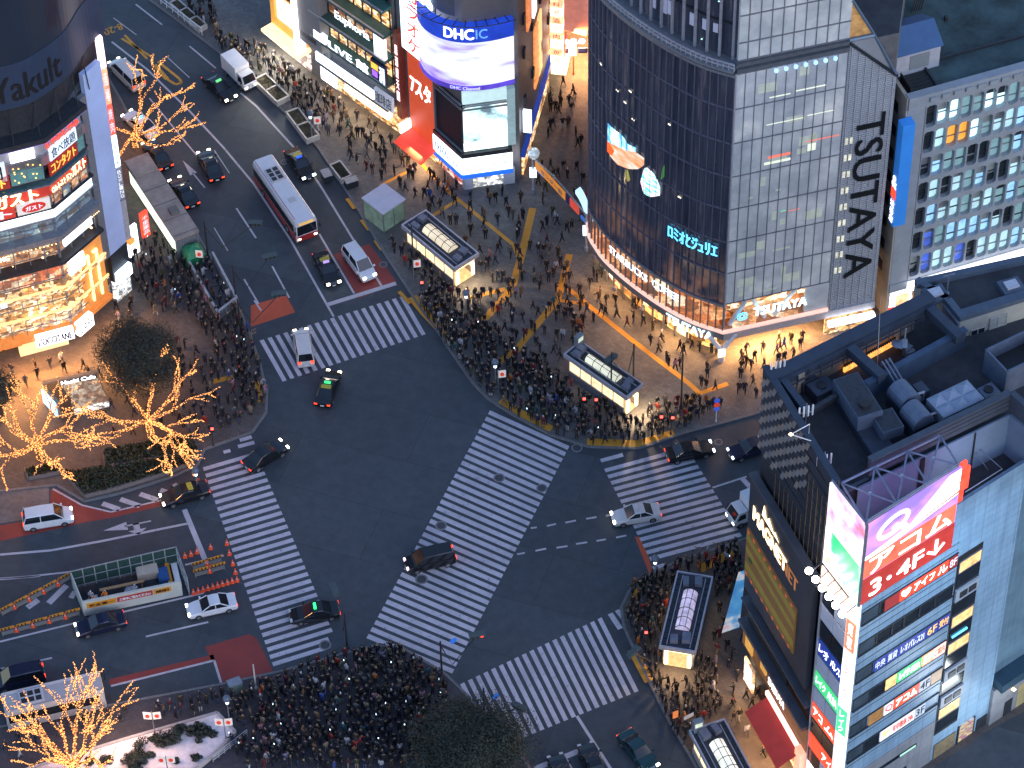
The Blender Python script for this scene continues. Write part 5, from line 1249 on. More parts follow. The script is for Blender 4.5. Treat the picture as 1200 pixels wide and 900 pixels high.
for px, sz, lb in (((944,452), (1.5, 1.3, 1.1), 'small dark cooling box behind the left parapet of the dark roof'), ((962,464), (2.0, 1.6, 1.2), 'squat dark cooling box near the tan shaft on the dark roof'), ((1157,466), (1.5, 1.2, .9), 'small pale motor unit between the water tank and the roof housing')):
    t = unit(px, sz, fa, dkc if 'dark' in lb[:12] else lt, 'cooling_box', lb, 'cooling unit'); mb = MB(); mb.lathe([(.4, 0), (.4, .12), (.1, .14)], (0, 0, sz[2]+.07), 12); mb.build('fan', black_m, t, True)
mb = MB()
for k in range(3): p = mg(9.2+k*.35, 8.6); q = mg(9.9+k*.35, 5.6); mb.path([(*p, 40.9), (*p, 41.3), (*q, 39.6), (*q, RZ)], .09, 6)
mb.build('pipes', lt, MG)
for (a, d, h, lb) in ((1.1, 7.2, 2.8, 'cluster of white antenna panels on the left parapet of the dark roof'), (.6, 2.8, 1.9, 'small mast with white antenna on the near left roof edge'), (1.0, 12.3, 3.0, 'antenna cluster on the far left corner of the dark roof')):
    p = mg(a, d); t = thing('antenna_mast', lb, 'antenna', (*p, RZ), 0, 'antennas on the dark roof'); mb = MB(); mb.tube((*p, RZ), (*p, RZ+h+1), .05); mb.tube((p[0]-.6, p[1], RZ+h-.2), (p[0]+.6, p[1]+.2, RZ+h-.2), .035); mb.build('mast', steel, t)
    for k in range(4): 
        mb = MB(); mb.obox((p[0]-.55+.36*k, p[1]-.1+.1*k, RZ+h-.6), (.14, .1, 1.2), .3*k); mb.build('antenna_panel', white_m, t)
p = mg(.3, 5.2); t = thing('camera_arm', 'bracket with a small lamp leaning out over the left edge of the dark roof', 'bracket', (*p, TZ)); mb = MB(); e = MW.pt(8.0, TZ+.9, 1.4)
mb.path([(*p, TZ), (p[0], p[1], TZ+1.2), e], .05, 6); mb.path([(p[0]+.3, p[1]-.8, TZ), e], .05, 6); mb.build('arm', alu, t); mb = MB(); mb.octa(e, .22); mb.build('lamp', E_warm, t)
x, y = mg(9.4, 9.5); t = thing('whip_aerial', 'thin tall whip aerial standing on the dark roof', 'aerial', (x, y, RZ)); mb = MB(); mb.tube((x, y, RZ), (x, y, RZ+.5), .1); mb.build('foot', steel_dk, t); mb = MB(); mb.tube((x, y, RZ+.4), (x-.3, y+.2, RZ+9), .04, .02); mb.build('rod', alu, t)

# ------------------------------------------------------------------ dark roofed block behind it
LZ = 41.0
lr = [g(1072, 330, LZ), g(1108, 353, LZ), g(1125, 374, LZ), g(1240, 338, LZ), g(1240, 293, LZ), g(1190, 304, LZ)]
LR = thing('dark_roofed_block', 'block with a flat black roof and a pale lit wall holding two small windows', 'building', (*lr[2], PAVE))
mb = MB(); mb.prism(lr, PAVE, LZ-.3, 0, 1); mb.build('wall', [mk('cream_wall', (.30, .31, .29), .75, 0, .15, .6), roof_tar], LR)
mb = MB()
n = len(lr)
for k in range(n):
    W = Wall(lr[k], lr[(k+1) % n]); W.box(mb, 0, W.L, LZ-.3, LZ+.2+.006*k, -.55 if k not in (2,) else -.8, .05)
mb.build('roof_kerb', mk('navy_kerb', (.06, .085, .125), .6, .1, .2, 1), LR)
FWl = Wall(lr[2], lr[3]); cw = Wall(lr[1], lr[2])
mb = MB(); cw.box(mb, 0, cw.L+.1, 34, LZ-.31, 0.02, .25); mb.build('side_wall', mk('blue_grey_side', (.12, .155, .21), .6, 0, .2, .6), LR)
for px0, px1, m_ in (((1137,389),(1153,388),glass_dk), ((1160,375),(1178,381),mk('grey_pane', (.25, .29, .3), .3))):
    u0, z1 = FWl.uz(*px0); u1, z0 = FWl.uz(px1[0], px1[1]+4 if m_ is glass_dk else px1[1]+3)
    window(FWl, LR, u0, u1, min(z0, z1)-.9, max(z0, z1)+.2, m_, mk('pale_frame', (.35, .36, .36), .6), nu=2, nz=1 if m_ is glass_dk else 2)
for k, px in enumerate(((1096,345),(1185,336))):
    x, y = g(*px, LZ); mb = MB(); mb.obox((x, y, LZ-.3), (1.9, 1.6, .5), rad(20)); mb.obox((x, y, LZ+.2), (1.1, .9, .15), rad(20), 1); o = mb.build('roof_hatch', [MATS['navy_kerb'], alu], LR)
x, y = g(1110, 340, LZ); mb = MB(); mb.tube((x, y, LZ-.3), (x, y, LZ+1.8), .06); mb.tube((x-.5, y-.1, LZ+1.75), (x+.5, y+.2, LZ+1.75), .06); mb.lathe([(.1, 0), (.28, .2), (.1, .35)], (x-.1, y-.2, LZ-.3), 10); mb.build('roof_vent', lt, LR)
alight('wall_light', FWl.pt(10, 37.0, 3.0), 6, 420, (1, .95, .75), FWl.pt(8, 39, 0))
# ------------------------------------------------------------------ white tiled building with the billboard
AB2 = thing('white_tiled_building', 'white tiled building carrying a glowing corner billboard and rows of loan company signs', 'building', (*AC, PAVE))
tdir = math.atan2(AW.t[1], AW.t[0])
tile = panel_mat('white_tile', (.24, .38, .52), (.11, .18, .27), 1.35, .92, .022, .4, .08, tdir)  # white tile with the blue of the cool light mixed into its colour
tile_b = panel_mat('blue_grey_tile', (.13, .22, .29), (.09, .15, .20), 1.6, 1.0, .015, .45, .08, tdir)
TT = 36.0; SR = 17.8
bk = [mg(30, -.1), mg(.1, -.1)]
tz_floor = 34.6
mb = MB(); mb.prism([AC, AW.xy(SR), mg(19, -.15), mg(.1, -.15)], PAVE, tz_floor, 0, 1); mb.build('wall', [tile, roof_tar], AB2)
mb = MB(); AW.box(mb, 0.02, SR, tz_floor, TT, -.3, -.0); mb.build('parapet', tile, AB2)
mb = MB(); AW.box(mb, SR+.01, 34, PAVE, 31.0, -10, -.5); mb.build('annex_wall', tile_b, AB2)
mb = MB(); iw = Wall(mg(.4, -.16), mg(17.1, -.16)); iw.box(mb, 2.0, iw.L, tz_floor, 39.3, -.1, .05); rr_ = Wall(mg(17.1, -.2), mg(18.3, -4.4)); rr_.box(mb, 0, rr_.L, tz_floor, 39.3, -.2, .05); mb.build('terrace_wall', mk('lilac_render', (.13, .19, .28), .7, 0, .15, .4), AB2)
mb = MB(); iw.box(mb, 13.2, 13.32, tz_floor, 39.2, .06, .16); iw.box(mb, 7.9, 8.3, tz_floor, 39.2, .06, .2); mb.build('drain_pipe', black_m, AB2)
# window rows
ZR = [AW.uz(940+x/2.573, 550+y/2.573)[1] for x, y in ((200,440),(195,530),(187,612),(180,695),(175,772),(165,850))]
dglass = mk('office_glass', (.012, .018, .026), .15, 0, .4, .8)
lit_or = em('amber_window', (1, .58, .22), 1.0, .5, 1.6)
UE = 10.9
sgn = {
 0: [(3.0, 4.6, mk('dark_red_board', (.25, .02, .02), .5, 0, .1, 1, (.8, .04, .03), .2), None, None), (4.65, 5.9, E_red, '♥', E_white), (5.95, 8.6, E_red, 'アイフ', E_white), (8.65, 9.9, E_red, 'ル', E_white), (9.95, UE, MATS['dark_red_board'], '8F', white_ink)],
 2: [(2.6, 3.9, em('navy_board', (.02, .06, .38), .55), '中央', white_ink), (3.95, 5.2, MATS['navy_board'], '賃貸', white_ink), (5.25, 8.3, MATS['navy_board'], 'レオパレス21', white_ink), (8.35, 9.6, MATS['navy_board'], '6F', E_gold), (9.65, UE, MATS['navy_board'], '受付', E_gold)],
 3: [(4.2, 5.4, lit_or, None, None), (5.5, 8.2, em('green_board', (.06, .62, .22), 1.1), 'レイク ALSA', E_white), (8.3, 9.5, em('orange_board', (1, .35, .15), 1.6), '5F', E_white), (9.55, UE, em('red_white_board', (1, .45, .38), 2), 'ご案内', E_red)],
 4: [(2.7, 4.3, mk('amber_dim', (.12, .07, .03), .4, 0, .4, 1, (1, .5, .15), .3), None, None), (4.4, 5.4, white_ink, 'Q', E_red), (5.45, 8.3, em('acom_red', (1, .10, .04), 1.0), 'アコム', E_white), (8.35, 9.6, mk('pale_board', (.4, .45, .52), .5, 0, .1, 1, (.6, .7, .9), .4), '4F', dark_ink), (9.65, UE, MATS['amber_dim'], None, None)],
 5: [(4.3, 5.4, white_ink, '〒', E_gold), (5.45, 8.2, white_ink, '年中無休 24h', E_red), (8.25, 9.4, MATS['pale_board'], '3F', dark_ink)],
}
for r, zc in enumerate(ZR):
    z0, z1 = zc-.75, zc+.75
    mb = MB(); AW.box(mb, .6, UE+.05, z0-.12, z0-.02, 0, .14); AW.box(mb, .6, UE+.05, z1+.02, z1+.1, 0, .12); mb.build('sill', steel_dk, AB2)
    cells = [(u0, u1) for u0, u1, *_ in sgn.get(r, [])]
    u = .4; k = 0
    stops = [.6, 2.5, 4.2, 5.5, 7.2, 8.9, UE]
    for a, c in zip(stops, stops[1:]):
        if any(not (c <= s0+.2 or a >= s1-.2) for s0, s1 in cells):
            for s0, s1 in cells: pass
            c2 = min([s0 for s0, s1 in cells if s0 > a+.3]+[c]); a2 = a
            if any(s0 <= a+.3 < s1 for s0, s1 in cells): continue
            if c2-a2 < .5: continue
            window(AW, AB2, a2, c2-.03, z0, z1, dglass, steel_dk, .0)
        else: window(AW, AB2, a, c-.03, z0, z1, glass_bl if a < 1 else dglass, steel_dk, .0)
    for s0, s1, m_, t_, ink in sgn.get(r, []): sign(AW, AB2, (s0, s1-.03, z0, z1), m_, t_, ink, .0, .12, .01, (.08, .18))
mb = MB()
for r in range(7): 
    for dz in (1.3, 2.2): AW.box(mb, .35, UE, ZR[0]+2.1-3.62*r-dz+1.3, ZR[0]+2.13-3.62*r-dz+1.3, .0, .035)
mb.build('facade_joint', steel_dk, AB2)
# recessed column of balconies and stair windows
mb = MB(); AW.box(mb, 11.05, 13.8, 3.9, 28.6, .0, .05); mb.build('column_backing', black_m, AB2)
zz = 27.5
for k in range(13):
    z0 = 4.3+k*1.84; z1 = z0+1.5; kk = 12-k
    if kk in (0, 4, 6, 11): window(AW, AB2, 11.2, 13.7, z0, z1, lit_or, steel, .06)
    elif kk in (2, 8, 10):
        mb = MB(); AW.box(mb, 11.15, 13.75, z0, z1, .06, .25); o = mb.build('balcony_panel', mk('balcony_grey', (.30, .34, .40), .5, 0, .1, 1), AB2); mb = MB()
        for a in (11.6, 12.6): AW.box(mb, a, a+.8, z0+.4, z0+1.1, .25, .33)
        mb.build('condenser', steel_dk, o)
    else:
        mb = MB(); AW.box(mb, 11.2, 13.7, z0, z1, .05, .08); mb.build('window', dglass, AB2)
AW.panel('red_lamp', E_red, AB2, 13.0, 13.4, 12.3, 12.7, .06, .2); AW.panel('light_panel', E_cyan, AB2, 11.5, 13.2, 17.6, 17.8, .1, .2)
# base: grey band with slots, shutters, poster
mb = MB(); AW.box(mb, .3, 11.0, PAVE, 6.2, .0, .06); mb.build('base_wall', panel_mat('grey_base_tile', (.26, .28, .31), (.17, .18, .2), 1.35, .92, .02, .5, .1, tdir), AB2)
mb = MB(); AW.box(mb, 3.5, 8.9, 4.3, 4.7, .06, .12); AW.box(mb, 5.3, 8.0, 1.7, 2.1, .06, .12); mb.build('slot_window', dglass, AB2); AW.panel('slot_light', em('greenish', (.5, .9, .7), .7), AB2, 7.0, 8.8, 4.35, 4.6, .12, .14)
mb = MB(); AW.box(mb, 11.3, 13.8, .2, 2.3, .05, .1); mb.build('roller_shutter', mk('amber_shutter', (.22, .17, .10), .5, 0, .4, 2), AB2)
AW.panel('poster', screen_mat('colourful_poster', [(.35, (.9, .9, .9)), (.48, (.9, .75, .2)), (.53, (.8, .1, .1)), (.58, (.2, .2, .6)), (.68, (.95, .95, .95))], .7, 1.4), AB2, 14.2, 15.9, .3, 2.6, .02, .12)
mb = MB(); AW.box(mb, 14.05, 14.2, .2, 2.7, 0, .14); AW.box(mb, 15.9, 16.05, .2, 2.7, 0, .14); AW.box(mb, 16.4, 17.6, .2, 1.7, 0, .08); mb.build('side_doors', steel_dk, AB2)
# annex at the right
mb = MB(); AW.box(mb, SR-.1, 34, PAVE, 5.2, -.45, .35); mb.build('annex', mk('grey_annex', (.21, .22, .24), .7, 0, .2, .7), AB2)
mb = MB(); AW.box(mb, SR+.2, 34, 5.3, 6.4, -.45, 1.0); mb.build('annex_roof', mk('teal_roof_edge', (.025, .06, .09), .5, .1, .2, 1), AB2)
mb = MB(); AW.box(mb, SR+1.6, SR+2.5, .2, 2.2, .35, .42); mb.build('door', steel_dk, AB2)
mb = MB(); AW.box(mb, SR+3.1, 26, .2, 3.4, .35, .4); mb.build('garage_opening', mk('khaki_lit', (.2, .18, .1), .6, 0, .2, 1, (.8, .7, .35), .18), AB2)
mb = MB(); mb.octa(AW.pt(SR+2.2, 3.9, .6), .25); mb.build('wall_lamp', E_warm, AB2)
# left face, its sign grid, corner sign column
AL2 = AL_; Ll = AL2.L
mb = MB(); AL2.box(mb, .02, Ll-1.0, PAVE, 31.0, .0, .12); mb.build('left_wall', mk('dark_left_wall', (.03, .032, .04), .35, 0, .2, 1), AB2)
mb = MB(); AL2.box(mb, -.05, .1, PAVE, 31, .12, .3); mb.build('edge_strip', alu, AB2)
cells = [(28.6, 'w'), (26.4, 'd'), (24.2, 'w'), (22.0, 'd'), (19.6, 'b'), (17.4, 'w'), (15.2, 'g'), (13.0, 'l'), (10.8, 'r'), (8.6, 'd'), (6.4, 'R'), (4.4, 'd'), (2.2, 'W'), (.3, 'W')]
mm = {'w': mk('lilac_panel', (.52, .52, .62), .5, 0, .1, 1), 'd': dglass, 'b': MATS['navy_board'], 'g': MATS['green_board'], 'l': MATS['lilac_panel'] if 'lilac_panel' in MATS else tile, 'r': MATS['acom_red'], 'R': E_red, 'W': E_white}
tx = {'b': ('レオ', 'パレス'), 'g': ('レイク', 'ALSA'), 'r': ('アコ', 'ム'), 'R': ('', 'アイ'), 'W': ('', 'なか')}
hw = (Ll-1.1)/2
for k, (z, ch) in enumerate(cells):
    for j in (0, 1):
        c_ = ch
        if ch in 'wd' and j == 1: c_ = 'w' if ch == 'd' and k % 3 else ('d' if k % 3 == 0 else 'w')
        z0 = z; o = AL2.panel('sign_panel' if c_ not in 'd' else 'window', mm[c_], AB2, .12+j*hw, .06+(j+1)*hw, z0, z0+1.95, .12, .2)
        t_ = tx.get(c_, ('', ''))[j]
        if t_: AL2.text(t_, E_white if c_ != 'W' else E_red, o, .3+j*hw, (j+1)*hw-.1, z0+.5, z0+1.5, .22, .012)
cs = Wall(AL2.xy(Ll-1.0, .14), AW.xy(.1, .16))
mb = MB(); cs.box(mb, 0, cs.L, .3, 31.3, -.2, .1); o = mb.build('corner_sign', em('white_column', (.88, .92, 1), 1.3, .1, .4), AB2)
for z0, z1, m_, t_ in ((24.6, 28.4, em('red_column', (1, .25, .12), 1.2), '買取'), (13.2, 16.6, em('green_column', (.08, .7, .3), 1.2), 'レイク'), (6.6, 10.2, em('pink_column', (1, .55, .5), 1.6), 'アコム'), (.4, 3.6, em('blue_column', (.03, .08, .6), 1.0), 'RDC'), (18, 23, E_white, '受付中')):
    p = cs.panel('sign_patch', m_, o, .05, cs.L-.05, z0, z1, .1, .14); cs.text(t_, E_white if m_ is not E_white else E_red, p, .3, cs.L-.3, z0+.2, z1-.2, .16, .02, vertical=True)
# corner billboard
bz0, bz1 = 31.4, 41.3
AL3 = Wall(AL2.xy(-.1, .35), AL2.xy(Ll+.35, .35)); AW3 = Wall(AW.xy(-.3, .4), AW.xy(10, .4))
bbo = thing('corner_billboard', 'glowing two sided corner billboard with red アコム lettering above a white tiled building', 'billboard', (*AC, bz0))
mb = MB(); AW3.box(mb, 0, 9.9, 34.6, bz1, -.2, 0); mb.build('front_panel', screen_mat('pink_white_board', [(.36, (.30, .18, .72)), (.46, (.62, .30, .72)), (.54, (.95, .32, .50)), (.64, (1, .5, .5))], 1.5, .26, (.7, .7, 1.1), 5), bbo)
mb = MB(); AW3.box(mb, 0, 9.9, bz0, 34.55, -.2, .02); mb.build('lower_panel', em('brown_red_panel', (.50, .035, .025), .75, .2, .6), bbo)
mb = MB(); AW3.box(mb, .15, 9.8, 34.7, 37.0, .0, .03); mb.build('red_band', em('scarlet_band', (1, .09, .05), 2.4, .4, .5), bbo)
mb = MB(); mb.face([AW3.pt(u, z, .025) for u, z in ((.1, 37.05), (2.4, 37.05), (9.85, 38.2), (9.85, 41.2), (8.6, 41.2), (6.9, 39.8), (4.9, 38.2), (2.0, 37.6), (.1, 37.4))]); mb.build('white_streak', em('white_streak', (1, .92, .90), 4.5, .15, .5), bbo)
mb = MB(); mb.face([AW3.pt(u, z, .04) for u, z in ((5.6, 37.75), (9.85, 38.3), (9.85, 38.6), (5.9, 38.0))]); mb.face([AW3.pt(u, z, .04) for u, z in ((6.8, 38.9), (9.85, 39.5), (9.85, 39.7), (7.0, 39.1))]); mb.build('red_streak', em('scarlet_band', (1, .07, .04), 1.5), bbo)
AW3.text('アコム', em('bright_white_text', (1, 1, 1), 4), bbo, .7, 9.4, 34.8, 36.9, .06, .007)
AW3.text('3', em('bright_white_text', (1, 1, 1), 4), bbo, 1.0, 2.2, 31.9, 33.8, .06, .02); AW3.text('4F↓', MATS['bright_white_text'], bbo, 3.9, 9.0, 31.9, 33.8, .06, .008)
mb = MB(); mb.face([AW3.pt(3.05+.26*math.cos(a*.785), 32.8+.26*math.sin(a*.785), .06) for a in range(8)]); mb.build('lettering', MATS['bright_white_text'], bbo)
mb = MB(); cx, cz = 2.9, 39.5
ring = []
for k in range(28):
    t = k*2*math.pi/28; o_, i_ = (1.7, 1.2), (1.3, .78)
    ring.append((AW3.pt(cx+o_[0]*math.cos(t), cz+o_[1]*math.sin(t)+.25*math.cos(t), .05), AW3.pt(cx+i_[0]*math.cos(t), cz+i_[1]*math.sin(t)+.25*math.cos(t), .05)))
for k in range(28): a, c = ring[k], ring[(k+1) % 28]; mb.face([a[0], c[0], c[1], a[1]])
mb.face([AW3.pt(cx-.2, cz-.4, .06), AW3.pt(cx+1.1, cz-1.3, .06), AW3.pt(cx+1.6, cz-1.0, .06), AW3.pt(cx+.4, cz-.1, .06)]); mb.build('ring_logo', MATS['bright_white_text'], bbo)
mb = MB(); AW3.box(mb, 9.9, 10.5, 36.8, 41.6, -.3, -.05); AW3.box(mb, 10.5, 11.0, 38.0, 40.6, -.3, -.1); mb.build('edge_lights', em('red_edge', (1, .06, .03), 2.0, .4, 2), bbo)
mb = MB(); AL3.box(mb, 0, AL3.L-.02, 36.2, bz1, -.2, 0); mb.build('side_panel', screen_mat('pink_red_board', [(.35, (1, .1, .06)), (.45, (.8, .4, .8)), (.55, (1, .75, .8)), (.64, (1, 1, 1))], 1.5, .4, (1, 1, 1), 9), bbo)
mb = MB(); AL3.box(mb, 0, AL3.L-.02, bz0, 36.15, -.2, .01); mb.build('side_panel', screen_mat('green_white_board', [(.4, (.02, .55, .2)), (.5, (.08, .75, .3)), (.56, (.85, 1, .9)), (.64, (1, 1, 1))], 1.6, .3, (1, 1, .5), 2), bbo)
AL3.text('L', E_white, bbo, .5, 1.6, 33.6, 35.6, .05, .02); AL3.text('A', E_gold, bbo, .4, 1.3, 32.0, 33.0, .05, .02); AL3.text('Q', E_white, bbo, .6, 2.2, 38.4, 40.4, .04, .03)
mb = MB(); j = AW3.pt(-.0, 0, 0); mb.box(j.x-.12, j.y-.05, bz0, j.x+.12, j.y+.2, bz1+.1); mb.build('corner_post', steel, bbo)
# steel truss behind the board
mb = MB(); zt_, zb_ = 41.4, 41.4
tl = [Vector((*mg(.6+3.15*k, -.2), 41.0)) for k in range(4)]; bl_ = [AW3.pt(.1+3.2*k, 41.5, -.25) for k in range(4)]; mid = [(tl[k]+bl_[k+1 if k < 3 else k])/2 for k in range(3)]
for L_ in (tl, bl_): mb.path(L_, .11, 6)
for k in range(4): mb.tube(tl[k], bl_[k], .09, n=6)
for k in range(3): mb.tube(tl[k], bl_[k+1], .08, n=6); mb.tube(bl_[k], tl[k+1], .08, n=6); mb.octa((tl[k]+bl_[k+1])/2, .3)
for k in range(4): mb.tube(bl_[k], Vector((bl_[k].x, bl_[k].y, tz_floor))+Vector((-.3, .6, 0)), .09, n=6)
mb.path([AL3.pt(0, 41.5, -.2), AL3.pt(AL3.L, 41.5, -.2)], .09, 6)
for k in range(12): mb.tube(AW3.pt(.2+k*.85, 41.35, -.3), AW3.pt(.2+k*.85, 42.1, -.1), .03, n=4)
mb.path([AW3.pt(0, 42.0, -.1), AW3.pt(10, 42.0, -.1)], .05, 6)
mb.build('truss', mk('blue_steel', (.20, .23, .32), .5, .4, .2, 2), bbo)
mb = MB()
for k in range(2):
    u = 12.0+k*2.2; mb.path([AW.pt(u, tz_floor, -3), AW.pt(u, 37.2, -2.5), AW.pt(u+1.2, tz_floor, -2)], .06, 6)
mb.path([AW.pt(11, TT+.7, -.2), AW.pt(15, TT+.7, -.2), AW.pt(15, TT+.7, -3)], .05, 6); mb.build('terrace_rail', MATS['blue_steel'], AB2)
# flood lamps below the side board
for k in range(6):
    t_ = k/5; p = AL3.pt(-.15+t_*(AL3.L-.1), 30.6, 1.15); o = MB(); o.lathe([(.10, 0), (.30, .12), (.32, .3), (.12, .42)], p, 10)
    o.build('flood_lamp', em('flood_white', (1, .93, .82), 30 if k == 0 else 12), bbo)
mb = MB()
for k in range(6): mb.tube(AL3.pt(-.15+k/5*(AL3.L-.1), 30.5, 1.15), AL3.pt(-.15+k/5*(AL3.L-.1), 31.2, -.1), .05, n=6)
mb.build('lamp_arms', steel_dk, bbo)
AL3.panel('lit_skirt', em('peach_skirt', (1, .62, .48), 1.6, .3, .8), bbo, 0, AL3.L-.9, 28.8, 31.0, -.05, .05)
alight('sign_wash', AW.pt(9, 33.5, 6.5), 8, 900, (.50, .74, 1), AW.pt(10, 18, 0), sy=2)
alight('sign_wash', AW.pt(15.8, 3.0, 5.0), 4, 500, (.85, .95, 1), AW.pt(15.8, 11, 0), sy=2)
alight('sign_wash', Vector((*mg(12, -3.0), 38.4)), 3, 60, (.6, .7, 1), Vector((*mg(12, .0), 37)))
# ================================================================== trees
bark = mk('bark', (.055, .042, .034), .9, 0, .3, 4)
bark_lit = mk('lit_bark', (.20, .11, .06), .9, 0, .3, 4)  # lighter, warmer bark: glow of the bulbs put into the colour
leaf_a = foliage_mat('dark_evergreen_leaves', (.010, .013, .010), (.038, .038, .024))
leaf_b = foliage_mat('deep_green_leaves', (.006, .011, .009), (.022, .032, .019))
hedge_m = foliage_mat('hedge_leaves', (.010, .016, .009), (.040, .052, .022))
BLOCK = []      # ground discs people keep out of: x, y, r
def leaf_mass(mb, c, rx, ry, rz, n, size, rng, clumps=26):
    cl = []
    for _ in range(clumps):
        while True:
            v = Vector((rng.uniform(-1, 1), rng.uniform(-1, 1), rng.uniform(-.8, 1)))
            if .2 < v.length < .78: break
        cl.append((v, rng.uniform(.34, .56)))
    for _ in range(n):
        v, r = rng.choice(cl); r *= .8; d = Vector((rng.gauss(0, 1), rng.gauss(0, 1), rng.gauss(0, 1))).normalized()*r*rng.uniform(.55, 1.0)
        p = v+d; q = Vector((c[0]+p.x*rx, c[1]+p.y*ry, c[2]+p.z*rz)); s = size*rng.uniform(.6, 1.3)
        nrm = (d.normalized()+Vector((rng.uniform(-.6, .6), rng.uniform(-.6, .6), rng.uniform(-.1, .9)))).normalized()
        a = nrm.cross(Vector((rng.random(), rng.random(), rng.random()))).normalized()*s; b_ = nrm.cross(a).normalized()*s*.6
        mb.face([q-a, q-b_*.8, q+a, q+b_*.8])
def evergreen(px, r, zc, label, mat, n=11000, seed=1):
    x, y = g(*px, PAVE); t = thing('evergreen_tree', label, 'tree', (x, y, PAVE)); rng = random.Random(seed); BLOCK.append((x, y, .5))
    mb = MB(); mb.path([(x, y, PAVE), (x+.1, y, zc*.45), (x, y+.1, zc)], [.32, .24, .12], 10)
    for k in range(7):
        a = k*.9+rng.random(); mb.path([(x, y, zc*.5+.2*k), (x+math.cos(a)*r*.35, y+math.sin(a)*r*.35, zc*.75+.2*k), (x+math.cos(a)*r*.7, y+math.sin(a)*r*.7, zc+.3*k-.5)], [.12, .08, .03], 6)
    mb.build('trunk', bark, t)
    mb = MB(); prof = [(r*.60*math.cos(a), zc-.25+r*.42*math.sin(a)) for a in [-1.2+.2*k for k in range(14)]]; mb.lathe([(max(.05, q), z) for q, z in prof], (x, y, 0), 26)
    for v in mb.v: d_ = 1+.09*math.sin(v.x*2.3+v.z*1.7)+.07*math.sin(v.y*3.1-v.z*2.2); v.x = x+(v.x-x)*d_; v.y = y+(v.y-y)*d_
    leaf_mass(mb, (x, y, zc), r, r, r*.82, n, .095, rng, 90); mb.build('crown', mat, t)
evergreen((169,458), 4.5, 5.4, 'round dark brownish evergreen tree between the orange shop front and the crowd', leaf_a, 60000, 3)
evergreen((553,917), 5.6, 5.6, 'round dark green tree at the lower edge beside the crowd and zebra crossing', leaf_b, 80000, 4)
evergreen((2,492), 2.6, 4.6, 'dark evergreen tree cut off by the left edge in front of the lit shop', leaf_b, 10000, 5)
def lit_tree(px, size, label, seed, trunk=1.6, spread=1.0, forks=6, lean=(0, 0), bias=None, depth=4, up=.5, wig=.26, den=.17):
    x, y = g(*px, PAVE); t = thing('lit_bare_tree', label, 'tree', (x, y, PAVE), 0, 'bare trees wrapped in fairy lights'); rng = random.Random(seed); BLOCK.append((x, y, .8))
    mb = MB(); lt_ = MB()
    def bulbs(a, c, r):
        L = (c-a).length; n = max(1, int(L/den))
        for k in range(n):
            p = a.lerp(c, (k+rng.random()*.8)/n); d = Vector((rng.uniform(-1, 1), rng.uniform(-1, 1), rng.uniform(-.4, 1))).normalized()*(r+.04)
            if rng.random() < .92: lt_.octa(p+d, rng.uniform(.038, .062))
            if r > .09:
                for _ in range(1): lt_.octa(p+Vector((rng.uniform(-1, 1), rng.uniform(-1, 1), rng.uniform(-.2, .6))).normalized()*(r+.04), rng.uniform(.045, .07))
    def grow(p, d, L, r, n):
        q = p; steps = 3; pts = [p]
        for k in range(steps):
            d = (d+Vector((rng.uniform(-wig, wig), rng.uniform(-wig, wig), rng.uniform(-wig*.6, wig*.75)))).normalized()
            q = q+d*L/steps; pts.append(q); bulbs(pts[-2], q, r)
        mb.path(pts, [r, r*.88, r*.76, r*.65], 6)
        if n <= 0: return
        for k in range(2 if rng.random() < .75 else 3):
            s = rng.uniform(.35, .75); a = rng.uniform(0, 6.28)
            e = d.cross(Vector((0, 0, 1)) if abs(d.z) < .9 else Vector((1, 0, 0))).normalized(); f = d.cross(e)
            nd = (d+(e*math.cos(a)+f*math.sin(a))*s+Vector((0, 0, .03))).normalized()
            grow(q if k else pts[2], nd, L*rng.uniform(.5, .85), r*.62, n-1)
    base = Vector((x, y, PAVE)); top = base+Vector((lean[0], lean[1], trunk)); mb.path([base, top], [.24, .19], 8); bulbs(base, top, .24); bulbs(base, top, .24)
    for k in range(forks):
        a = 6.283*k/forks+rng.uniform(-.3, .3); s = spread*rng.uniform(.8, 1.2)
        d = Vector((math.cos(a)*s, math.sin(a)*s, up+rng.uniform(-.1, .35)))
        if bias: d += Vector(bias)*rng.uniform(.2, 1)
        grow(top, d.normalized(), size*rng.uniform(.85, 1.15), .12, depth-1)
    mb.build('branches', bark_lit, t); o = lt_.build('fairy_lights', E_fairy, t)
    alight('glow', (x, y, trunk+3.5), 3.0, 240, (1, .40, .11))
lit_tree((159,173), 3.5, 'bare tree wrapped in fairy lights standing by the road beside the top left building', 21, 1.8, 1.0, 6, bias=(.3, -.15, 0), depth=4, up=.25, den=.075)
lit_tree((176,510), 3.7, 'widest bare tree in fairy lights, spreading right towards the crowd beside the round tree', 22, 2.0, 1.35, 10, bias=(.7, -.1, 0), depth=4, up=.08, den=.08)
lit_tree((46,537), 2.7, 'bare tree in fairy lights spreading like a star near the left edge', 23, 2.2, 1.2, 10, depth=4, up=.05, den=.08)
lit_tree((88,918), 4.0, 'tall fan shaped bare tree in fairy lights in the lower left corner', 24, 2.6, .75, 11, depth=4, up=.8, wig=.14, den=.085)
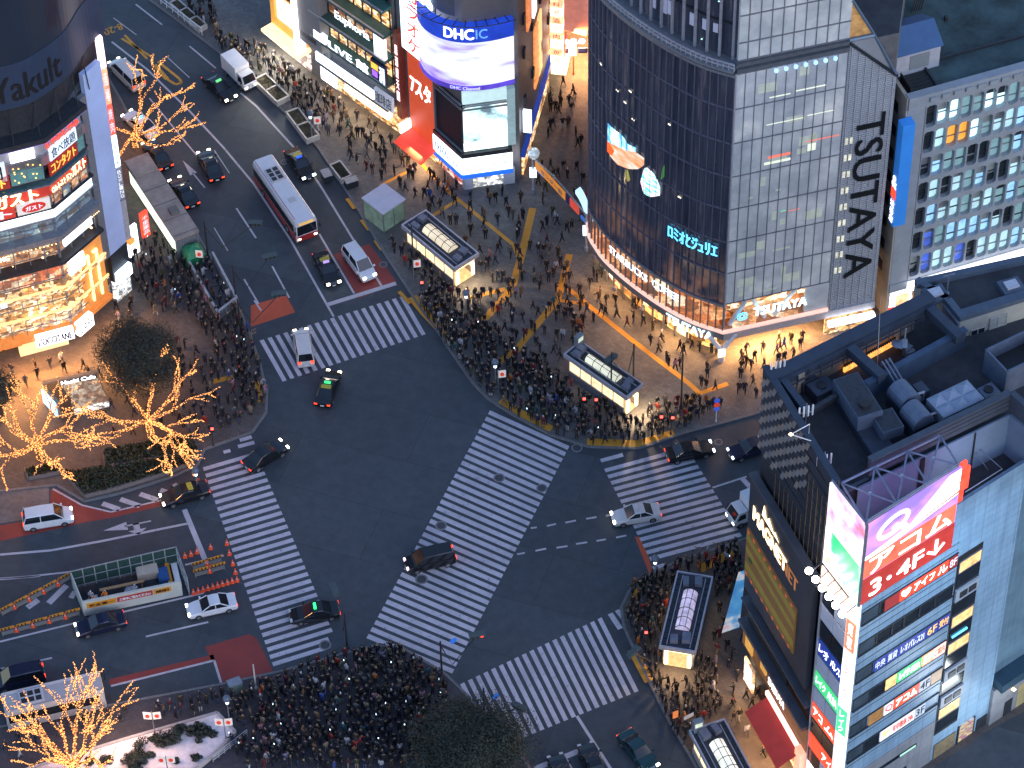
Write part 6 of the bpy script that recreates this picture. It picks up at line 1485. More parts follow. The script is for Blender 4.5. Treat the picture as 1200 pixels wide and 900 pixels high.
# hedges and shrubs
def hedge(pxs, h, label, seed, soil=True, dens=130):
    P = [Vector((*g(*p, PAVE), 0)) for p in pxs]; rng = random.Random(seed); c = sum(P, Vector((0, 0, 0)))/len(P)
    t = thing('planted_bed', label, 'planting bed', (c.x, c.y, PAVE)); mb = MB()
    mb.prism([(p.x, p.y) for p in P], PAVE, .5, 0); n = len(P)
    mb.build('bed_soil', mk('dark_soil', (.022, .022, .018), .9, 0, .4, 2), t)
    k_ = MB()
    for k in range(n): 
        W = Wall((P[k].x, P[k].y), (P[(k+1) % n].x, P[(k+1) % n].y)); W.box(k_, 0, W.L, PAVE, .55, -.12, .12)
    k_.build('stone_edge', mk('stone_edge', (.20, .165, .15), .8, 0, .2, 3), t)
    mb = MB(); xs = [p.x for p in P]; ys = [p.y for p in P]; area = (max(xs)-min(xs))*(max(ys)-min(ys))
    def ins(x, y):
        r = False
        for k in range(n):
            a, b_ = P[k], P[k-1]
            if (a.y > y) != (b_.y > y) and x < (b_.x-a.x)*(y-a.y)/(b_.y-a.y)+a.x: r = not r
        return r
    for _ in range(int(area*dens)):
        x, y = rng.uniform(min(xs), max(xs)), rng.uniform(min(ys), max(ys))
        if not ins(x, y): continue
        z = .55+h*rng.random()*(.6+.4*math.sin(x*1.7)*math.cos(y*1.3)); s = rng.uniform(.1, .2)
        nrm = Vector((rng.uniform(-1, 1), rng.uniform(-1, 1), rng.uniform(.2, 1))).normalized(); a = nrm.cross(Vector((rng.random(), rng.random(), .3))).normalized()*s; b_ = nrm.cross(a)*.6
        q = Vector((x, y, z)); mb.face([q-a, q-b_, q+a, q+b_])
    mb.build('ground_cover', hedge_m, t)
hedge([(122,530),(224,511),(232,530),(124,549)], .35, 'long dark planted bed with a pale stone edge below the lit trees', 31)
hedge([(74,556),(120,551),(232,533),(222,545),(195,556),(140,573),(100,583)], .4, 'pointed planted bed of low dark shrubs beside the taxi lane', 32)
hedge([(30,552),(66,546),(70,555),(34,562)], .3, 'small planted bed under the star shaped lit tree', 33)

# ================================================================== planters along the top kerb
planter_m = mk('planter_concrete', (.48, .46, .42), .7, 0, .12, 2)
def planter(a, c, w, label, cells=2):
    A, B = Vector((*g(*a, PAVE), 0)), Vector((*g(*c, PAVE), 0)); L = (B-A).length; m = (A+B)/2; rz = math.atan2(B.y-A.y, B.x-A.x)
    t = thing('kerb_planter', label, 'planter', (m.x, m.y, PAVE), rz, 'planters along the kerb'); mb = MB(); h = .7
    for y in (-w/2, w/2): mb.obox((0, y, 0), (L, .16, h))
    for k in range(cells+1): mb.obox((-L/2+L*k/cells, 0, 0), (.16, w+.16, h))
    mb.build('box', planter_m, t, True); mb = MB(); mb.obox((0, 0, 0), (L-.1, w-.1, h-.12)); mb.build('soil', mk('dry_soil', (.09, .075, .045), .9, 0, .4, 3), t, True)
    mb = MB(); rng = random.Random(int(L*100))
    for _ in range(260):
        x, y = rng.uniform(-L/2+.15, L/2-.15), rng.uniform(-w/2+.15, w/2-.15); s = .1; mb.face([(x-s, y, h-.1), (x, y-s*.4, h+.02), (x+s, y+s*.3, h-.02)])
    mb.build('planting', hedge_m, t, True)
    for k in range(5): q = A.lerp(B, k/4); BLOCK.append((q.x, q.y, w*.75))
planter((305,95),(332,121), 1.5, 'first long planter with two soil beds, farthest up the kerb')
planter((343,134),(367,166), 1.4, 'second long planter beside the lamp post with the blue disc')
planter((393,196),(406,213), 1.2, 'short single bed planter nearest the glass shelter', 1)
planter((204,6),(238,36), 1.0, 'low planter wall at the top edge beside the widest road', 3)
rail = MB(); A, B = g(182, 0), g(237, 42); W = Wall(A, B)
for k in range(9): rail.tube(W.pt(W.L*k/8, PAVE), W.pt(W.L*k/8, 1.1), .05, n=6)
rail.path([W.pt(0, 1.1), W.pt(W.L, 1.1)], .06, 6); rail.path([W.pt(0, .6), W.pt(W.L, .6)], .05, 6)
solo(rail, 'guard_rail', [white_m], 'white pedestrian guard rail along the kerb at the top edge', 'guard rail')

# ================================================================== subway entrances
def entrance(px, label, z=3.3, lit=E_warm, sky=None, pylon=None, glow=(1, .72, .42), side_signs=True, power=300):
    P = [Vector((*g(*p, z), 0)) for p in px]   # back-left, back-right, front-right, front-left
    ax = ((P[3]-P[0])+(P[2]-P[1]))/2; L = ax.length; ax.normalize(); rz = math.atan2(ax.y, ax.x)
    sd = Vector((-ax.y, ax.x, 0)); m = sum(P, Vector((0, 0, 0)))/4; Wd = abs((P[0]-P[1]).dot(sd))
    t = thing('subway_entrance', label, 'subway entrance', (m.x, m.y, PAVE), rz)
    zz = z-PAVE
    mb = MB(); mb.obox((0, 0, zz-.35), (L, Wd, .30)); mb.build('roof', mk('dark_roof_deck', (.05, .055, .075), .6, .1, .4, 1.3), t, True)
    mb = MB()
    for s in (-1, 1): mb.obox((0, s*Wd/2, zz-.4), (L+.12, .14, .52)); mb.obox((s*L/2, 0, zz-.401), (.14, Wd+.12, .522))
    for s in (-1, 1): mb.obox((0, s*(Wd/2-.55), zz-.05), (L-.6, .06, .12))
    mb.build('roof_rim', mk('rim_aluminium', (.5, .5, .56), .4, .4, .12, 2), t, True)
    mb = MB()
    for s in (-1, 1):
        for k in range(int(L/.7)): mb.obox((-L/2+.5+.7*k, s*(Wd/2-.28), zz-.04), (.45, .3, .08))
    mb.build('roof_seams', steel_dk, t, True)
    # barrel skylight
    sl, sw_, n = L*.5, Wd*.42, 8; mb = MB(); fr_ = MB()
    for k in range(n):
        a0, a1 = math.pi*k/n, math.pi*(k+1)/n
        y0, z0, y1, z1 = -math.cos(a0)*sw_/2, math.sin(a0)*.62, -math.cos(a1)*sw_/2, math.sin(a1)*.62
        mb.face([(-sl/2, y0, zz+z0), (sl/2, y0, zz+z0), (sl/2, y1, zz+z1), (-sl/2, y1, zz+z1)])
    for s in (-1, 1): mb.face([(s*sl/2, -math.cos(math.pi*k/n)*sw_/2, zz+math.sin(math.pi*k/n)*.62) for k in range(n+1)])
    mb.build('skylight', sky or mk('lit_skylight', (.5, .45, .35), .3, 0, .25, .9, (1, .82, .55), .75), t, True)
    for k in range(5):
        x = -sl/2+sl*k/4; fr_.path([(x, -math.cos(math.pi*q/n)*(sw_/2+.02), zz+math.sin(math.pi*q/n)*.65) for q in range(n+1)], .035, 5)
    for q in (0, 3, 5, n): fr_.path([(-sl/2, -math.cos(math.pi*q/n)*(sw_/2+.02), zz+math.sin(math.pi*q/n)*.65), (sl/2, -math.cos(math.pi*q/n)*(sw_/2+.02), zz+math.sin(math.pi*q/n)*.65)], .03, 5)
    fr_.build('skylight_frame', steel_dk, t, True)
    rng = random.Random(int(m.x*10))
    for k, (x, y) in enumerate(((-L*.38, -Wd*.2), (-L*.4, Wd*.15), (L*.36, Wd*.18), (L*.4, -Wd*.15))):
        mb = MB(); mb.obox((x, y, zz-.05), (rng.uniform(.6, 1.0), rng.uniform(.5, .8), rng.uniform(.3, .6)), rng.uniform(0, .2)); mb.build('roof_unit', mk('roof_unit_grey', (.18, .19, .24), .5, .2, .2, 2), t, True)
    # glazed sides, posts, plinth, stair
    for s in (-1, 1):
        mb = MB(); mb.obox((-.1, s*(Wd/2-.3), .9), (L-.9, .04, zz-1.35)); mb.build('glass_side', mk('warm_lit_glass', (.4, .3, .2), .2, 0, .5, .8, glow, 1.6), t, True)
        mb = MB(); mb.obox((-.1, s*(Wd/2-.28), 0), (L-.8, .18, .88)); mb.build('plinth_wall', mk('plinth_grey', (.30, .29, .30), .6, 0, .15, 2), t, True)
        mb = MB()
        for k in range(6): mb.obox((-L/2+.4+(L-.9)*k/5, s*(Wd/2-.27), .85), (.08, .1, zz-1.2))
        mb.build('posts', steel, t, True)
    mb = MB(); mb.obox((-L/2+.4, 0, 0), (.1, Wd-.7, zz-.4)); mb.build('end_wall', mk('end_wall_grey', (.25, .25, .27), .6, 0, .2, 2), t, True)
    mb = MB()
    for k in range(5): mb.obox((L/2-.5-.35*k, 0, .002+.0*k), (.33, Wd-.8, .05+.001*k))
    mb.obox((.6, 0, .001), (L-2.4, Wd-.9, .04)); mb.build('lit_stair', mk('lit_stair', (.4, .28, .16), .6, 0, .3, 2, (1, .6, .25), .9), t, True)
    mb = MB(); mb.obox((L/2-.2, 0, zz-.75), (.12, Wd-.8, .35)); mb.build('entrance_sign', lit, t, True)
    if side_signs:
        for s in (-1, 1):
            mb = MB(); mb.obox((L/2-.25, s*(Wd/2-.55), .3), (.12, .35, 1.7)); mb.build('lit_notice', lit, t, True)
    if pylon:
        mb = MB(); mb.obox((-L/2+.2, pylon*Wd*.3, zz), (.5, .9, 1.5)); mb.build('pylon', mk('pylon_grey', (.20, .23, .26), .5, .1, .2, 1), t, True)
        mb = MB(); mb.obox((-L/2+.2-.02, pylon*Wd*.3, zz+.75), (.54, .7, .55)); mb.build('pylon_sign', mk('pylon_sign', (.6, .62, .5), .5, 0, .1, 2, (.85, .95, .75), .8), t, True)
    L_ = alight('entrance_light', (m.x+ax.x*L*.55, m.y+ax.y*L*.55, zz-.6), .8, power, glow, (m.x+ax.x*L, m.y+ax.y*L, 0))
    for k in range(9):
        q = m+ax*(L*(k/8-.5)); BLOCK.append((q.x, q.y, Wd*.5+.25))
    return t
entrance([(471,264),(499,247),(561,296),(532,316)], 'subway entrance with a dark roof and barrel skylight beside the glass shelter', 3.2, pylon=None)
t = entrance([(661,415),(681,401),(759,447),(728,469)], 'subway entrance with a glowing skylight in the thick of the plaza crowd', 3.2, sky=mk('pale_skylight', (.5, .5, .42), .3, 0, .25, .9, (.92, .92, .68), .7), pylon=1, power=500)
entrance([(794,671),(835,676),(815,764),(773,757)], 'subway entrance with violet lit roof on the pavement opposite the magnet logo building', 3.2, sky=mk('violet_skylight', (.5, .46, .56), .25, 0, .45, 1.2, (.72, .62, .9), .5), glow=(1, .66, .36))
entrance([(809,858),(848,842),(893,925),(852,941)], 'subway entrance with a white skylight cut off by the bottom edge', 3.2, sky=mk('white_skylight', (.6, .6, .55), .3, 0, .3, .9, (.95, .95, .82), .8), pylon=-1)
# lift shelter with glass walls
P = [Vector((*g(*p, 2.9), 0)) for p in ((423,233),(455,218),(472,234),(448,249))]
m = sum(P, Vector((0, 0, 0)))/4; ax = ((P[3]-P[0])+(P[2]-P[1])).normalized(); rz = math.atan2(ax.y, ax.x)
t = thing('glass_shelter', 'glass walled lift shelter with a flat pale lilac roof beside the kerb', 'shelter', (m.x, m.y, PAVE), rz)
sx_, sy_ = (P[3]-P[0]).length*1.0, (P[1]-P[0]).length*.86
mb = MB(); mb.obox((0, 0, 2.75), (sx_+.3, sy_+.3, .16)); mb.obox((0, 0, 2.91), (.08, sy_, .04)); mb.build('roof', mk('lilac_roof', (.55, .54, .62), .5, 0, .08, 1), t, True)
for s in (-1, 1):
    mb = MB(); mb.obox((0, s*sy_/2, .1), (sx_, .04, 2.6)); mb.build('glass_wall', mk('greenish_glass', (.14, .20, .17), .15, 0, .4, 1, (.5, .75, .55), .10), t, True)
    mb = MB(); mb.obox((s*sx_/2, 0, .1), (.04, sy_, 2.6)); mb.build('glass_wall', MATS['greenish_glass'], t, True)
mb = MB()
for a in (-1, 1):
    for c in (-1, 0, 1): mb.obox((a*sx_/2, c*sy_/2, 0), (.09, .09, 2.8))
mb.build('posts', steel, t, True)
for k in range(5): BLOCK.append((m.x+ax.x*(k-2)*.8, m.y+ax.y*(k-2)*.8, 1.3))
# long flat roofed bus shelter at the left
P = [Vector((*g(*p, 3.1), 0)) for p in ((144,189),(174,179),(234,270),(204,281))]
m = sum(P, Vector((0, 0, 0)))/4; ax = ((P[3]-P[0])+(P[2]-P[1])).normalized(); rz = math.atan2(ax.y, ax.x); L = (P[3]-P[0]).length; Wd = 2.7
t = thing('long_bus_shelter', 'long bus shelter with a dusty flat roof and ribbed end beside the pale building wall', 'shelter', (m.x, m.y, PAVE), rz)
mb = MB(); mb.obox((0, 0, 2.75), (L, Wd, .25)); mb.obox((-L*.38, 0, 3.0), (L*.2, Wd*.95, .12)); mb.build('roof', mk('dusty_roof', (.36, .29, .245), .8, 0, .25, .8), t, True)
mb = MB()
for k in range(6): mb.obox((-L/2+L*k/5.3+.3, 0, 3.0), (.05, Wd-.1, .03))
mb.build('roof_seams', conc_dark, t, True)
mb = MB(); mb.obox((L*.22, .2, 3.0), (1.0, .9, .4)); mb.build('roof_hatch', mk('hatch_brown', (.18, .16, .15), .7), t, True)
mb = MB(); mb.obox((L/2-.15, 0, .1), (.2, Wd-.2, 2.7), 0); mb.build('end_wall', mk('end_grey', (.23, .22, .23), .6, 0, .1, 2), t, True)
mb = MB()
for k in range(9): mb.obox((L/2-.02, -Wd/2+.3+.26*k, .15), (.08, .1, 2.55))
mb.build('end_ribs', steel, t, True)
mb = MB(); mb.obox((0, -Wd/2+.25, .25), (L*.9, .08, 2.3)); mb.build('lit_panels', mk('greenish_lit_panel', (.6, .65, .55), .4, 0, .3, .8, (.85, 1, .78), 1.4), t, True)
mb = MB(); mb.obox((0, Wd/2-.3, .25), (L*.9, .08, 2.4)); mb.build('back_wall', steel_dk, t, True)
for k in range(14): q = m+ax*(L*(k/13-.5)); BLOCK.append((q.x, q.y, 1.6))
x, y = g(227, 305, PAVE); t = thing('green_tarpaulin_tent', 'green tarpaulin tent at the end of the long bus shelter', 'tent', (x, y, PAVE), .5); BLOCK.append((x, y, 1.3))
mb = MB(); tp = (0, 0, 2.2); q = [(-1.1, -.9, 1.2), (1.0, -1.0, 1.3), (1.2, .8, 1.15), (-.9, 1.0, 1.3)]; q2 = [(a*.62, c*.62, 1.85) for a, c, _ in q]
for k in range(4): j = (k+1) % 4; mb.face([q[k], q[j], q2[j], q2[k]]); mb.face([q2[k], q2[j], tp]); mb.face([(q[k][0], q[k][1], .05), (q[j][0], q[j][1], .05), q[j], q[k]])
mb.build('cover', mk('green_tarp', (.02, .24, .10), .5, 0, .25, 2), t, True)
# stairwell with pale parapet walls
P = [g(221, 312, PAVE), g(250, 304, PAVE), g(278, 357, PAVE), g(256, 374, PAVE)]
t = thing('stairwell_enclosure', 'open stairwell with pale parapet walls in the crowd on the left pavement', 'stairwell', (*g(250, 340, PAVE), PAVE)); mb = MB()
for a, c in ((0, 3), (3, 2), (1, 2)): W = Wall(P[a], P[c]); W.box(mb, 0, W.L, PAVE, 1.25, -.12, .12)
mb.build('parapet', mk('pale_parapet', (.42, .41, .42), .7, 0, .15, 2), t)
mb = MB(); mb.prism(P, PAVE+.001, PAVE+.03, 0); mb.build('stair_floor', conc_dark, t)
mb = MB(); W = Wall(P[3], P[2])
for k in range(6): W.box(mb, .2+k*.45, .5+k*.45, .25, 1.2, .12, .15)
mb.build('grey_panels', steel, t)
for a, c in ((0, 3), (1, 2), (3, 2)):
    for k in range(7): BLOCK.append((P[a][0]+(P[c][0]-P[a][0])*k/6, P[a][1]+(P[c][1]-P[a][1])*k/6, .3))
# kiosk by the left building
P = [g(55, 472), g(118, 459), g(130, 478), g(72, 492)]
t = thing('display_kiosk', 'low display kiosk with a white lit sign and glass cases below the orange shop front', 'kiosk', (*P[3], PAVE)); Wf = Wall(P[3], P[2]); Wb = Wall(P[0], P[1]); mb = MB()
mb.prism(P, PAVE, .9, 0); mb.build('base', mk('kiosk_brown', (.16, .10, .07), .6, 0, .2, 2), t)
mb = MB(); mb.prism([Wf.xy(.1, -.15), Wf.xy(Wf.L*.25, -.15), Wb.xy(Wb.L*.28, -.1), Wb.xy(.1, -.1)], .9, 2.5, 0); mb.build('counter_bay', mk('dark_counter', (.03, .025, .025), .4, 0, .3, 3, (1, .5, .3), .05), t)
mb = MB(); mb.face([Wf.pt(Wf.L*.27, 1.0, -.1), Wf.pt(Wf.L-.1, 1.0, -.1), Wb.pt(Wb.L-.1, 1.9, -.2), Wb.pt(Wb.L*.29, 1.9, -.2)]); mb.build('glass_case', goods_mat('case_goods', .55, (1, .85, .6), 2.2, .2, (.9, .5, .25)), t)
mb = MB(); W = Wall(Wf.xy(0, 0), Wf.xy(1, 0)); Wf.box(mb, Wf.L*.27, Wf.L, .3, 1.0, -.05, .05); mb.build('lit_case', goods_cool, t)
mb = MB()
for u in (0, Wf.L*.25, Wf.L-.12): Wf.box(mb, u, u+.12, .3, 1.1, -.1, .08)
for u in (0, Wb.L*.27, Wb.L-.12): mb.tube(Wb.pt(u, 2.75, -.1), Wf.pt(u*Wf.L/Wb.L, 1.05, .0), .07, n=6)
Wb.box(mb, -.1, Wb.L+.1, 2.7, 2.9, -.3, .1); mb.build('frame', mk('kiosk_frame', (.30, .23, .17), .5, .1, .2, 2), t)
o = Wb.panel('sign_board', mk('kiosk_board', (.05, .045, .045), .5), t, Wb.L*.28, Wb.L-.1, 2.1, 2.68, -.1, .05); Wb.text('Hachi Cafe', E_white, o, Wb.L*.32, Wb.L-.3, 2.15, 2.65, .08, .012)
mb = MB(); mb.prism([Wf.xy(-.4, -.3), Wf.xy(-.2, -.3), Wb.xy(-.15, .1), Wb.xy(-.35, .1)], .3, 2.2, 0); mb.build('blue_side_sign', em('ice_blue', (.4, .75, 1), 1.6), t)
for k in range(5): q = Vector(P[3]).lerp(Vector(P[2]), k/4).lerp(Vector(P[0]).lerp(Vector(P[1]), k/4), .5); BLOCK.append((q.x, q.y, 1.2))

# ================================================================== street furniture
def pole(px, h, name, label, cat, r=.07, mat=None, base=PAVE):
    x, y = g(*px, base); t = thing(name, label, cat, (x, y, base)); mb = MB(); mb.lathe([(r*1.9, 0), (r*1.9, .25), (r, .3), (r*.8, h)], (0, 0, 0), 8); mb.build('post', mat or steel_dk, t, True); BLOCK.append((x, y, .3)); return t, x, y
def signal(px, h, end, label, red=None, sign_=None):
    "vehicle signal on a bent arm; end is the surveyed far end of the arm at height h"
    t, x, y = pole(px, h, 'traffic_signal', label, 'traffic signal', .1); e = gv(*end, h)-Vector((x, y, PAVE)); mb = MB(); mb.path([(0, 0, h-.6), e*.3+Vector((0, 0, -.25*0)), e], [.06, .05, .045], 6); mb.build('arm', steel_dk, t, True)
    rz = math.atan2(e.y, e.x); mb = MB(); mb.obox((e.x, e.y, e.z-.2), (1.35, .28, .42), rz); o = mb.build('signal_head', mk('signal_grey', (.07, .09, .09), .5, .1, .2, 3), t, True)
    mb = MB(); mb.obox((e.x, e.y, e.z+.22), (1.5, .6, .04), rz); mb.build('visor', MATS['signal_grey'], o, True)
    for k, c in enumerate((-.42, 0, .42)):
        mb = MB(); p = Vector((e.x+math.cos(rz)*c, e.y+math.sin(rz)*c, e.z)); n = Vector((math.sin(rz), -math.cos(rz), 0)); mb.tube(p+n*.13, p+n*.2, .14, n=12); mb.build('lens', E_red if red == k else black_m, o, True)
    if sign_: 
        mb = MB(); f = e*.35; mb.tube((f.x, f.y, h-.2), (f.x+.02, f.y-.04, h-.2), .35, n=16); mb.build('round_sign', mk('blue_sign', (.02, .12, .5), .5, 0, .1, 2, (.05, .25, 1), .35), t, True)
    return t
signal((244,302), 5.2, (299,262), 'traffic signal with a long arm over the road at the end of the bus shelter')
signal((277,354), 5.2, (316,301), 'traffic signal with an arm over the road beside the stairwell enclosure')
signal((283,392), 5.0, (327,345), 'traffic signal hanging over the orange road patch')
signal((518,793), 5.2, (559,745), 'traffic signal with a lit red lamp above the lower end of the diagonal crossing', 2, True)
signal((407,759), 5.0, (392,692), 'traffic signal on the kerb behind the crowd beside the left crossing')
signal((568,846), 5.0, (608,829), 'traffic signal half hidden by the round tree at the bottom crossing', None, True)
signal((742,452), 6.0, (716,421), 'traffic signal on a dark pole beside the glowing skylight entrance')
signal((770,778), 5.6, (742,765), 'traffic signal on the pavement beside the violet lit entrance')
def ped_signal(px, label):
    t, x, y = pole(px, 2.9, 'pedestrian_signal', label, 'pedestrian signal', .05); mb = MB(); mb.obox((.12, -.1, 2.2), (.34, .3, .75)); o = mb.build('signal_head', black_m, t, True); mb = MB(); mb.obox((.12, -.26, 2.55), (.26, .03, .32)); mb.build('red_lamp', em('red_man', (1, .07, .05), 6), o, True)
for px, lb in (((683,487), 'red pedestrian signal left of the pair before the glowing skylight entrance'), ((697,488), 'red pedestrian signal right of the pair before the glowing skylight entrance'), ((773,508), 'red pedestrian signal at the plaza kerb by the right crossing'), ((786,509), 'dimmer red pedestrian signal just right of its pair at the plaza kerb'), ((494,351), 'red pedestrian signal at the top right end of the upper crossing'), ((755,760), 'small red pedestrian signal left of the violet lit entrance'), ((250,522), 'red pedestrian signal under the widest lit tree')): ped_signal(px, lb)
def globe(px, h, label, flag=None, lampcol=None):
    t, x, y = pole(px, h, 'street_lamp', label, 'street lamp', .07, steel); mb = MB(); mb.lathe([(.05, 0), (.32, .18), (.38, .4), (.25, .65), (.05, .74)], (0, 0, h), 12); mb.build('globe', mk('smoked_globe', (.10, .13, .18), .2, 0, .2, 2), t, True, True)
    mb = MB(); mb.lathe([(.14, -.35), (.16, -.3), (.16, -.05), (.1, 0)], (0, 0, h), 10); mb.build('lamp', lampcol or E_cool, t, True); return t, x, y
red_disc = mk('flag_red', (.62, .03, .02), .7, 0, .1, 2, (1, .1, .05), .35)
cloth = mk('flag_cloth', (.75, .70, .64), .8, 0, .1, 2, (1, .85, .72), .22)
def flags(px, h, label, n=2, side=1):
    x, y = g(*px, PAVE); t = thing('flag_pole', label, 'flag pole', (x, y, PAVE), 0, 'poles with paired flags'); mb = MB(); mb.lathe([(.06, 0), (.04, h)], (0, 0, 0), 8); mb.build('pole', steel, t, True); BLOCK.append((x, y, .3))
    for k in range(n):
        s = (-1 if k == 0 else 1)*side; mb = MB(); c = Vector((s*.72, 0, h-.65)); q = []
        for i in range(5):
            for j in range(2): q.append(Vector((s*(.06+.72*i/4), 0, h-.15-1.05*j+.03*i)))
        for i in range(4): mb.face([q[2*i], q[2*i+1], q[2*i+3], q[2*i+2]])
        o = mb.build('flag', cloth, t, True); mb = MB(); cc = (q[4]+q[5])/2; 
        for e in (-.01, .13): mb.face([cc+Vector((0.2*math.cos(a*.3927), -.06-e*.0+e, .27*math.sin(a*.3927))) for a in range(16)])
        mb.build('red_disc', red_disc, o, True)
flags((182,862), 3.6, 'pole with two red disc flags beside the tall fan shaped lit tree'); flags((265,868), 3.4, 'pole with two red disc flags at the tip of the pale garden'); flags((198,912), 3.4, 'pole with two red disc flags at the bottom edge')
flags((584,460), 3.3, 'pole with one red disc flag near the kerb in the plaza crowd', 1, -1); flags((369,163), 3.3, 'pole with a red disc flag by the second planter', 1, -1); flags((485,330), 3.2, 'pole with a red disc flag beside the dark roofed subway entrance', 1, -1); flags((240,312), 2.4, 'pole with a red disc flag at the green tent', 1)
globe((581,455), 3.4, 'globe street lamp near the kerb in the plaza crowd'); globe((366,165), 3.6, 'globe street lamp by the second planter'); globe((767,683), 3.2, 'globe street lamp at the corner of the right crossing'); globe((269,845), 3.0, 'globe street lamp at the tip of the pale garden'); globe((232,575), 2.6, 'short globe lamp beside the pointed planted bed'); globe((547,372), 3.2, 'globe street lamp right of the dark roofed subway entrance')
t, x, y = pole((839,494), 3.2, 'road_sign', 'pole with stacked round road signs at the plaza kerb near the corner column', 'road sign', .05, white_m)
for k, m_ in enumerate((mk('sign_blue', (.03, .08, .5), .5, 0, .1, 2, (.1, .2, 1), .3), red_disc, MATS['sign_blue'])):
    mb = MB(); mb.tube((0, -.05, 3.1-.6*k), (.01, -.11, 3.1-.6*k), .3, n=16); mb.build('sign_disc', m_, t, True)
t, x, y = pole((798,478), 8.5, 'utility_pole', 'tall dark pole standing right of the glowing skylight entrance', 'pole', .1)
t, x, y = pole((485,318), 6.5, 'utility_pole', 'tall dark pole at the front of the dark roofed subway entrance', 'pole', .09)
t, x, y = pole((716,470), 7, 'utility_pole', 'dark pole rising in front of the glowing skylight', 'pole', .09)
t, x, y = pole((300,807), 3.6, 'bus_stop_pole', 'pale bus stop pole beside the red road patch', 'pole', .08, planter_m)
t, x, y = pole((790,862), 3.4, 'street_sign', 'orange and white direction sign rising from the right pavement crowd', 'sign', .05); mb = MB(); mb.obox((.05, 0, 2.7), (.5, .1, .9), .4); mb.build('sign_board', mk('orange_board2', (.6, .16, .04), .5, 0, .1, 2, (1, .3, .08), .5), t, True)
x, y = g(807, 840, 2.2); t = thing('hand_held_sign', 'white placard on a stick raised over the right pavement crowd', 'placard', (x, y, PAVE)); mb = MB(); mb.tube((0, 0, .1), (0, 0, 2.0), .02); mb.build('stick', steel, t, True); mb = MB(); mb.obox((0, 0, 1.9), (1.0, .05, .5), .5); o = mb.build('board', white_m, t, True); ww = Wall((-.4, -.28), (.4, .15)); 
# green utility box, small cabinets
for px, sz, m_, lb in (((276,810), (1.2, .8, 1.3), mk('green_grey_box', (.16, .22, .19), .6, 0, .1, 2), 'green grey utility cabinet on the kerb below the red road patch'), ((383,210), (.9, 1.2, .8), steel_dk, 'dark wheeled cart left of the short planter'), ((412,218), (1.3, .8, .8), steel_dk, 'dark utility box right of the short planter')):
    x, y = g(*px, PAVE); t = thing('utility_cabinet', lb, 'cabinet', (x, y, PAVE), .4); mb = MB(); mb.obox((0, 0, .08), sz); mb.obox((0, 0, 0), (sz[0]*.9, sz[1]*.9, .08)); mb.build('casing', m_, t, True); mb = MB(); mb.obox((0, 0, sz[2]+.08), (sz[0]*1.05, sz[1]*1.05, .06)); mb.build('lid', steel, t, True); BLOCK.append((x, y, .9))
# street gate with orange banner between two lamp posts
A, B = Vector((*g(625, 226, PAVE), PAVE)), Vector((*g(687, 294, PAVE), PAVE)); W = Wall((A.x, A.y), (B.x, B.y))
t = thing('street_gate', 'street entrance gate with an orange banner between two white lamp posts', 'street gate', (A.x, A.y, PAVE))
for k, P_ in enumerate((A, B)):
    mb = MB(); mb.lathe([(.2, 0), (.2, .6), (.12, .7), (.11, 5.2)], P_, 10); o = mb.build('gate_post', mk('pale_post', (.42, .43, .5), .4, .3, .1, 2), t); mb = MB(); mb.box(P_.x-.35, P_.y-.3, 2.6, P_.x+.35, P_.y+.3, 3.5); mb.build('lantern', E_cool, o)
mb = MB(); pts = [W.pt(.2+(W.L-.4)*k/12, 5.2+.5*math.sin(math.pi*k/12)) for k in range(13)]; mb.path(pts, .09, 6); mb.build('arch', steel, t)
mb = MB(); mb.lathe([(.05, -.5), (.5, -.25), (.62, .15), (.5, .5), (.1, .62)], A+Vector((.1, 0, 5.5)), 14); mb.build('globe_emblem', mk('silver_globe', (.55, .6, .66), .15, .6, .2, 2, (.8, .95, 1), .35), t, False, True)
for a, c, m_ in ((.05, .62, mk('orange_banner', (.62, .21, .03), .7, 0, .15, 1, (1, .34, .03), .40)), (.62, .70, navy_ink), (.70, .86, mk('red_banner', (.6, .07, .05), .7, 0, .1, 1, (1, .1, .06), .4))): W.panel('banner', m_, t, W.L*a, W.L*c, 4.1, 5.2, -.05, .05)
W.text('センター街', mk('banner_ink', (.2, .2, .24), .6), t, W.L*.16, W.L*.56, 4.35, 4.95, .07, .01)
mb = MB()
for k in range(10):
    a0, a1 = k/10, (k+1)/10; f = lambda s: W.pt(W.L*(.78+.24*s), 6.6-2.6*s*s, -.1); mb.hexa([f(a0)+Vector((0,0,-.25)), f(a1)+Vector((0,0,-.25)), f(a1)+Vector((.5,.5,-.25)), f(a0)+Vector((.5,.5,-.25)), f(a0)+Vector((0,0,.25)), f(a1)+Vector((0,0,.25)), f(a1)+Vector((.5,.5,.25)), f(a0)+Vector((.5,.5,.25))])
mb.build('curved_light_panel', em('ice_panel', (.55, .82, 1), 1.1), t)
W.panel('blue_plate', mk('gate_blue', (.03, .12, .4), .5, 0, .1, 1, (.1, .3, 1), .3), t, W.L*.02, W.L*.16, 3.5, 4.0, -.3, -.2); W.panel('blue_plate', MATS['gate_blue'], t, W.L*.86, W.L*.98, 3.5, 4.0, -.3, -.2)
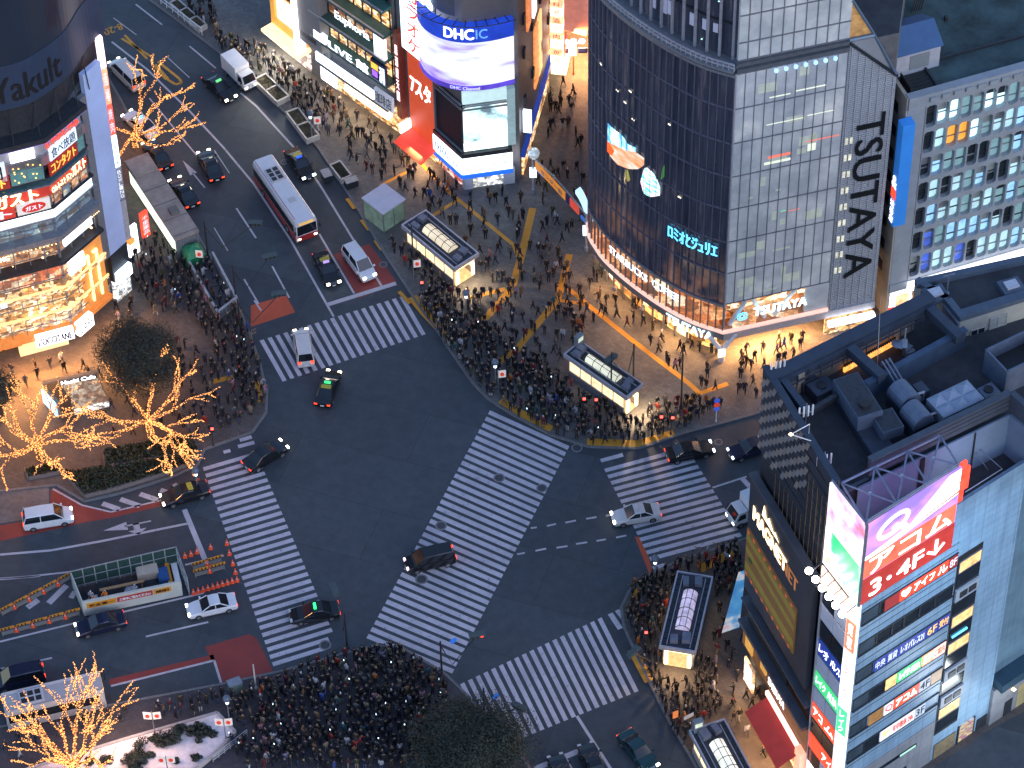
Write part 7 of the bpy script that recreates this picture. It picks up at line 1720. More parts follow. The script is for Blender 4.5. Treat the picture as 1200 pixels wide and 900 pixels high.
# construction site in the road
P = [g(86, 690), g(209, 661), g(222, 697), g(99, 723)]
bl2, br2, fr2, fl2 = [Vector((*p, 0)) for p in P]
t = thing('construction_enclosure', 'fenced road works enclosure with a pale front hoarding and orange banners in the left road', 'construction site', ((bl2+fr2)/2).to_tuple()); Wf = Wall(fl2[:2], fr2[:2]); Wb = Wall(bl2[:2], br2[:2]); Wl2 = Wall(bl2[:2], fl2[:2]); Wr2 = Wall(fr2[:2], br2[:2])
pale = mk('pale_hoarding', (.46, .48, .44), .5, 0, .12, 1)
mb = MB(); Wf.box(mb, 0, Wf.L-.6, .1, 2.1, -.08, 0); Wf.box(mb, 0, Wf.L-.6, 2.1, 2.2, -.14, .06); mb.build('front_hoarding', pale, t)
mb = MB(); Wl2.box(mb, 0, Wl2.L, .1, 2.3, -.1, 0); mb.build('side_hoarding', pale, t)
mb = MB()
for k in range(10): u = Wb.L*k/9; Wb.box(mb, u-.05, u+.05, 0, 2.6, -.05, .05)
for z in (.3, 1.4, 2.5): Wb.box(mb, 0, Wb.L, z, z+.07, -.04, .04)
for k in range(4): u = Wr2.L*k/3; Wr2.box(mb, u-.05, u+.05, 0, 2.6, -.05, .05)
for z in (.3, 1.4, 2.5): Wr2.box(mb, 0, Wr2.L, z, z+.07, -.04, .04)
mb.build('fence_frame', mk('fence_grey', (.3, .33, .34), .5, .2, .2, 2), t)
mb = MB(); Wb.box(mb, 0, Wb.L, .2, 2.4, -.02, -.005); mb.build('netting', mk('green_netting', (.015, .05, .045), .8, 0, .4, 3), t)
mb = MB(); mb.prism(P, .013, .02, 0); mb.build('site_floor', mk('site_dirt', (.028, .030, .038), .9, 0, .6, 1.2), t)
yb = mk('amber_banner', (.60, .25, .02), .6, 0, .1, 2); rb = mk('crimson_banner', (.38, .03, .03), .6, 0, .1, 2)
for a, c, m_, tx_ in ((.4, 3.1, yb, '安全第一'), (3.2, 6.5, rb, '工事中ご協力ください'), (6.6, Wf.L-1.6, yb, '東急建設 渋谷駅工事')):
    o = Wf.panel('banner', m_, t, a, c, 1.15, 1.8, 0, .04); Wf.text(tx_, dark_ink if m_ is yb else white_m, o, a+.2, c-.2, 1.28, 1.66, .05, .012)
def site(px, sz, m_, name, label, cat, rz=.23, z=.02):
    x, y = g(*px); o = MB(); o.obox((x, y, z), sz, rz); o.obox((x, y, z+sz[2]), (sz[0]*.92, sz[1]*.92, .05), rz); return solo(o, name, [m_], label, cat)
site((173,673), (2.0, 1.4, .9), mk('beige_ply', (.55, .45, .36), .7, 0, .1, 2), 'plywood_stack', 'beige plywood stack inside the road works enclosure', 'plywood stack')
site((206,672), (.55, 3.2, .25), white_m, 'white_board', 'long white board lying at the right end of the road works', 'board')
site((198,675), (.4, 2.6, .5), yb, 'orange_beam', 'orange beam beside the white board in the road works', 'beam')
site((192,678), (1.0, 1.6, .7), mk('site_blue', (.03, .10, .28), .6, 0, .3, 3), 'generator', 'dark blue generator beside the orange beam', 'generator')
site((116,675), (.9, .7, .6), mk('pinkish_white', (.5, .45, .5), .7), 'equipment_crate', 'pale crate near the back fence of the road works', 'crate')
site((130,672), (.5, .5, .9), MATS['pinkish_white'], 'equipment_crate', 'small upright pale crate near the back fence', 'crate')
mb = MB(); Wk = Wall(g(118, 699), g(170, 688)); Wk.box(mb, 0, Wk.L, .9, .98, -.15, .15); Wk.box(mb, .2, .3, .02, .9, -.1, .1); Wk.box(mb, Wk.L-.3, Wk.L-.2, .02, .9, -.1, .1); solo(mb, 'timber_plank', [mk('timber', (.45, .25, .12), .7, 0, .2, 3)], 'long timber plank on trestles inside the road works', 'plank')
mb = MB(); Wk = Wall(g(150, 705), g(185, 696)); 
for s in (0, .45): Wk.box(mb, 0, Wk.L, .5, .58, s, s+.07)
for k in range(9): Wk.box(mb, Wk.L*k/9+.1, Wk.L*k/9+.16, .5, .57, .07, .45)
Wk.box(mb, .1, .2, .02, .5, 0, .5); Wk.box(mb, Wk.L-.2, Wk.L-.1, .02, .5, 0, .5); solo(mb, 'ladder', [alu], 'pale ladder laid flat behind the front hoarding of the road works', 'ladder')
for px, lb in (((110,704), 'crumpled white sheet at the left of the road works'), ((134,708), 'crumpled white sheet behind the amber banner'), ((153,694), 'crumpled white sheet beside the timber plank')):
    x, y = g(*px); mb = MB(); rs_ = random.Random(px[0]); mb.lathe([(.55, 0), (.5, .25), (.28, .5), (.08, .62)], (x, y, .02), 11)
    for v in mb.v: v += Vector((rs_.uniform(-.1, .1), rs_.uniform(-.1, .1), rs_.uniform(0, .08)))
    solo(mb, 'white_sheet', [mk('white_sheet', (.6, .58, .6), .7)], lb, 'sheet')
def cone(x, y, label, group):
    t = thing('traffic_cone', label, 'traffic cone', (x, y, .0), 0, group); mb = MB(); mb.obox((0, 0, .013), (.38, .38, .05)); mb.lathe([(.15, .06), (.1, .35)], (0, 0, 0), 10); mb.lathe([(.085, .45), (.03, .75)], (0, 0, 0), 10); mb.build('cone_body', mk('cone_orange', (.75, .10, .03), .6, 0, .1, 3, (1, .12, .03), .12), t, True); mb = MB(); mb.lathe([(.1, .35), (.085, .45)], (0, 0, 0), 10); mb.build('white_band', white_m, t, True); return t
P0, P1 = g(227, 696), g(278, 681); c0 = None
for k in range(10):
    x, y = P0[0]+(P1[0]-P0[0])*k/9, P0[1]+(P1[1]-P0[1])*k/9; lb = 'orange traffic cone in the neat row of ten right of the road works'
    if c0 is None: c0 = cone(x, y, lb, 'row of cones right of the road works')
    else: o = copy_tree(c0); o.location = (x, y, 0)
for k, px in enumerate(((217,653),(224,651),(231,648),(247,643),(266,638),(269,650),(273,662),(276,672))):
    o = copy_tree(c0); o.location = (*g(*px), 0); o['label'] = 'orange traffic cone on the loose edge between the road works and the left crossing'; o['group'] = 'cones around the closed lane'
def barrier(A, B, label, group):
    W = Wall(A, B); t = thing('road_barrier', label, 'road barrier', (A[0], A[1], 0), math.atan2(B[1]-A[1], B[0]-A[0]), group); L = W.L
    mb = MB(); 
    for u in (.15, L-.15): mb.obox((u, 0, .013), (.06, .5, .06)); mb.obox((u, 0, .05), (.05, .05, .9))
    mb.obox((L/2, 0, .35), (L-.3, .04, .05)); mb.obox((L/2, 0, .1), (L-.2, .3, .18)); mb.build('frame', mk('barrier_grey', (.2, .2, .19), .6, 0, .2, 3), t, True)
    mb = MB(); mb.obox((L/2, 0, .65), (L, .08, .28)); mb.build('board', yb, t, True); mb = MB()
    for k in range(int(L/.34)): mb.obox((.15+.34*k, 0, .66), (.14, .1, .26))
    mb.build('stripes', black_m, t, True); return t
def barriers(px, n, label, group):
    P = [Vector(g(*p)) for p in px]
    for k in range(n):
        a, c = P[0].lerp(P[1], (k+.06)/n), P[0].lerp(P[1], (k+.94)/n); barrier(tuple(a), tuple(c), label, group)
        if k < n-1:
            e = P[0].lerp(P[1], (k+1)/n); o = copy_tree(c0); o.location = (e.x, e.y, 0); o['label'] = label.replace('striped barrier', 'traffic cone'); o['group'] = group+' cones'
barriers([(0,722),(85,677)], 5, 'orange striped barrier in the upper slanting row left of the road works', 'upper barrier row'); barriers([(0,745),(96,719)], 5, 'orange striped barrier in the lower row left of the road works', 'lower barrier row')
barriers([(224,668),(262,657)], 2, 'orange striped barrier behind the neat cone row', 'barriers by the cone row'); barriers([(226,676),(266,665)], 2, 'orange striped barrier nearer the neat cone row', 'near barriers by the cone row')
# pale garden with rocks and bushes at the lower left
P = [(30,905),(150,868),(255,838),(276,860),(256,882),(228,905)]
pts = [g(*p, PAVE) for p in P]; t = thing('pale_garden', 'pale raked gravel garden with a stone edge at the bottom left', 'garden bed', (*g(190, 880, PAVE), PAVE)); mb = MB(); mb.prism(pts, PAVE, .45, 0); mb.build('gravel', mk('pale_gravel', (.78, .68, .68), .8, 0, .22, 1.4, bump=.4), t)
mb = MB()
for k in range(len(pts)): W = Wall(pts[k], pts[(k+1) % len(pts)]); W.box(mb, 0, W.L, PAVE, .6, -.12, .12)
mb.build('stone_edge', mk('pale_edge', (.42, .38, .37), .7), t)
for q in pts: BLOCK.append((*q, 1.2))
for k in range(10): x, y = g(60+k*20, 893-k*3.6, PAVE); BLOCK.append((x, y, 2.4))
alight('added_garden_glow', (*g(150, 880), 4.5), 4, 420, (1, .66, .5))  # added lamp without a fitting, extra warmth of the lit tree on the gravel
rng = random.Random(9)
for k, (px, r, h) in enumerate((((212,857), .75, .8), ((228,858), 1.1, .9), ((240,862), 1.3, .5), ((200,868), 1.2, 1.2), ((181,866), .6, .4), ((230,888), .6, .4), ((168,884), 1.5, 1.3), ((158,896), 1.4, 1.0), ((206,893), .5, .4), ((193,872), 1.0, .8), ((126,893), .8, .5), ((105,893), .6, .4))):
    x, y = g(*px, .45); mb = MB(); leaf_mass(mb, (x, y, .45+h*.5), r, r*.8, h*.7, int(1500*r), .10, rng, 14); o = solo(mb, 'round_shrub', [leaf_b], 'dark clipped shrub growing in the pale gravel garden', 'shrub', 'shrubs in the pale gravel garden', base=(x, y, .45))
mb = MB(); W = Wall(g(250, 893, PAVE), g(290, 862, PAVE))
for k in range(7): mb.tube(W.pt(W.L*k/6, PAVE), W.pt(W.L*k/6, 1.0), .04, n=6)
for z in (.4, .7, 1.0): mb.path([W.pt(0, z), W.pt(W.L, z)], .04, 6)
solo(mb, 'steel_railing', [alu], 'short steel railing at the edge of the pale gravel garden', 'railing')
# ================================================================== vehicles
def car_paint(name, col, metal=.3): return mk('paint_'+name, col, .25, metal, .06, 1, coat=.6)
P_black = car_paint('black', (.012, .013, .016)); P_white = car_paint('white', (.68, .69, .72), 0); P_navy = car_paint('navy', (.015, .02, .05)); P_silver = car_paint('silver', (.42, .42, .46), .5); P_pale = car_paint('warm_white', (.62, .58, .56), 0)
P_green = car_paint('taxi_green', (.03, .10, .06)); P_teal = car_paint('teal', (.01, .05, .06)); P_yel = mk('taxi_yellow', (.45, .38, .04), .4)
cglass = mk('car_glass', (.010, .013, .018), .08, 0, .3, 1, spec=.7)
rim_m = mk('rim_alloy', (.32, .33, .36), .35, .7, .1, 3)
plate_m = mk('number_plate', (.65, .68, .62), .5, 0, .1, 4)
def loft(mb, secs, m=0, caps=True):
    n = len(secs[0]); i0 = len(mb.v)
    for s in secs: mb.v += [Vector(p) for p in s]
    for k in range(len(secs)-1):
        for q in range(n):
            w = (q+1) % n; mb.f.append((i0+k*n+q, i0+(k+1)*n+q, i0+(k+1)*n+w, i0+k*n+w)); mb.m.append(m)
    if caps: mb.f.append(tuple(i0+q for q in range(n))); mb.m.append(m); e = i0+(len(secs)-1)*n; mb.f.append(tuple(e+q for q in range(n-1, -1, -1))); mb.m.append(m)
WHEEL = None
def wheels(t, xs, w, r=.32):
    for x in xs:
        for s in (-1, 1):
            mb = MB(); y = s*(w-.09); mb.tube((x, y-.1, r), (x, y+.1, r), r, n=14); o = mb.build('wheel', rubber, t, True); mb = MB(); mb.tube((x, y+s*.1, r), (x, y+s*.115, r), r*.62, n=12); mb.build('rim', rim_m, o, True)
def sec(x, w, z0, zs, zt, wt): return [(x, -w*.92, z0), (x, -w, z0+.2), (x, -w*.985, zs), (x, -wt, zt), (x, wt, zt), (x, w*.985, zs), (x, w, z0+.2), (x, w*.92, z0)]
def car(kind, paint, label, cat, rear, front, lit=True, L=None, roofsign=None, name=None, group=None, stripe=None, cool=False, hc=None):
    A, B = Vector(g(*rear)), Vector(g(*front)); m = (A+B)/2; d = (B-A).normalized(); rz = math.atan2(d.y, d.x)
    t = thing(name or {'sedan': 'car', 'taxi': 'taxi', 'van': 'minivan'}[kind], label, cat, (m.x, m.y, .0), rz, group)
    w = .86
    if kind in ('sedan', 'taxi'):
        L = L or 4.6; h = L/2
        st = [(-h, .80, .35, .70, .86, .70), (-h+.12, .85, .25, .80, .93, .76), (-h+.95, w, .22, .82, .96, .78), (-h+1.5, w, .20, .84, .97, .80), (h-1.55, w, .20, .83, .95, .80), (h-.75, .85, .20, .74, .87, .74), (h-.15, .80, .24, .62, .74, .66), (h, .70, .34, .55, .62, .56)]
        gx = (-h+.75, -h+1.5, h-2.05, h-1.3); zr = 1.45
    elif kind == 'van':
        L = L or 4.7; h = L/2
        st = [(-h, .80, .35, .9, 1.05, .78), (-h+.1, .85, .25, 1.0, 1.1, .81), (-h+.5, .88, .2, 1.02, 1.12, .84), (h-1.2, .88, .2, 1.02, 1.12, .84), (h-.7, .86, .2, .92, 1.02, .80), (h-.1, .82, .24, .72, .84, .72), (h, .72, .34, .6, .7, .62)]
        gx = (-h+.06, -h+.3, h-1.65, h-.85); zr = 1.88; w = .88
    mb = MB(); loft(mb, [sec(*s) for s in st]); b0, r0, r1, b1 = gx; zb = st[3][4]-.02; wr = w-.20
    loft(mb, [[(r0+.02, -wr, zr-.06), (r0+.02, -wr+.08, zr), (r0+.02, wr-.08, zr), (r0+.02, wr, zr-.06)], [((r0+r1)/2, -wr-.02, zr-.02), ((r0+r1)/2, -wr+.06, zr+.045), ((r0+r1)/2, wr-.06, zr+.045), ((r0+r1)/2, wr+.02, zr-.02)], [(r1-.02, -wr, zr-.06), (r1-.02, -wr+.08, zr), (r1-.02, wr-.08, zr), (r1-.02, wr, zr-.06)]])
    for s in (-1, 1):
        for x0, x1 in ((b0, r0), (b1, r1)): mb.tube((x0, s*(w-.10), zb), (x1, s*wr, zr-.04), .05, n=5)
        xm = (r0+r1)/2; mb.tube((xm, s*(w-.06), zb), (xm, s*(wr+.005), zr-.04), .045, n=5)
        mb.obox((b1-.1, s*(w+.08), zb-.02), (.16, .2, .14))
    mb.build('body', paint, t, True)
    f = MB(); f.face([(b1, -w+.14, zb), (b1, w-.14, zb), (r1, wr-.06, zr-.03), (r1, -wr+.06, zr-.03)]); f.build('windscreen', cglass, t, True)
    f = MB(); f.face([(b0, w-.14, zb), (b0, -w+.14, zb), (r0, -wr+.06, zr-.03), (r0, wr-.06, zr-.03)]); f.build('rear_window', cglass, t, True)
    for s in (-1, 1):
        q = [(b0+.08, s*(w-.09), zb), (b1-.08, s*(w-.09), zb), (r1-.04, s*(wr+.0), zr-.06), (r0+.04, s*(wr+.0), zr-.06)]
        f = MB(); f.face(q if s < 0 else q[::-1]); f.build('side_window', cglass, t, True)
    wheels(t, (-h+.85, h-.9), w)
    for s in (-1, 1):
        mb = MB(); z = .62 if kind != 'van' else .72
        mb.obox((h-.08, s*.58, z-.02), (.2, .34, .17)); mb.build('headlight', hc or (E_headc if cool else E_head) if lit else mk('headlamp_glass', (.5, .5, .52), .15), t, True)
        mb = MB(); mb.obox((-h+.03, s*.64, .68 if kind != 'van' else .8), (.1, .3, .16 if kind != 'van' else .3)); mb.build('taillight', E_tail, t, True)
    mb = MB(); mb.obox((-h-.005, 0, .5), (.03, .36, .17)); mb.build('number_plate', plate_m, t, True)
    mb = MB(); mb.obox((h-.0, 0, .36), (.04, .36, .15)); mb.build('number_plate', plate_m, t, True)
    if roofsign:
        mb = MB(); mb.obox(((r0+r1)/2+.2, 0, zr+.04), (.22, .62, .16)); mb.build('roof_sign', roofsign, t, True)
    if stripe:
        mb = MB(); mb.obox(((r0+r1)/2-.3, 0, zr+.046), (.5, wr*1.5, .004)); mb.build('roof_stripe', stripe, t, True)
    return t
def boxtruck(label, rear, front, L=4.6, W=1.75, H=2.6, lit=True, name='box_truck', closed=False):
    A, B = Vector(g(*rear)), Vector(g(*front)); m = (A+B)/2; d = (B-A).normalized(); t = thing(name, label, 'truck' if not closed else 'van', (m.x, m.y, 0), math.atan2(d.y, d.x)); h = L/2; w = W/2
    cab = 1.45
    mb = MB(); mb.obox((-cab/2-.05, 0, .65), (L-cab-.1, W, H-.65)); mb.build('cargo_box', mk('cargo_white', (.70, .71, .75), .45, 0, .08, .8), t, True)
    mb = MB(); mb.obox((-.1, 0, .35), (L-.3, W*.8, .3)); mb.build('chassis', black_m, t, True)
    mb = MB(); loft(mb, [sec(h-cab, w*.95, .35, 1.1, 1.95, w*.84), (sec(h-.55, w*.95, .35, 1.1, 1.98, w*.84)), sec(h-.12, w*.95, .35, 1.05, 1.2, w*.88), sec(h, w*.9, .4, .9, 1.02, w*.84)]); mb.build('cab', P_white, t, True)
    f = MB(); f.face([(h-.09, -w*.82, 1.18), (h-.09, w*.82, 1.18), (h-.50, w*.76, 1.92), (h-.50, -w*.76, 1.92)]); f.build('windscreen', cglass, t, True)
    for s in (-1, 1):
        q = [(h-1.2, s*w*.965, 1.12), (h-.35, s*w*.965, 1.12), (h-.6, s*w*.9, 1.75), (h-1.2, s*w*.9, 1.75)]; f = MB(); f.face(q if s < 0 else q[::-1]); f.build('side_window', cglass, t, True)
        mb = MB(); mb.obox((h-.02, s*w*.66, .62), (.1, .3, .2)); mb.build('headlight', E_head if lit else mk('headlamp_glass', (.5, .5, .52), .15), t, True)
        mb = MB(); mb.obox((-h+.02, s*w*.75, .5), (.06, .22, .3)); mb.build('taillight', E_tail, t, True)
        mb = MB(); mb.obox((h-.3, s*(w+.12), 1.3), (.08, .14, .3)); mb.build('mirror', black_m, t, True)
    wheels(t, (-h+.8, h-.7), w, .33)
    mb = MB(); mb.obox((h+.02, 0, .45), (.04, .34, .15)); mb.build('number_plate', plate_m, t, True); return t
def bus(label, rear, front, L=10.4, W=2.45, H=3.05, livery=P_white, low=mk('bus_red', (.45, .03, .03), .35, 0, .1, 1), lit=True, grp=None):
    A, B = Vector(g(*rear)), Vector(g(*front)); m = (A+B)/2; d = (B-A).normalized(); t = thing('bus', label, 'bus', (m.x, m.y, 0), math.atan2(d.y, d.x)); h, w = L/2, W/2
    def rs(x, k=1.0): return [(x, -w*k, .35), (x, -w*k, 2.6), (x, -w*k+.12, 2.92), (x, -w*k+.35, H), (x, w*k-.35, H), (x, w*k-.12, 2.92), (x, w*k, 2.6), (x, w*k, .35)]
    mb = MB(); loft(mb, [rs(-h, .95), rs(-h+.15), rs(h-.2), rs(h, .94)]); mb.build('body', livery, t, True)
    for s in (-1, 1):
        mb = MB(); y = s*(w+.012); q = [(-h+.2, y, 1.25), (h-.5, y, 1.25), (h-.5, y, 2.3), (-h+.2, y, 2.3)]; mb.face(q if s < 0 else q[::-1]); mb.build('side_windows', cglass, t, True)
        mb = MB()
        for k in range(7): mb.obox((-h+1.2+1.35*k, y, 1.25), (.08, .02, 1.05))
        mb.build('window_pillars', black_m, t, True)
        mb = MB(); q = [(-h+.05, y, .36), (h-.1, y, .36), (h-.1, y, 1.15), (-h+.05, y, 1.15)]; mb.face(q if s < 0 else q[::-1]); mb.build('lower_band', low, t, True)
        mb = MB(); mb.obox((-.2, s*(w-.28), H-.12), (L-.8, .05, .1)); mb.build('roof_trim', low, t, True)
        mb = MB(); mb.obox((h+.0, s*.9, .6), (.08, .32, .22)); mb.build('headlight', E_head if lit else mk('headlamp_glass', (.5, .5, .52), .15), t, True)
        mb = MB(); mb.obox((-h-.0, s*.95, .8), (.08, .22, .4)); mb.build('taillight', E_tail if lit else low, t, True)
        mb = MB(); mb.path([(h-.1, s*(w-.1), 2.5), (h+.2, s*(w+.15), 2.4), (h+.2, s*(w+.15), 2.0)], .04, 5); mb.obox((h+.2, s*(w+.15), 1.7), (.1, .16, .4)); mb.build('mirror', black_m, t, True)
    f = MB(); f.face([(h+.015, -w*.88, 1.2), (h+.015, w*.88, 1.2), (h+.015, w*.86, 2.45), (h+.015, -w*.86, 2.45)]); f.build('windscreen', cglass, t, True)
    f = MB(); f.obox((h+.01, 0, 2.55), (.03, 1.6, .28)); f.build('destination_sign', mk('dest_amber', (.2, .12, .03), .5, 0, .2, 3, (1, .55, .1), .8), t, True)
    f = MB(); f.obox((h+.0, 0, .38), (.06, W*.9, .7)); f.build('front_panel', low, t, True)
    f = MB(); f.face([(-h-.015, w*.8, 1.4), (-h-.015, -w*.8, 1.4), (-h-.015, -w*.8, 2.4), (-h-.015, w*.8, 2.4)]); f.build('rear_window', cglass, t, True)
    f = MB(); f.obox((-h*.42, 0, H+.002), (2.2, 1.5, .16)); f.obox((h*.38, 0, H+.002), (.7, .7, .1)); f.build('roof_unit', mk('bus_roof_unit', (.5, .5, .52), .5, 0, .1, 1), t, True)
    f = MB()
    for i in range(3):
        for j in range(2): f.obox((-h*.42-.7+.65*i, -.35+.7*j, H+.165), (.5, .5, .03))
    f.build('roof_vents', black_m, t, True)
    wheels(t, (-h+2.4, h-2.2), w+.03, .48); return t
boxtruck('small white box truck driving down beside the first long planter', (271,83), (292,104), 4.4, 1.75, 2.5)
car('taxi', P_black, 'black taxi with bright headlights behind the small white box truck', 'taxi', (243,93), (273,122), roofsign=em('roof_green', (.2, .9, .3), .8))
car('sedan', P_black, 'black car with red tail lights driving away in the middle of the far road', 'car', (254,213), (240,185))
car('taxi', P_black, 'dark taxi with cool bright headlights right of the red trimmed bus', 'taxi', (341,181), (363,213), cool=True, roofsign=E_blue, stripe=P_yel)
bus('red trimmed white roofed bus coming down the middle lane', (308,206), (363,286))
car('taxi', P_black, 'black taxi waiting behind the stop line just ahead of the bus', 'taxi', (375,302), (392,338), roofsign=em('roof_purple', (.6, .4, .9), .8), stripe=P_yel)
car('van', P_white, 'white minivan waiting on the dark red bay at the stop line', 'minivan', (411,300), (432,328), cool=True)
t = car('van', P_pale, 'white van crossing the upper zebra with its tail lights toward us', 'van', (359,431), (353,394), name='delivery_van')
car('taxi', P_black, 'black taxi with a green roof lamp entering the junction below the upper zebra', 'taxi', (379,477), (391,443), roofsign=E_green, stripe=P_yel)
car('sedan', P_black, 'dark car turning at the top of the left crossing', 'car', (291,551), (332,526))
car('taxi', P_black, 'black taxi leaving past the tip of the pointed planted bed', 'taxi', (243,576), (191,591), stripe=P_yel)
car('van', P_white, 'white minivan driving right in the taxi lane at the left edge', 'minivan', (27,617), (87,607), cool=True)
car('sedan', P_white, 'white sedan passing in front of the neat cone row', 'car', (278,708), (219,721), cool=True)
car('sedan', P_navy, 'navy car with pinkish reflections in front of the pale hoarding', 'car', (146,729), (91,743))
car('taxi', P_black, 'black taxi with a lit green roof sign crossing the lower end of the left zebra', 'taxi', (398,718), (340,727), roofsign=em('bright_green', (.02, 1, .15), 4), hc=mk('headlamp_glass', (.5, .5, .52), .15))
car('van', P_black, 'black minivan driving over the middle of the diagonal zebra', 'minivan', (530,655), (478,667), hc=em('pink_lamp', (1, .75, .85), 2))
car('sedan', P_black, 'black car with red tail lights leaving over the right crossing', 'car', (782,539), (834,528), cool=True)
car('sedan', P_navy, 'dark car half hidden by the dark corner building', 'car', (905,522), (856,537), cool=True, hc=em('soft_lamp', (.8, .9, 1), 2))
car('taxi', P_pale, 'white taxi with warm headlights driving off the right crossing', 'taxi', (771,603), (719,612), roofsign=mk('roof_sign_white', (.6, .55, .5), .5))
boxtruck('white box truck waiting by the right crossing, cut by the dark corner building', (904,594), (860,612), 5.0, 1.9, 2.9)
car('sedan', P_teal, 'dark teal car driving away at the bottom edge', 'car', (733,866), (763,903))
car('sedan', P_black, 'dark car with a shiny windscreen waiting at the bottom stop line', 'car', (703,918), (688,882), hc=mk('headlamp_glass', (.5, .5, .52), .15))
car('sedan', P_black, 'dark car cut by the bottom edge left of the shiny windscreen car', 'car', (667,930), (653,897), hc=mk('headlamp_glass', (.5, .5, .52), .15))
car('van', P_navy, 'dark minivan with red lights cut off by the left edge', 'minivan', (52,793), (-6,806), hc=em('pink_lamp', (1, .75, .85), 2))
car('sedan', P_black, 'black car with red tail lights first in the queue beside the long bus shelter', 'car', (194,199), (176,174))
car('sedan', P_black, 'black car with red tail lights last in the queue beside the long bus shelter', 'car', (226,245), (206,216))
car('taxi', P_white, 'white taxi behind the lit bare tree at the top left', 'taxi', (178,160), (152,140), roofsign=E_cyan)
car('van', P_pale, 'pale minivan with red tail lights leaving at the top left behind the lit tree', 'minivan', (163,106), (135,78), L=5.2)
bus('white bus parked behind the fan shaped lit tree at the lower left', (14,845), (117,821), 8.9, 2.4, 2.8, car_paint('grey_white', (.42, .41, .42), 0), mk('bus_grey_band', (.3, .3, .33), .5), False)

# ================================================================== people
J = dict(pel=(0,0,.93), spi=(0,0,1.12), che=(0,.01,1.36), nec=(0,.0,1.50), hea=(0,.03,1.60), top=(0,.02,1.72))
def pose_mesh(name, legL=(0,0), legR=(0,0), armL=(0,0), armR=(0,0), longcoat=False, bend=0.0, girth=1.0):
    "angles in degrees: leg (hip swing, knee), arm (shoulder swing, elbow)"
    V = []; E = []; Rr = []; Z = []
    def add(p, r, zone, par=None):
        V.append(Vector(p)); Rr.append(r); Z.append(zone)
        if par is not None: E.append((par, len(V)-1))
        return len(V)-1
    by = lambda z: math.sin(rad(bend))*(z-.93) if z > .93 else 0
    pel = add(J['pel'], (.15*girth, .12*girth), 'c'); spi = add((0, by(1.12), 1.12), (.15*girth, .115*girth), 'c', pel); che = add((0, by(1.36)+.01, 1.36), (.17*girth, .12*girth), 'c', spi)
    nec = add((0, by(1.5), 1.50), (.062, .062), 's', che); hea = add((0, by(1.6)+.03, 1.605), (.092, .10), 'h', nec); add((0, by(1.7)+.02, 1.70), (.075, .085), 'h', hea)
    for s, (a, k), (h_, kn) in ((-1, armL, legL), (1, armR, legR)):
        sh = add((s*.19, by(1.42), 1.42), (.068, .068), 'c', che); a1, a2 = rad(a), rad(a+k)
        el = (s*.235, by(1.42)+math.sin(a1)*.28, 1.42-math.cos(a1)*.28); e = add(el, (.056, .056), 'c', sh)
        wr = (s*.22, el[1]+math.sin(a2)*.25, el[2]-math.cos(a2)*.25); w = add(wr, (.045, .045), 'c', e)
        add((s*.20, wr[1]+math.sin(a2)*.09, wr[2]-math.cos(a2)*.09), (.042, .028), 's', w)
        hp = add((s*.095, 0, .88), (.098*girth, .098), 'c', pel); b1, b2 = rad(h_), rad(h_-kn)
        kp = (s*.10, math.sin(b1)*.41, .88-math.cos(b1)*.41); kk = add(kp, (.085 if longcoat else .07, .085 if longcoat else .07), 'c' if longcoat else 't', hp)
        ap = (s*.10, kp[1]+math.sin(b2)*.40, kp[2]-math.cos(b2)*.40); an = add(ap, (.048, .048), 't', kk)
        add((s*.11, ap[1]+.15, max(.035, ap[2]-.035)), (.045, .03), 'f', an)
    dz = min(v.z-r[1] for v, r in zip(V, Rr)); 
    me = bpy.data.meshes.new(name); me.from_pydata([tuple(v-Vector((0, 0, dz))) for v in V], E, []); o = bpy.data.objects.new(name, me); COL.objects.link(o)
    md = o.modifiers.new('skin', 'SKIN'); md.use_smooth_shade = True
    for k, sv in enumerate(me.skin_vertices[0].data): sv.radius = Rr[k]; sv.use_root = (k == 0)
    o.modifiers.new('sub', 'SUBSURF').levels = 1
    dg = bpy.context.evaluated_depsgraph_get(); out = bpy.data.meshes.new_from_object(o.evaluated_get(dg)); bpy.data.objects.remove(o); bpy.data.meshes.remove(me)
    out.name = 'person_body'
    segs = [(V[a]-Vector((0,0,dz)), V[b_]-Vector((0,0,dz)), Z[b_]) for a, b_ in E]
    for k in range(5): out.materials.append(None)
    ZI = {'c': 0, 't': 1, 's': 2, 'h': 3, 'f': 4}
    hy = by(1.6)+.03
    for p in out.polygons:
        c = p.center; best = (9, 'c')
        for a, b_, z in segs:
            ab = b_-a; t_ = max(0, min(1, (c-a).dot(ab)/ab.length_squared)); d = (a+ab*t_-c).length
            if z == 's' and t_ < .5 and a.z > 1.2: z = 'c'
            if d < best[0]: best = (d, z)
        z = best[1]
        if z == 'h' and c.y > hy+.02 and c.z < 1.68-dz: z = 's'
        p.material_index = ZI[z]
    return out
POSES = []
def add_pose(desc, girth=1.0, **k):
    for lc in (False, True): POSES.append((desc, lc, pose_mesh('p', longcoat=lc, girth=girth, **k)))
add_pose('standing', armL=(4, 8), armR=(-2, 6)); add_pose('standing with hands together', armL=(18, 62), armR=(20, 66)); add_pose('walking', legL=(17, 6), legR=(-12, 18), armL=(-14, 10), armR=(16, 16)); add_pose('striding', legL=(-15, 18), legR=(19, 6), armL=(18, 20), armR=(-15, 8), bend=4)
add_pose('lifting a phone', armL=(5, 10), armR=(55, 75)); add_pose('raising both arms', armL=(70, 60), armR=(72, 62)); add_pose('leaning forward', legL=(6, 4), legR=(-6, 8), armL=(30, 40), armR=(10, 20), bend=14); add_pose('standing broad shouldered', girth=1.18, armL=(6, 14), armR=(6, 10))
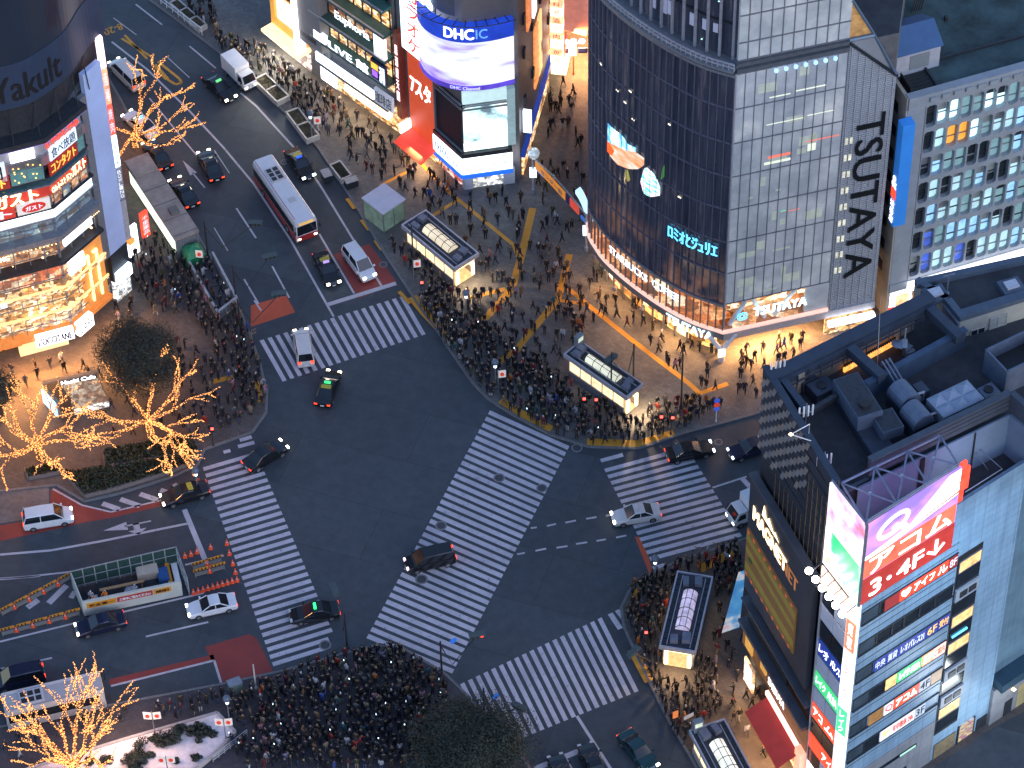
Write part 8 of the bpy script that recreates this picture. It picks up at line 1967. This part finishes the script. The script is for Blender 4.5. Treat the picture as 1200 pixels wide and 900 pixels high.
COATS = [('black', (.010, .010, .012), 46), ('charcoal', (.025, .026, .032), 24), ('navy', (.010, .014, .036), 18), ('dark brown', (.05, .03, .02), 9), ('grey', (.10, .10, .11), 6), ('beige', (.26, .20, .14), 4), ('white', (.5, .5, .55), 3), ('olive', (.06, .065, .03), 4), ('burgundy', (.13, .015, .025), 3), ('red', (.42, .03, .02), 2), ('blue', (.03, .08, .32), 1), ('orange', (.5, .15, .02), 1), ('pink', (.4, .19, .24), 1), ('teal', (.02, .10, .12), 1), ('tan', (.20, .12, .06), 3), ('lilac', (.25, .22, .34), 1)]
TRS = [('black trousers', (.012, .012, .014), 10), ('dark jeans', (.02, .03, .06), 8), ('blue jeans', (.05, .08, .17), 4), ('grey trousers', (.11, .11, .12), 3), ('beige trousers', (.3, .24, .17), 2), ('white trousers', (.5, .5, .5), 1)]
HRS = [('black hair', (.008, .007, .007), 16), ('brown hair', (.05, .028, .015), 8), ('dyed blond hair', (.33, .22, .10), 3), ('a grey beanie', (.15, .15, .16), 3), ('a white cap', (.6, .6, .6), 2), ('a red cap', (.45, .03, .02), 1), ('a navy cap', (.015, .02, .06), 2)]
def pm(kind, tab):
    return [mk('%s_%s' % (kind, n.replace(' ', '_')), tuple(v*.75 for v in c), .85, 0, .15, 6) for n, c, w in tab]
MC, MT, MH = pm('coat', COATS), pm('cloth', TRS), pm('hair', HRS)
skin_m = mk('skin', (.26, .16, .115), .6, 0, .08, 4); shoe_m = mk('shoes', (.02, .018, .018), .6, 0, .2, 4)
def inpoly(x, y, P):
    r = False
    for k in range(len(P)):
        a, b_ = P[k], P[k-1]
        if (a[1] > y) != (b_[1] > y) and x < (b_[0]-a[0])*(y-a[1])/(b_[1]-a[1])+a[0]: r = not r
    return r
rp = random.Random(2024)
PEOPLE = []; GRID = {}
def try_put(x, y, sp):
    for bx, by_, br in BLOCK:
        if (x-bx)**2+(y-by_)**2 < br*br: return False
    gx, gy = int(x//1), int(y//1)
    for i in (-1, 0, 1):
        for j in (-1, 0, 1):
            for (qx, qy) in GRID.get((gx+i, gy+j), ()):
                if (x-qx)**2+(y-qy)**2 < sp*sp: return False
    GRID.setdefault((gx, gy), []).append((x, y)); return True
def zone(px, n, sp, where, still, face=None, pairs=.0, base=PAVE):
    P = [g(*p, base) for p in px]; xs = [p[0] for p in P]; ys = [p[1] for p in P]; k = 0; tries = 0
    fx, fy = g(*face) if face else (0, 0)
    while k < n and tries < n*40:
        tries += 1; x, y = rp.uniform(min(xs), max(xs)), rp.uniform(min(ys), max(ys))
        if not inpoly(x, y, P) or not try_put(x, y, sp): continue
        if face and rp.random() < .72: rz = math.atan2(fy-y, fx-x)-math.pi/2+rp.gauss(0, .5)
        else: rz = rp.uniform(0, 6.283)
        PEOPLE.append((x, y, base, rz, where, rp.random() < still)); k += 1
        if rp.random() < pairs:
            x2, y2 = x+rp.uniform(.5, .6)*math.cos(rz), y+.55*math.sin(rz)
            if inpoly(x2, y2, P) and try_put(x2, y2, .42): PEOPLE.append((x2, y2, base, rz+rp.gauss(0, .15), where, PEOPLE[-1][5])); k += 1
C_ = (470, 600)
zone([(255,850),(300,806),(335,793),(400,772),(440,762),(470,765),(515,793),(530,812),(520,850),(505,905),(290,905)], 440, .45, 'packed lower kerb crowd', .92, C_)
zone([(165,862),(178,835),(262,812),(300,806),(262,842),(180,866)], 34, .6, 'strip behind the pale garden', .8, C_)
zone([(0,870),(150,835),(150,860),(0,905)], 14, .7, 'behind the fan shaped tree', .5)
zone([(488,352),(515,395),(560,452),(598,484),(648,508),(690,520),(748,521),(790,507),(770,480),(690,470),(640,430),(590,400),(560,360),(520,340)], 285, .50, 'waiting at the plaza kerb', .92, C_)
zone([(690,505),(812,500),(850,478),(800,470),(760,480)], 26, .6, 'kerb near the right crossing', .8, (740,600))
zone([(560,310),(610,290),(660,300),(700,380),(650,430),(590,400),(560,360)], 95, .7, 'middle of the plaza', .5, (600,520), .3)
zone([(455,290),(480,265),(530,330),(560,330),(560,360),(505,345)], 34, .7, 'by dark roofed subway entrance', .7, (420,420))
zone([(480,240),(600,225),(625,245),(600,330),(560,300),(500,250)], 34, .9, 'plaza by the drug store', .4, None, .4)
zone([(375,150),(415,135),(470,175),(545,228),(500,240),(430,205)], 60, .75, 'pavement below the red awning', .4, None, .4)
zone([(255,45),(300,55),(350,90),(410,130),(372,160),(330,120),(270,70),(220,10),(250,0)], 120, .6, 'pavement by the yellow shop', .4, None, .3)
zone([(640,100),(685,95),(688,260),(640,300),(628,240),(625,200),(645,140)], 48, .8, 'lane beside the glass tower', .3, None, .3)
zone([(690,300),(740,345),(830,400),(850,430),(880,470),(800,450),(740,400),(690,360)], 46, .8, 'outside the glass tower cafe', .4, None, .4)
zone([(850,425),(900,400),(960,395),(935,440),(880,470)], 26, .9, 'warm light under glass tower', .3, None, .3)
zone([(150,320),(170,285),(215,260),(238,300),(300,400),(312,470),(290,495),(262,440),(228,365),(180,370)], 165, .72, 'left pavement crowd', .7, (420,440), .2)
zone([(205,395),(265,440),(290,495),(230,515),(200,490),(215,440)], 50, .7, 'between round tree and crossing', .7, (420,560))
zone([(125,345),(150,325),(180,370),(140,380)], 9, .8, 'by the lit shop door', .4)
zone([(10,432),(60,420),(120,420),(118,450),(50,445),(10,460)], 12, 1.0, 'orange pavement before the shop', .3)
zone([(110,475),(160,470),(205,500),(150,515),(120,510)], 8, 1.0, 'below the lit trees', .5)
zone([(742,690),(800,662),(866,638),(872,700),(840,700),(836,672),(795,668),(770,750),(748,760),(736,730)], 110, .52, 'right corner pavement crowd', .9, (640,640))
zone([(748,768),(775,760),(815,770),(840,780),(845,840),(812,850),(800,880),(770,815)], 92, .58, 'below the violet lit entrance', .8, (640,800))
zone([(840,690),(868,700),(876,790),(905,850),(930,905),(900,905),(850,835),(836,770)], 30, 1.0, 'past the dark corner building', .2, None, .3)
# workers
WORK = [(108,706,'white'),(112,712,'orange'),(125,705,'orange'),(132,712,'white'),(150,708,'orange'),(160,700,'white')]
# which people show largest: paint their outlines far to near and count what stays visible
buf = {}; order = sorted(range(len(PEOPLE)), key=lambda k: -PEOPLE[k][1])
for k in order:
    x, y, z, *_ = PEOPLE[k]; q = pj(x, y, z); q2 = pj(x, y, z+1.72)
    for yy in range(int(q2[1]), int(q[1])+1):
        f = (q[1]-yy)/max(1, q[1]-q2[1]); hw = 1.4 if f > .85 else (3.4 if f > .5 else 2.2)
        xc = q[0]+(q2[0]-q[0])*f
        for xx in range(int(xc-hw), int(xc+hw)+1):
            if 0 <= xx < 1200 and 0 <= yy < 900: buf[(xx, yy)] = k
vis = [0]*len(PEOPLE)
for k in buf.values(): vis[k] += 1
rank = sorted(range(len(PEOPLE)), key=lambda k: -vis[k]-.0*PEOPLE[k][1])
SOLO = set(rank[:292])
pick = lambda tab: rp.choices(range(len(tab)), [w for *_, w in tab])[0]
SHORT = {'standing with hands together': 'hands together', 'lifting a phone': 'arm lifted', 'raising both arms': 'arms raised', 'standing broad shouldered': 'broad shouldered'}
used = set(); CROWD = MB_list = []
PAL = MC+MT+[skin_m]+MH+[shoe_m]; PI = {m.name: k for k, m in enumerate(PAL)}
cv, cf, cm = [], [], []
still_i = [k for k, p in enumerate(POSES) if p[0] in ('standing', 'standing with hands together', 'lifting a phone', 'raising both arms', 'leaning forward', 'standing broad shouldered')]
walk_i = [k for k, p in enumerate(POSES) if p[0] in ('walking', 'striding')]
sw_ = [{'standing': 10, 'standing with hands together': 8, 'lifting a phone': 4, 'raising both arms': 1, 'leaning forward': 2, 'standing broad shouldered': 5}[POSES[k][0]] for k in still_i]
grp_ = {}
for k, (x, y, z, rz, where, st) in enumerate(PEOPLE):
    for _ in range(80):
        a, b_, c = pick(COATS), pick(TRS), pick(HRS); p = rp.choices(still_i, sw_)[0] if st else rp.choice(walk_i)
        key = (a, b_, c, p, where)
        if k not in SOLO or key not in used: break
    desc, lc, me = POSES[p]; s = rp.uniform(.92, 1.06)
    mats = [MC[a], MT[b_], skin_m, MH[c], shoe_m]
    if k in SOLO:
        used.add(key)
        o = bpy.data.objects.new('person', me); COL.objects.link(o); o.location = (x, y, z); o.rotation_euler = (0, 0, rz); o.scale = (s, s, s)
        for j, m_ in enumerate(mats): o.material_slots[j].link = 'OBJECT'; o.material_slots[j].material = m_
        o['label'] = 'person, %s %s coat, %s, %s, %s, %s' % ('long' if lc else 'short', COATS[a][0], TRS[b_][0], HRS[c][0].replace('a ', ''), SHORT.get(desc, desc), where); o['category'] = 'person'; o['group'] = 'people '+where
    else:
        M = Matrix.LocRotScale(Vector((x, y, z)), Matrix.Rotation(rz, 3, 'Z').to_quaternion(), Vector((s, s, s))); i0 = len(cv)
        cv += [tuple(M @ v.co) for v in me.vertices]; cf += [tuple(i0+q for q in f.vertices) for f in me.polygons]; cm += [PI[mats[f.material_index].name] for f in me.polygons]
me = bpy.data.meshes.new('crowd'); me.from_pydata(cv, [], cf)
for m_ in PAL: me.materials.append(m_)
me.polygons.foreach_set('material_index', cm); me.polygons.foreach_set('use_smooth', [True]*len(cf)); me.update()
o = bpy.data.objects.new('crowd', me); COL.objects.link(o); o['kind'] = 'stuff'; o['label'] = 'dense crowd of people in dark winter coats filling the pavements'; o['category'] = 'crowd'
print('PEOPLE', len(PEOPLE), 'solo', len(SOLO), 'crowd faces', len(cf))
hv = mk('helmet_white', (.7, .7, .72), .4); vest = mk('vest_orange', (.7, .2, .03), .6, 0, .1, 4, (1, .3, .05), .15); wsuit = mk('white_overall', (.6, .58, .62), .8)
for k, (px, py, c) in enumerate(WORK):
    x, y = g(px, py); o = bpy.data.objects.new('person', POSES[[0, 12, 2, 12, 0, 12][k]][2]); COL.objects.link(o); o.location = (x, y, .02); o.rotation_euler = (0, 0, k*1.3)
    for j, m_ in enumerate([vest if c == 'orange' else wsuit, MT[1], skin_m, hv, shoe_m]): o.material_slots[j].link = 'OBJECT'; o.material_slots[j].material = m_
    o['label'] = ['worker in white overalls bending by the left hoarding of the road works', 'worker in an orange vest bending beside the timber plank', 'worker in an orange vest standing by the pale crate', 'worker in white overalls bending over the timber plank', 'worker in an orange vest standing by the ladder', 'worker in white overalls bending beside the plywood stack'][k]; o['category'] = 'person'; o['group'] = 'road workers'
# lit phone screens held up in the crowds
phone_m = em('phone_screen', (.65, .88, 1), 3)
cand = [p for p in PEOPLE if any(s_ in p[4] for s_ in ('packed', 'kerb', 'left pavement', 'right corner'))]
for k in range(34):
    x, y, z, rz, where, st = rp.choice(cand); d = rz+math.pi/2; mb = MB(); q = (x+.36*math.cos(d), y+.36*math.sin(d), 1.42+rp.uniform(-.1, .25)); mb.obox(q, (.10, .02, .17), rz)
    i = len(mb.v); o = solo(mb, 'phone', [phone_m], 'small glowing phone screen held up, '+where, 'phone', 'phones held up, '+where, base=q)

# ================================================================== camera, sky, sun
cam = bpy.data.cameras.new('camera'); co = bpy.data.objects.new('camera', cam); COL.objects.link(co)
cam.sensor_width = 36; cam.lens = 36*FPX/1200; cam.clip_start = 1; cam.clip_end = 3000
M = Matrix(((VR[0], VU[0], -VF[0]), (VR[1], VU[1], -VF[1]), (VR[2], VU[2], -VF[2]))).to_4x4(); M.translation = Vector(VC); co.matrix_world = M
sc.camera = co
w = bpy.data.worlds.new('World'); sc.world = w; w.use_nodes = True; N, L = w.node_tree.nodes, w.node_tree.links
bg = N['Background']; sky = N.new('ShaderNodeTexSky'); sky.sky_type = 'NISHITA'; sky.sun_disc = False; sky.sun_elevation = rad(SUN_EL); sky.sun_rotation = rad(SUN_ROT); sky.altitude = 50; sky.air_density = 1.2; sky.dust_density = .6; sky.ozone_density = 3.0
tint = N.new('ShaderNodeMix'); tint.data_type = 'RGBA'; tint.blend_type = 'MULTIPLY'; tint.inputs[0].default_value = 1.0; tint.inputs[7].default_value = (*SKY_TINT, 1)
L.new(sky.outputs[0], tint.inputs[6]); L.new(tint.outputs[2], bg.inputs[0]); bg.inputs[1].default_value = SKY_S
sun = bpy.data.lights.new('sun', 'SUN'); sun.energy = SUN_E; sun.angle = rad(40); sun.color = (.72, .74, 1); so = bpy.data.objects.new('sun', sun); COL.objects.link(so)
az, el = rad(SUN_ROT), rad(max(35, SUN_EL)); d = Vector((math.sin(az)*math.cos(el), math.cos(az)*math.cos(el), math.sin(el))); so.rotation_euler = d.to_track_quat('Z', 'Y').to_euler()
sc.view_settings.view_transform = 'Standard'; sc.view_settings.look = 'None'; sc.view_settings.exposure = 0
sc.cycles.max_bounces = 5; sc.cycles.diffuse_bounces = 3; sc.cycles.sample_clamp_indirect = 3.0
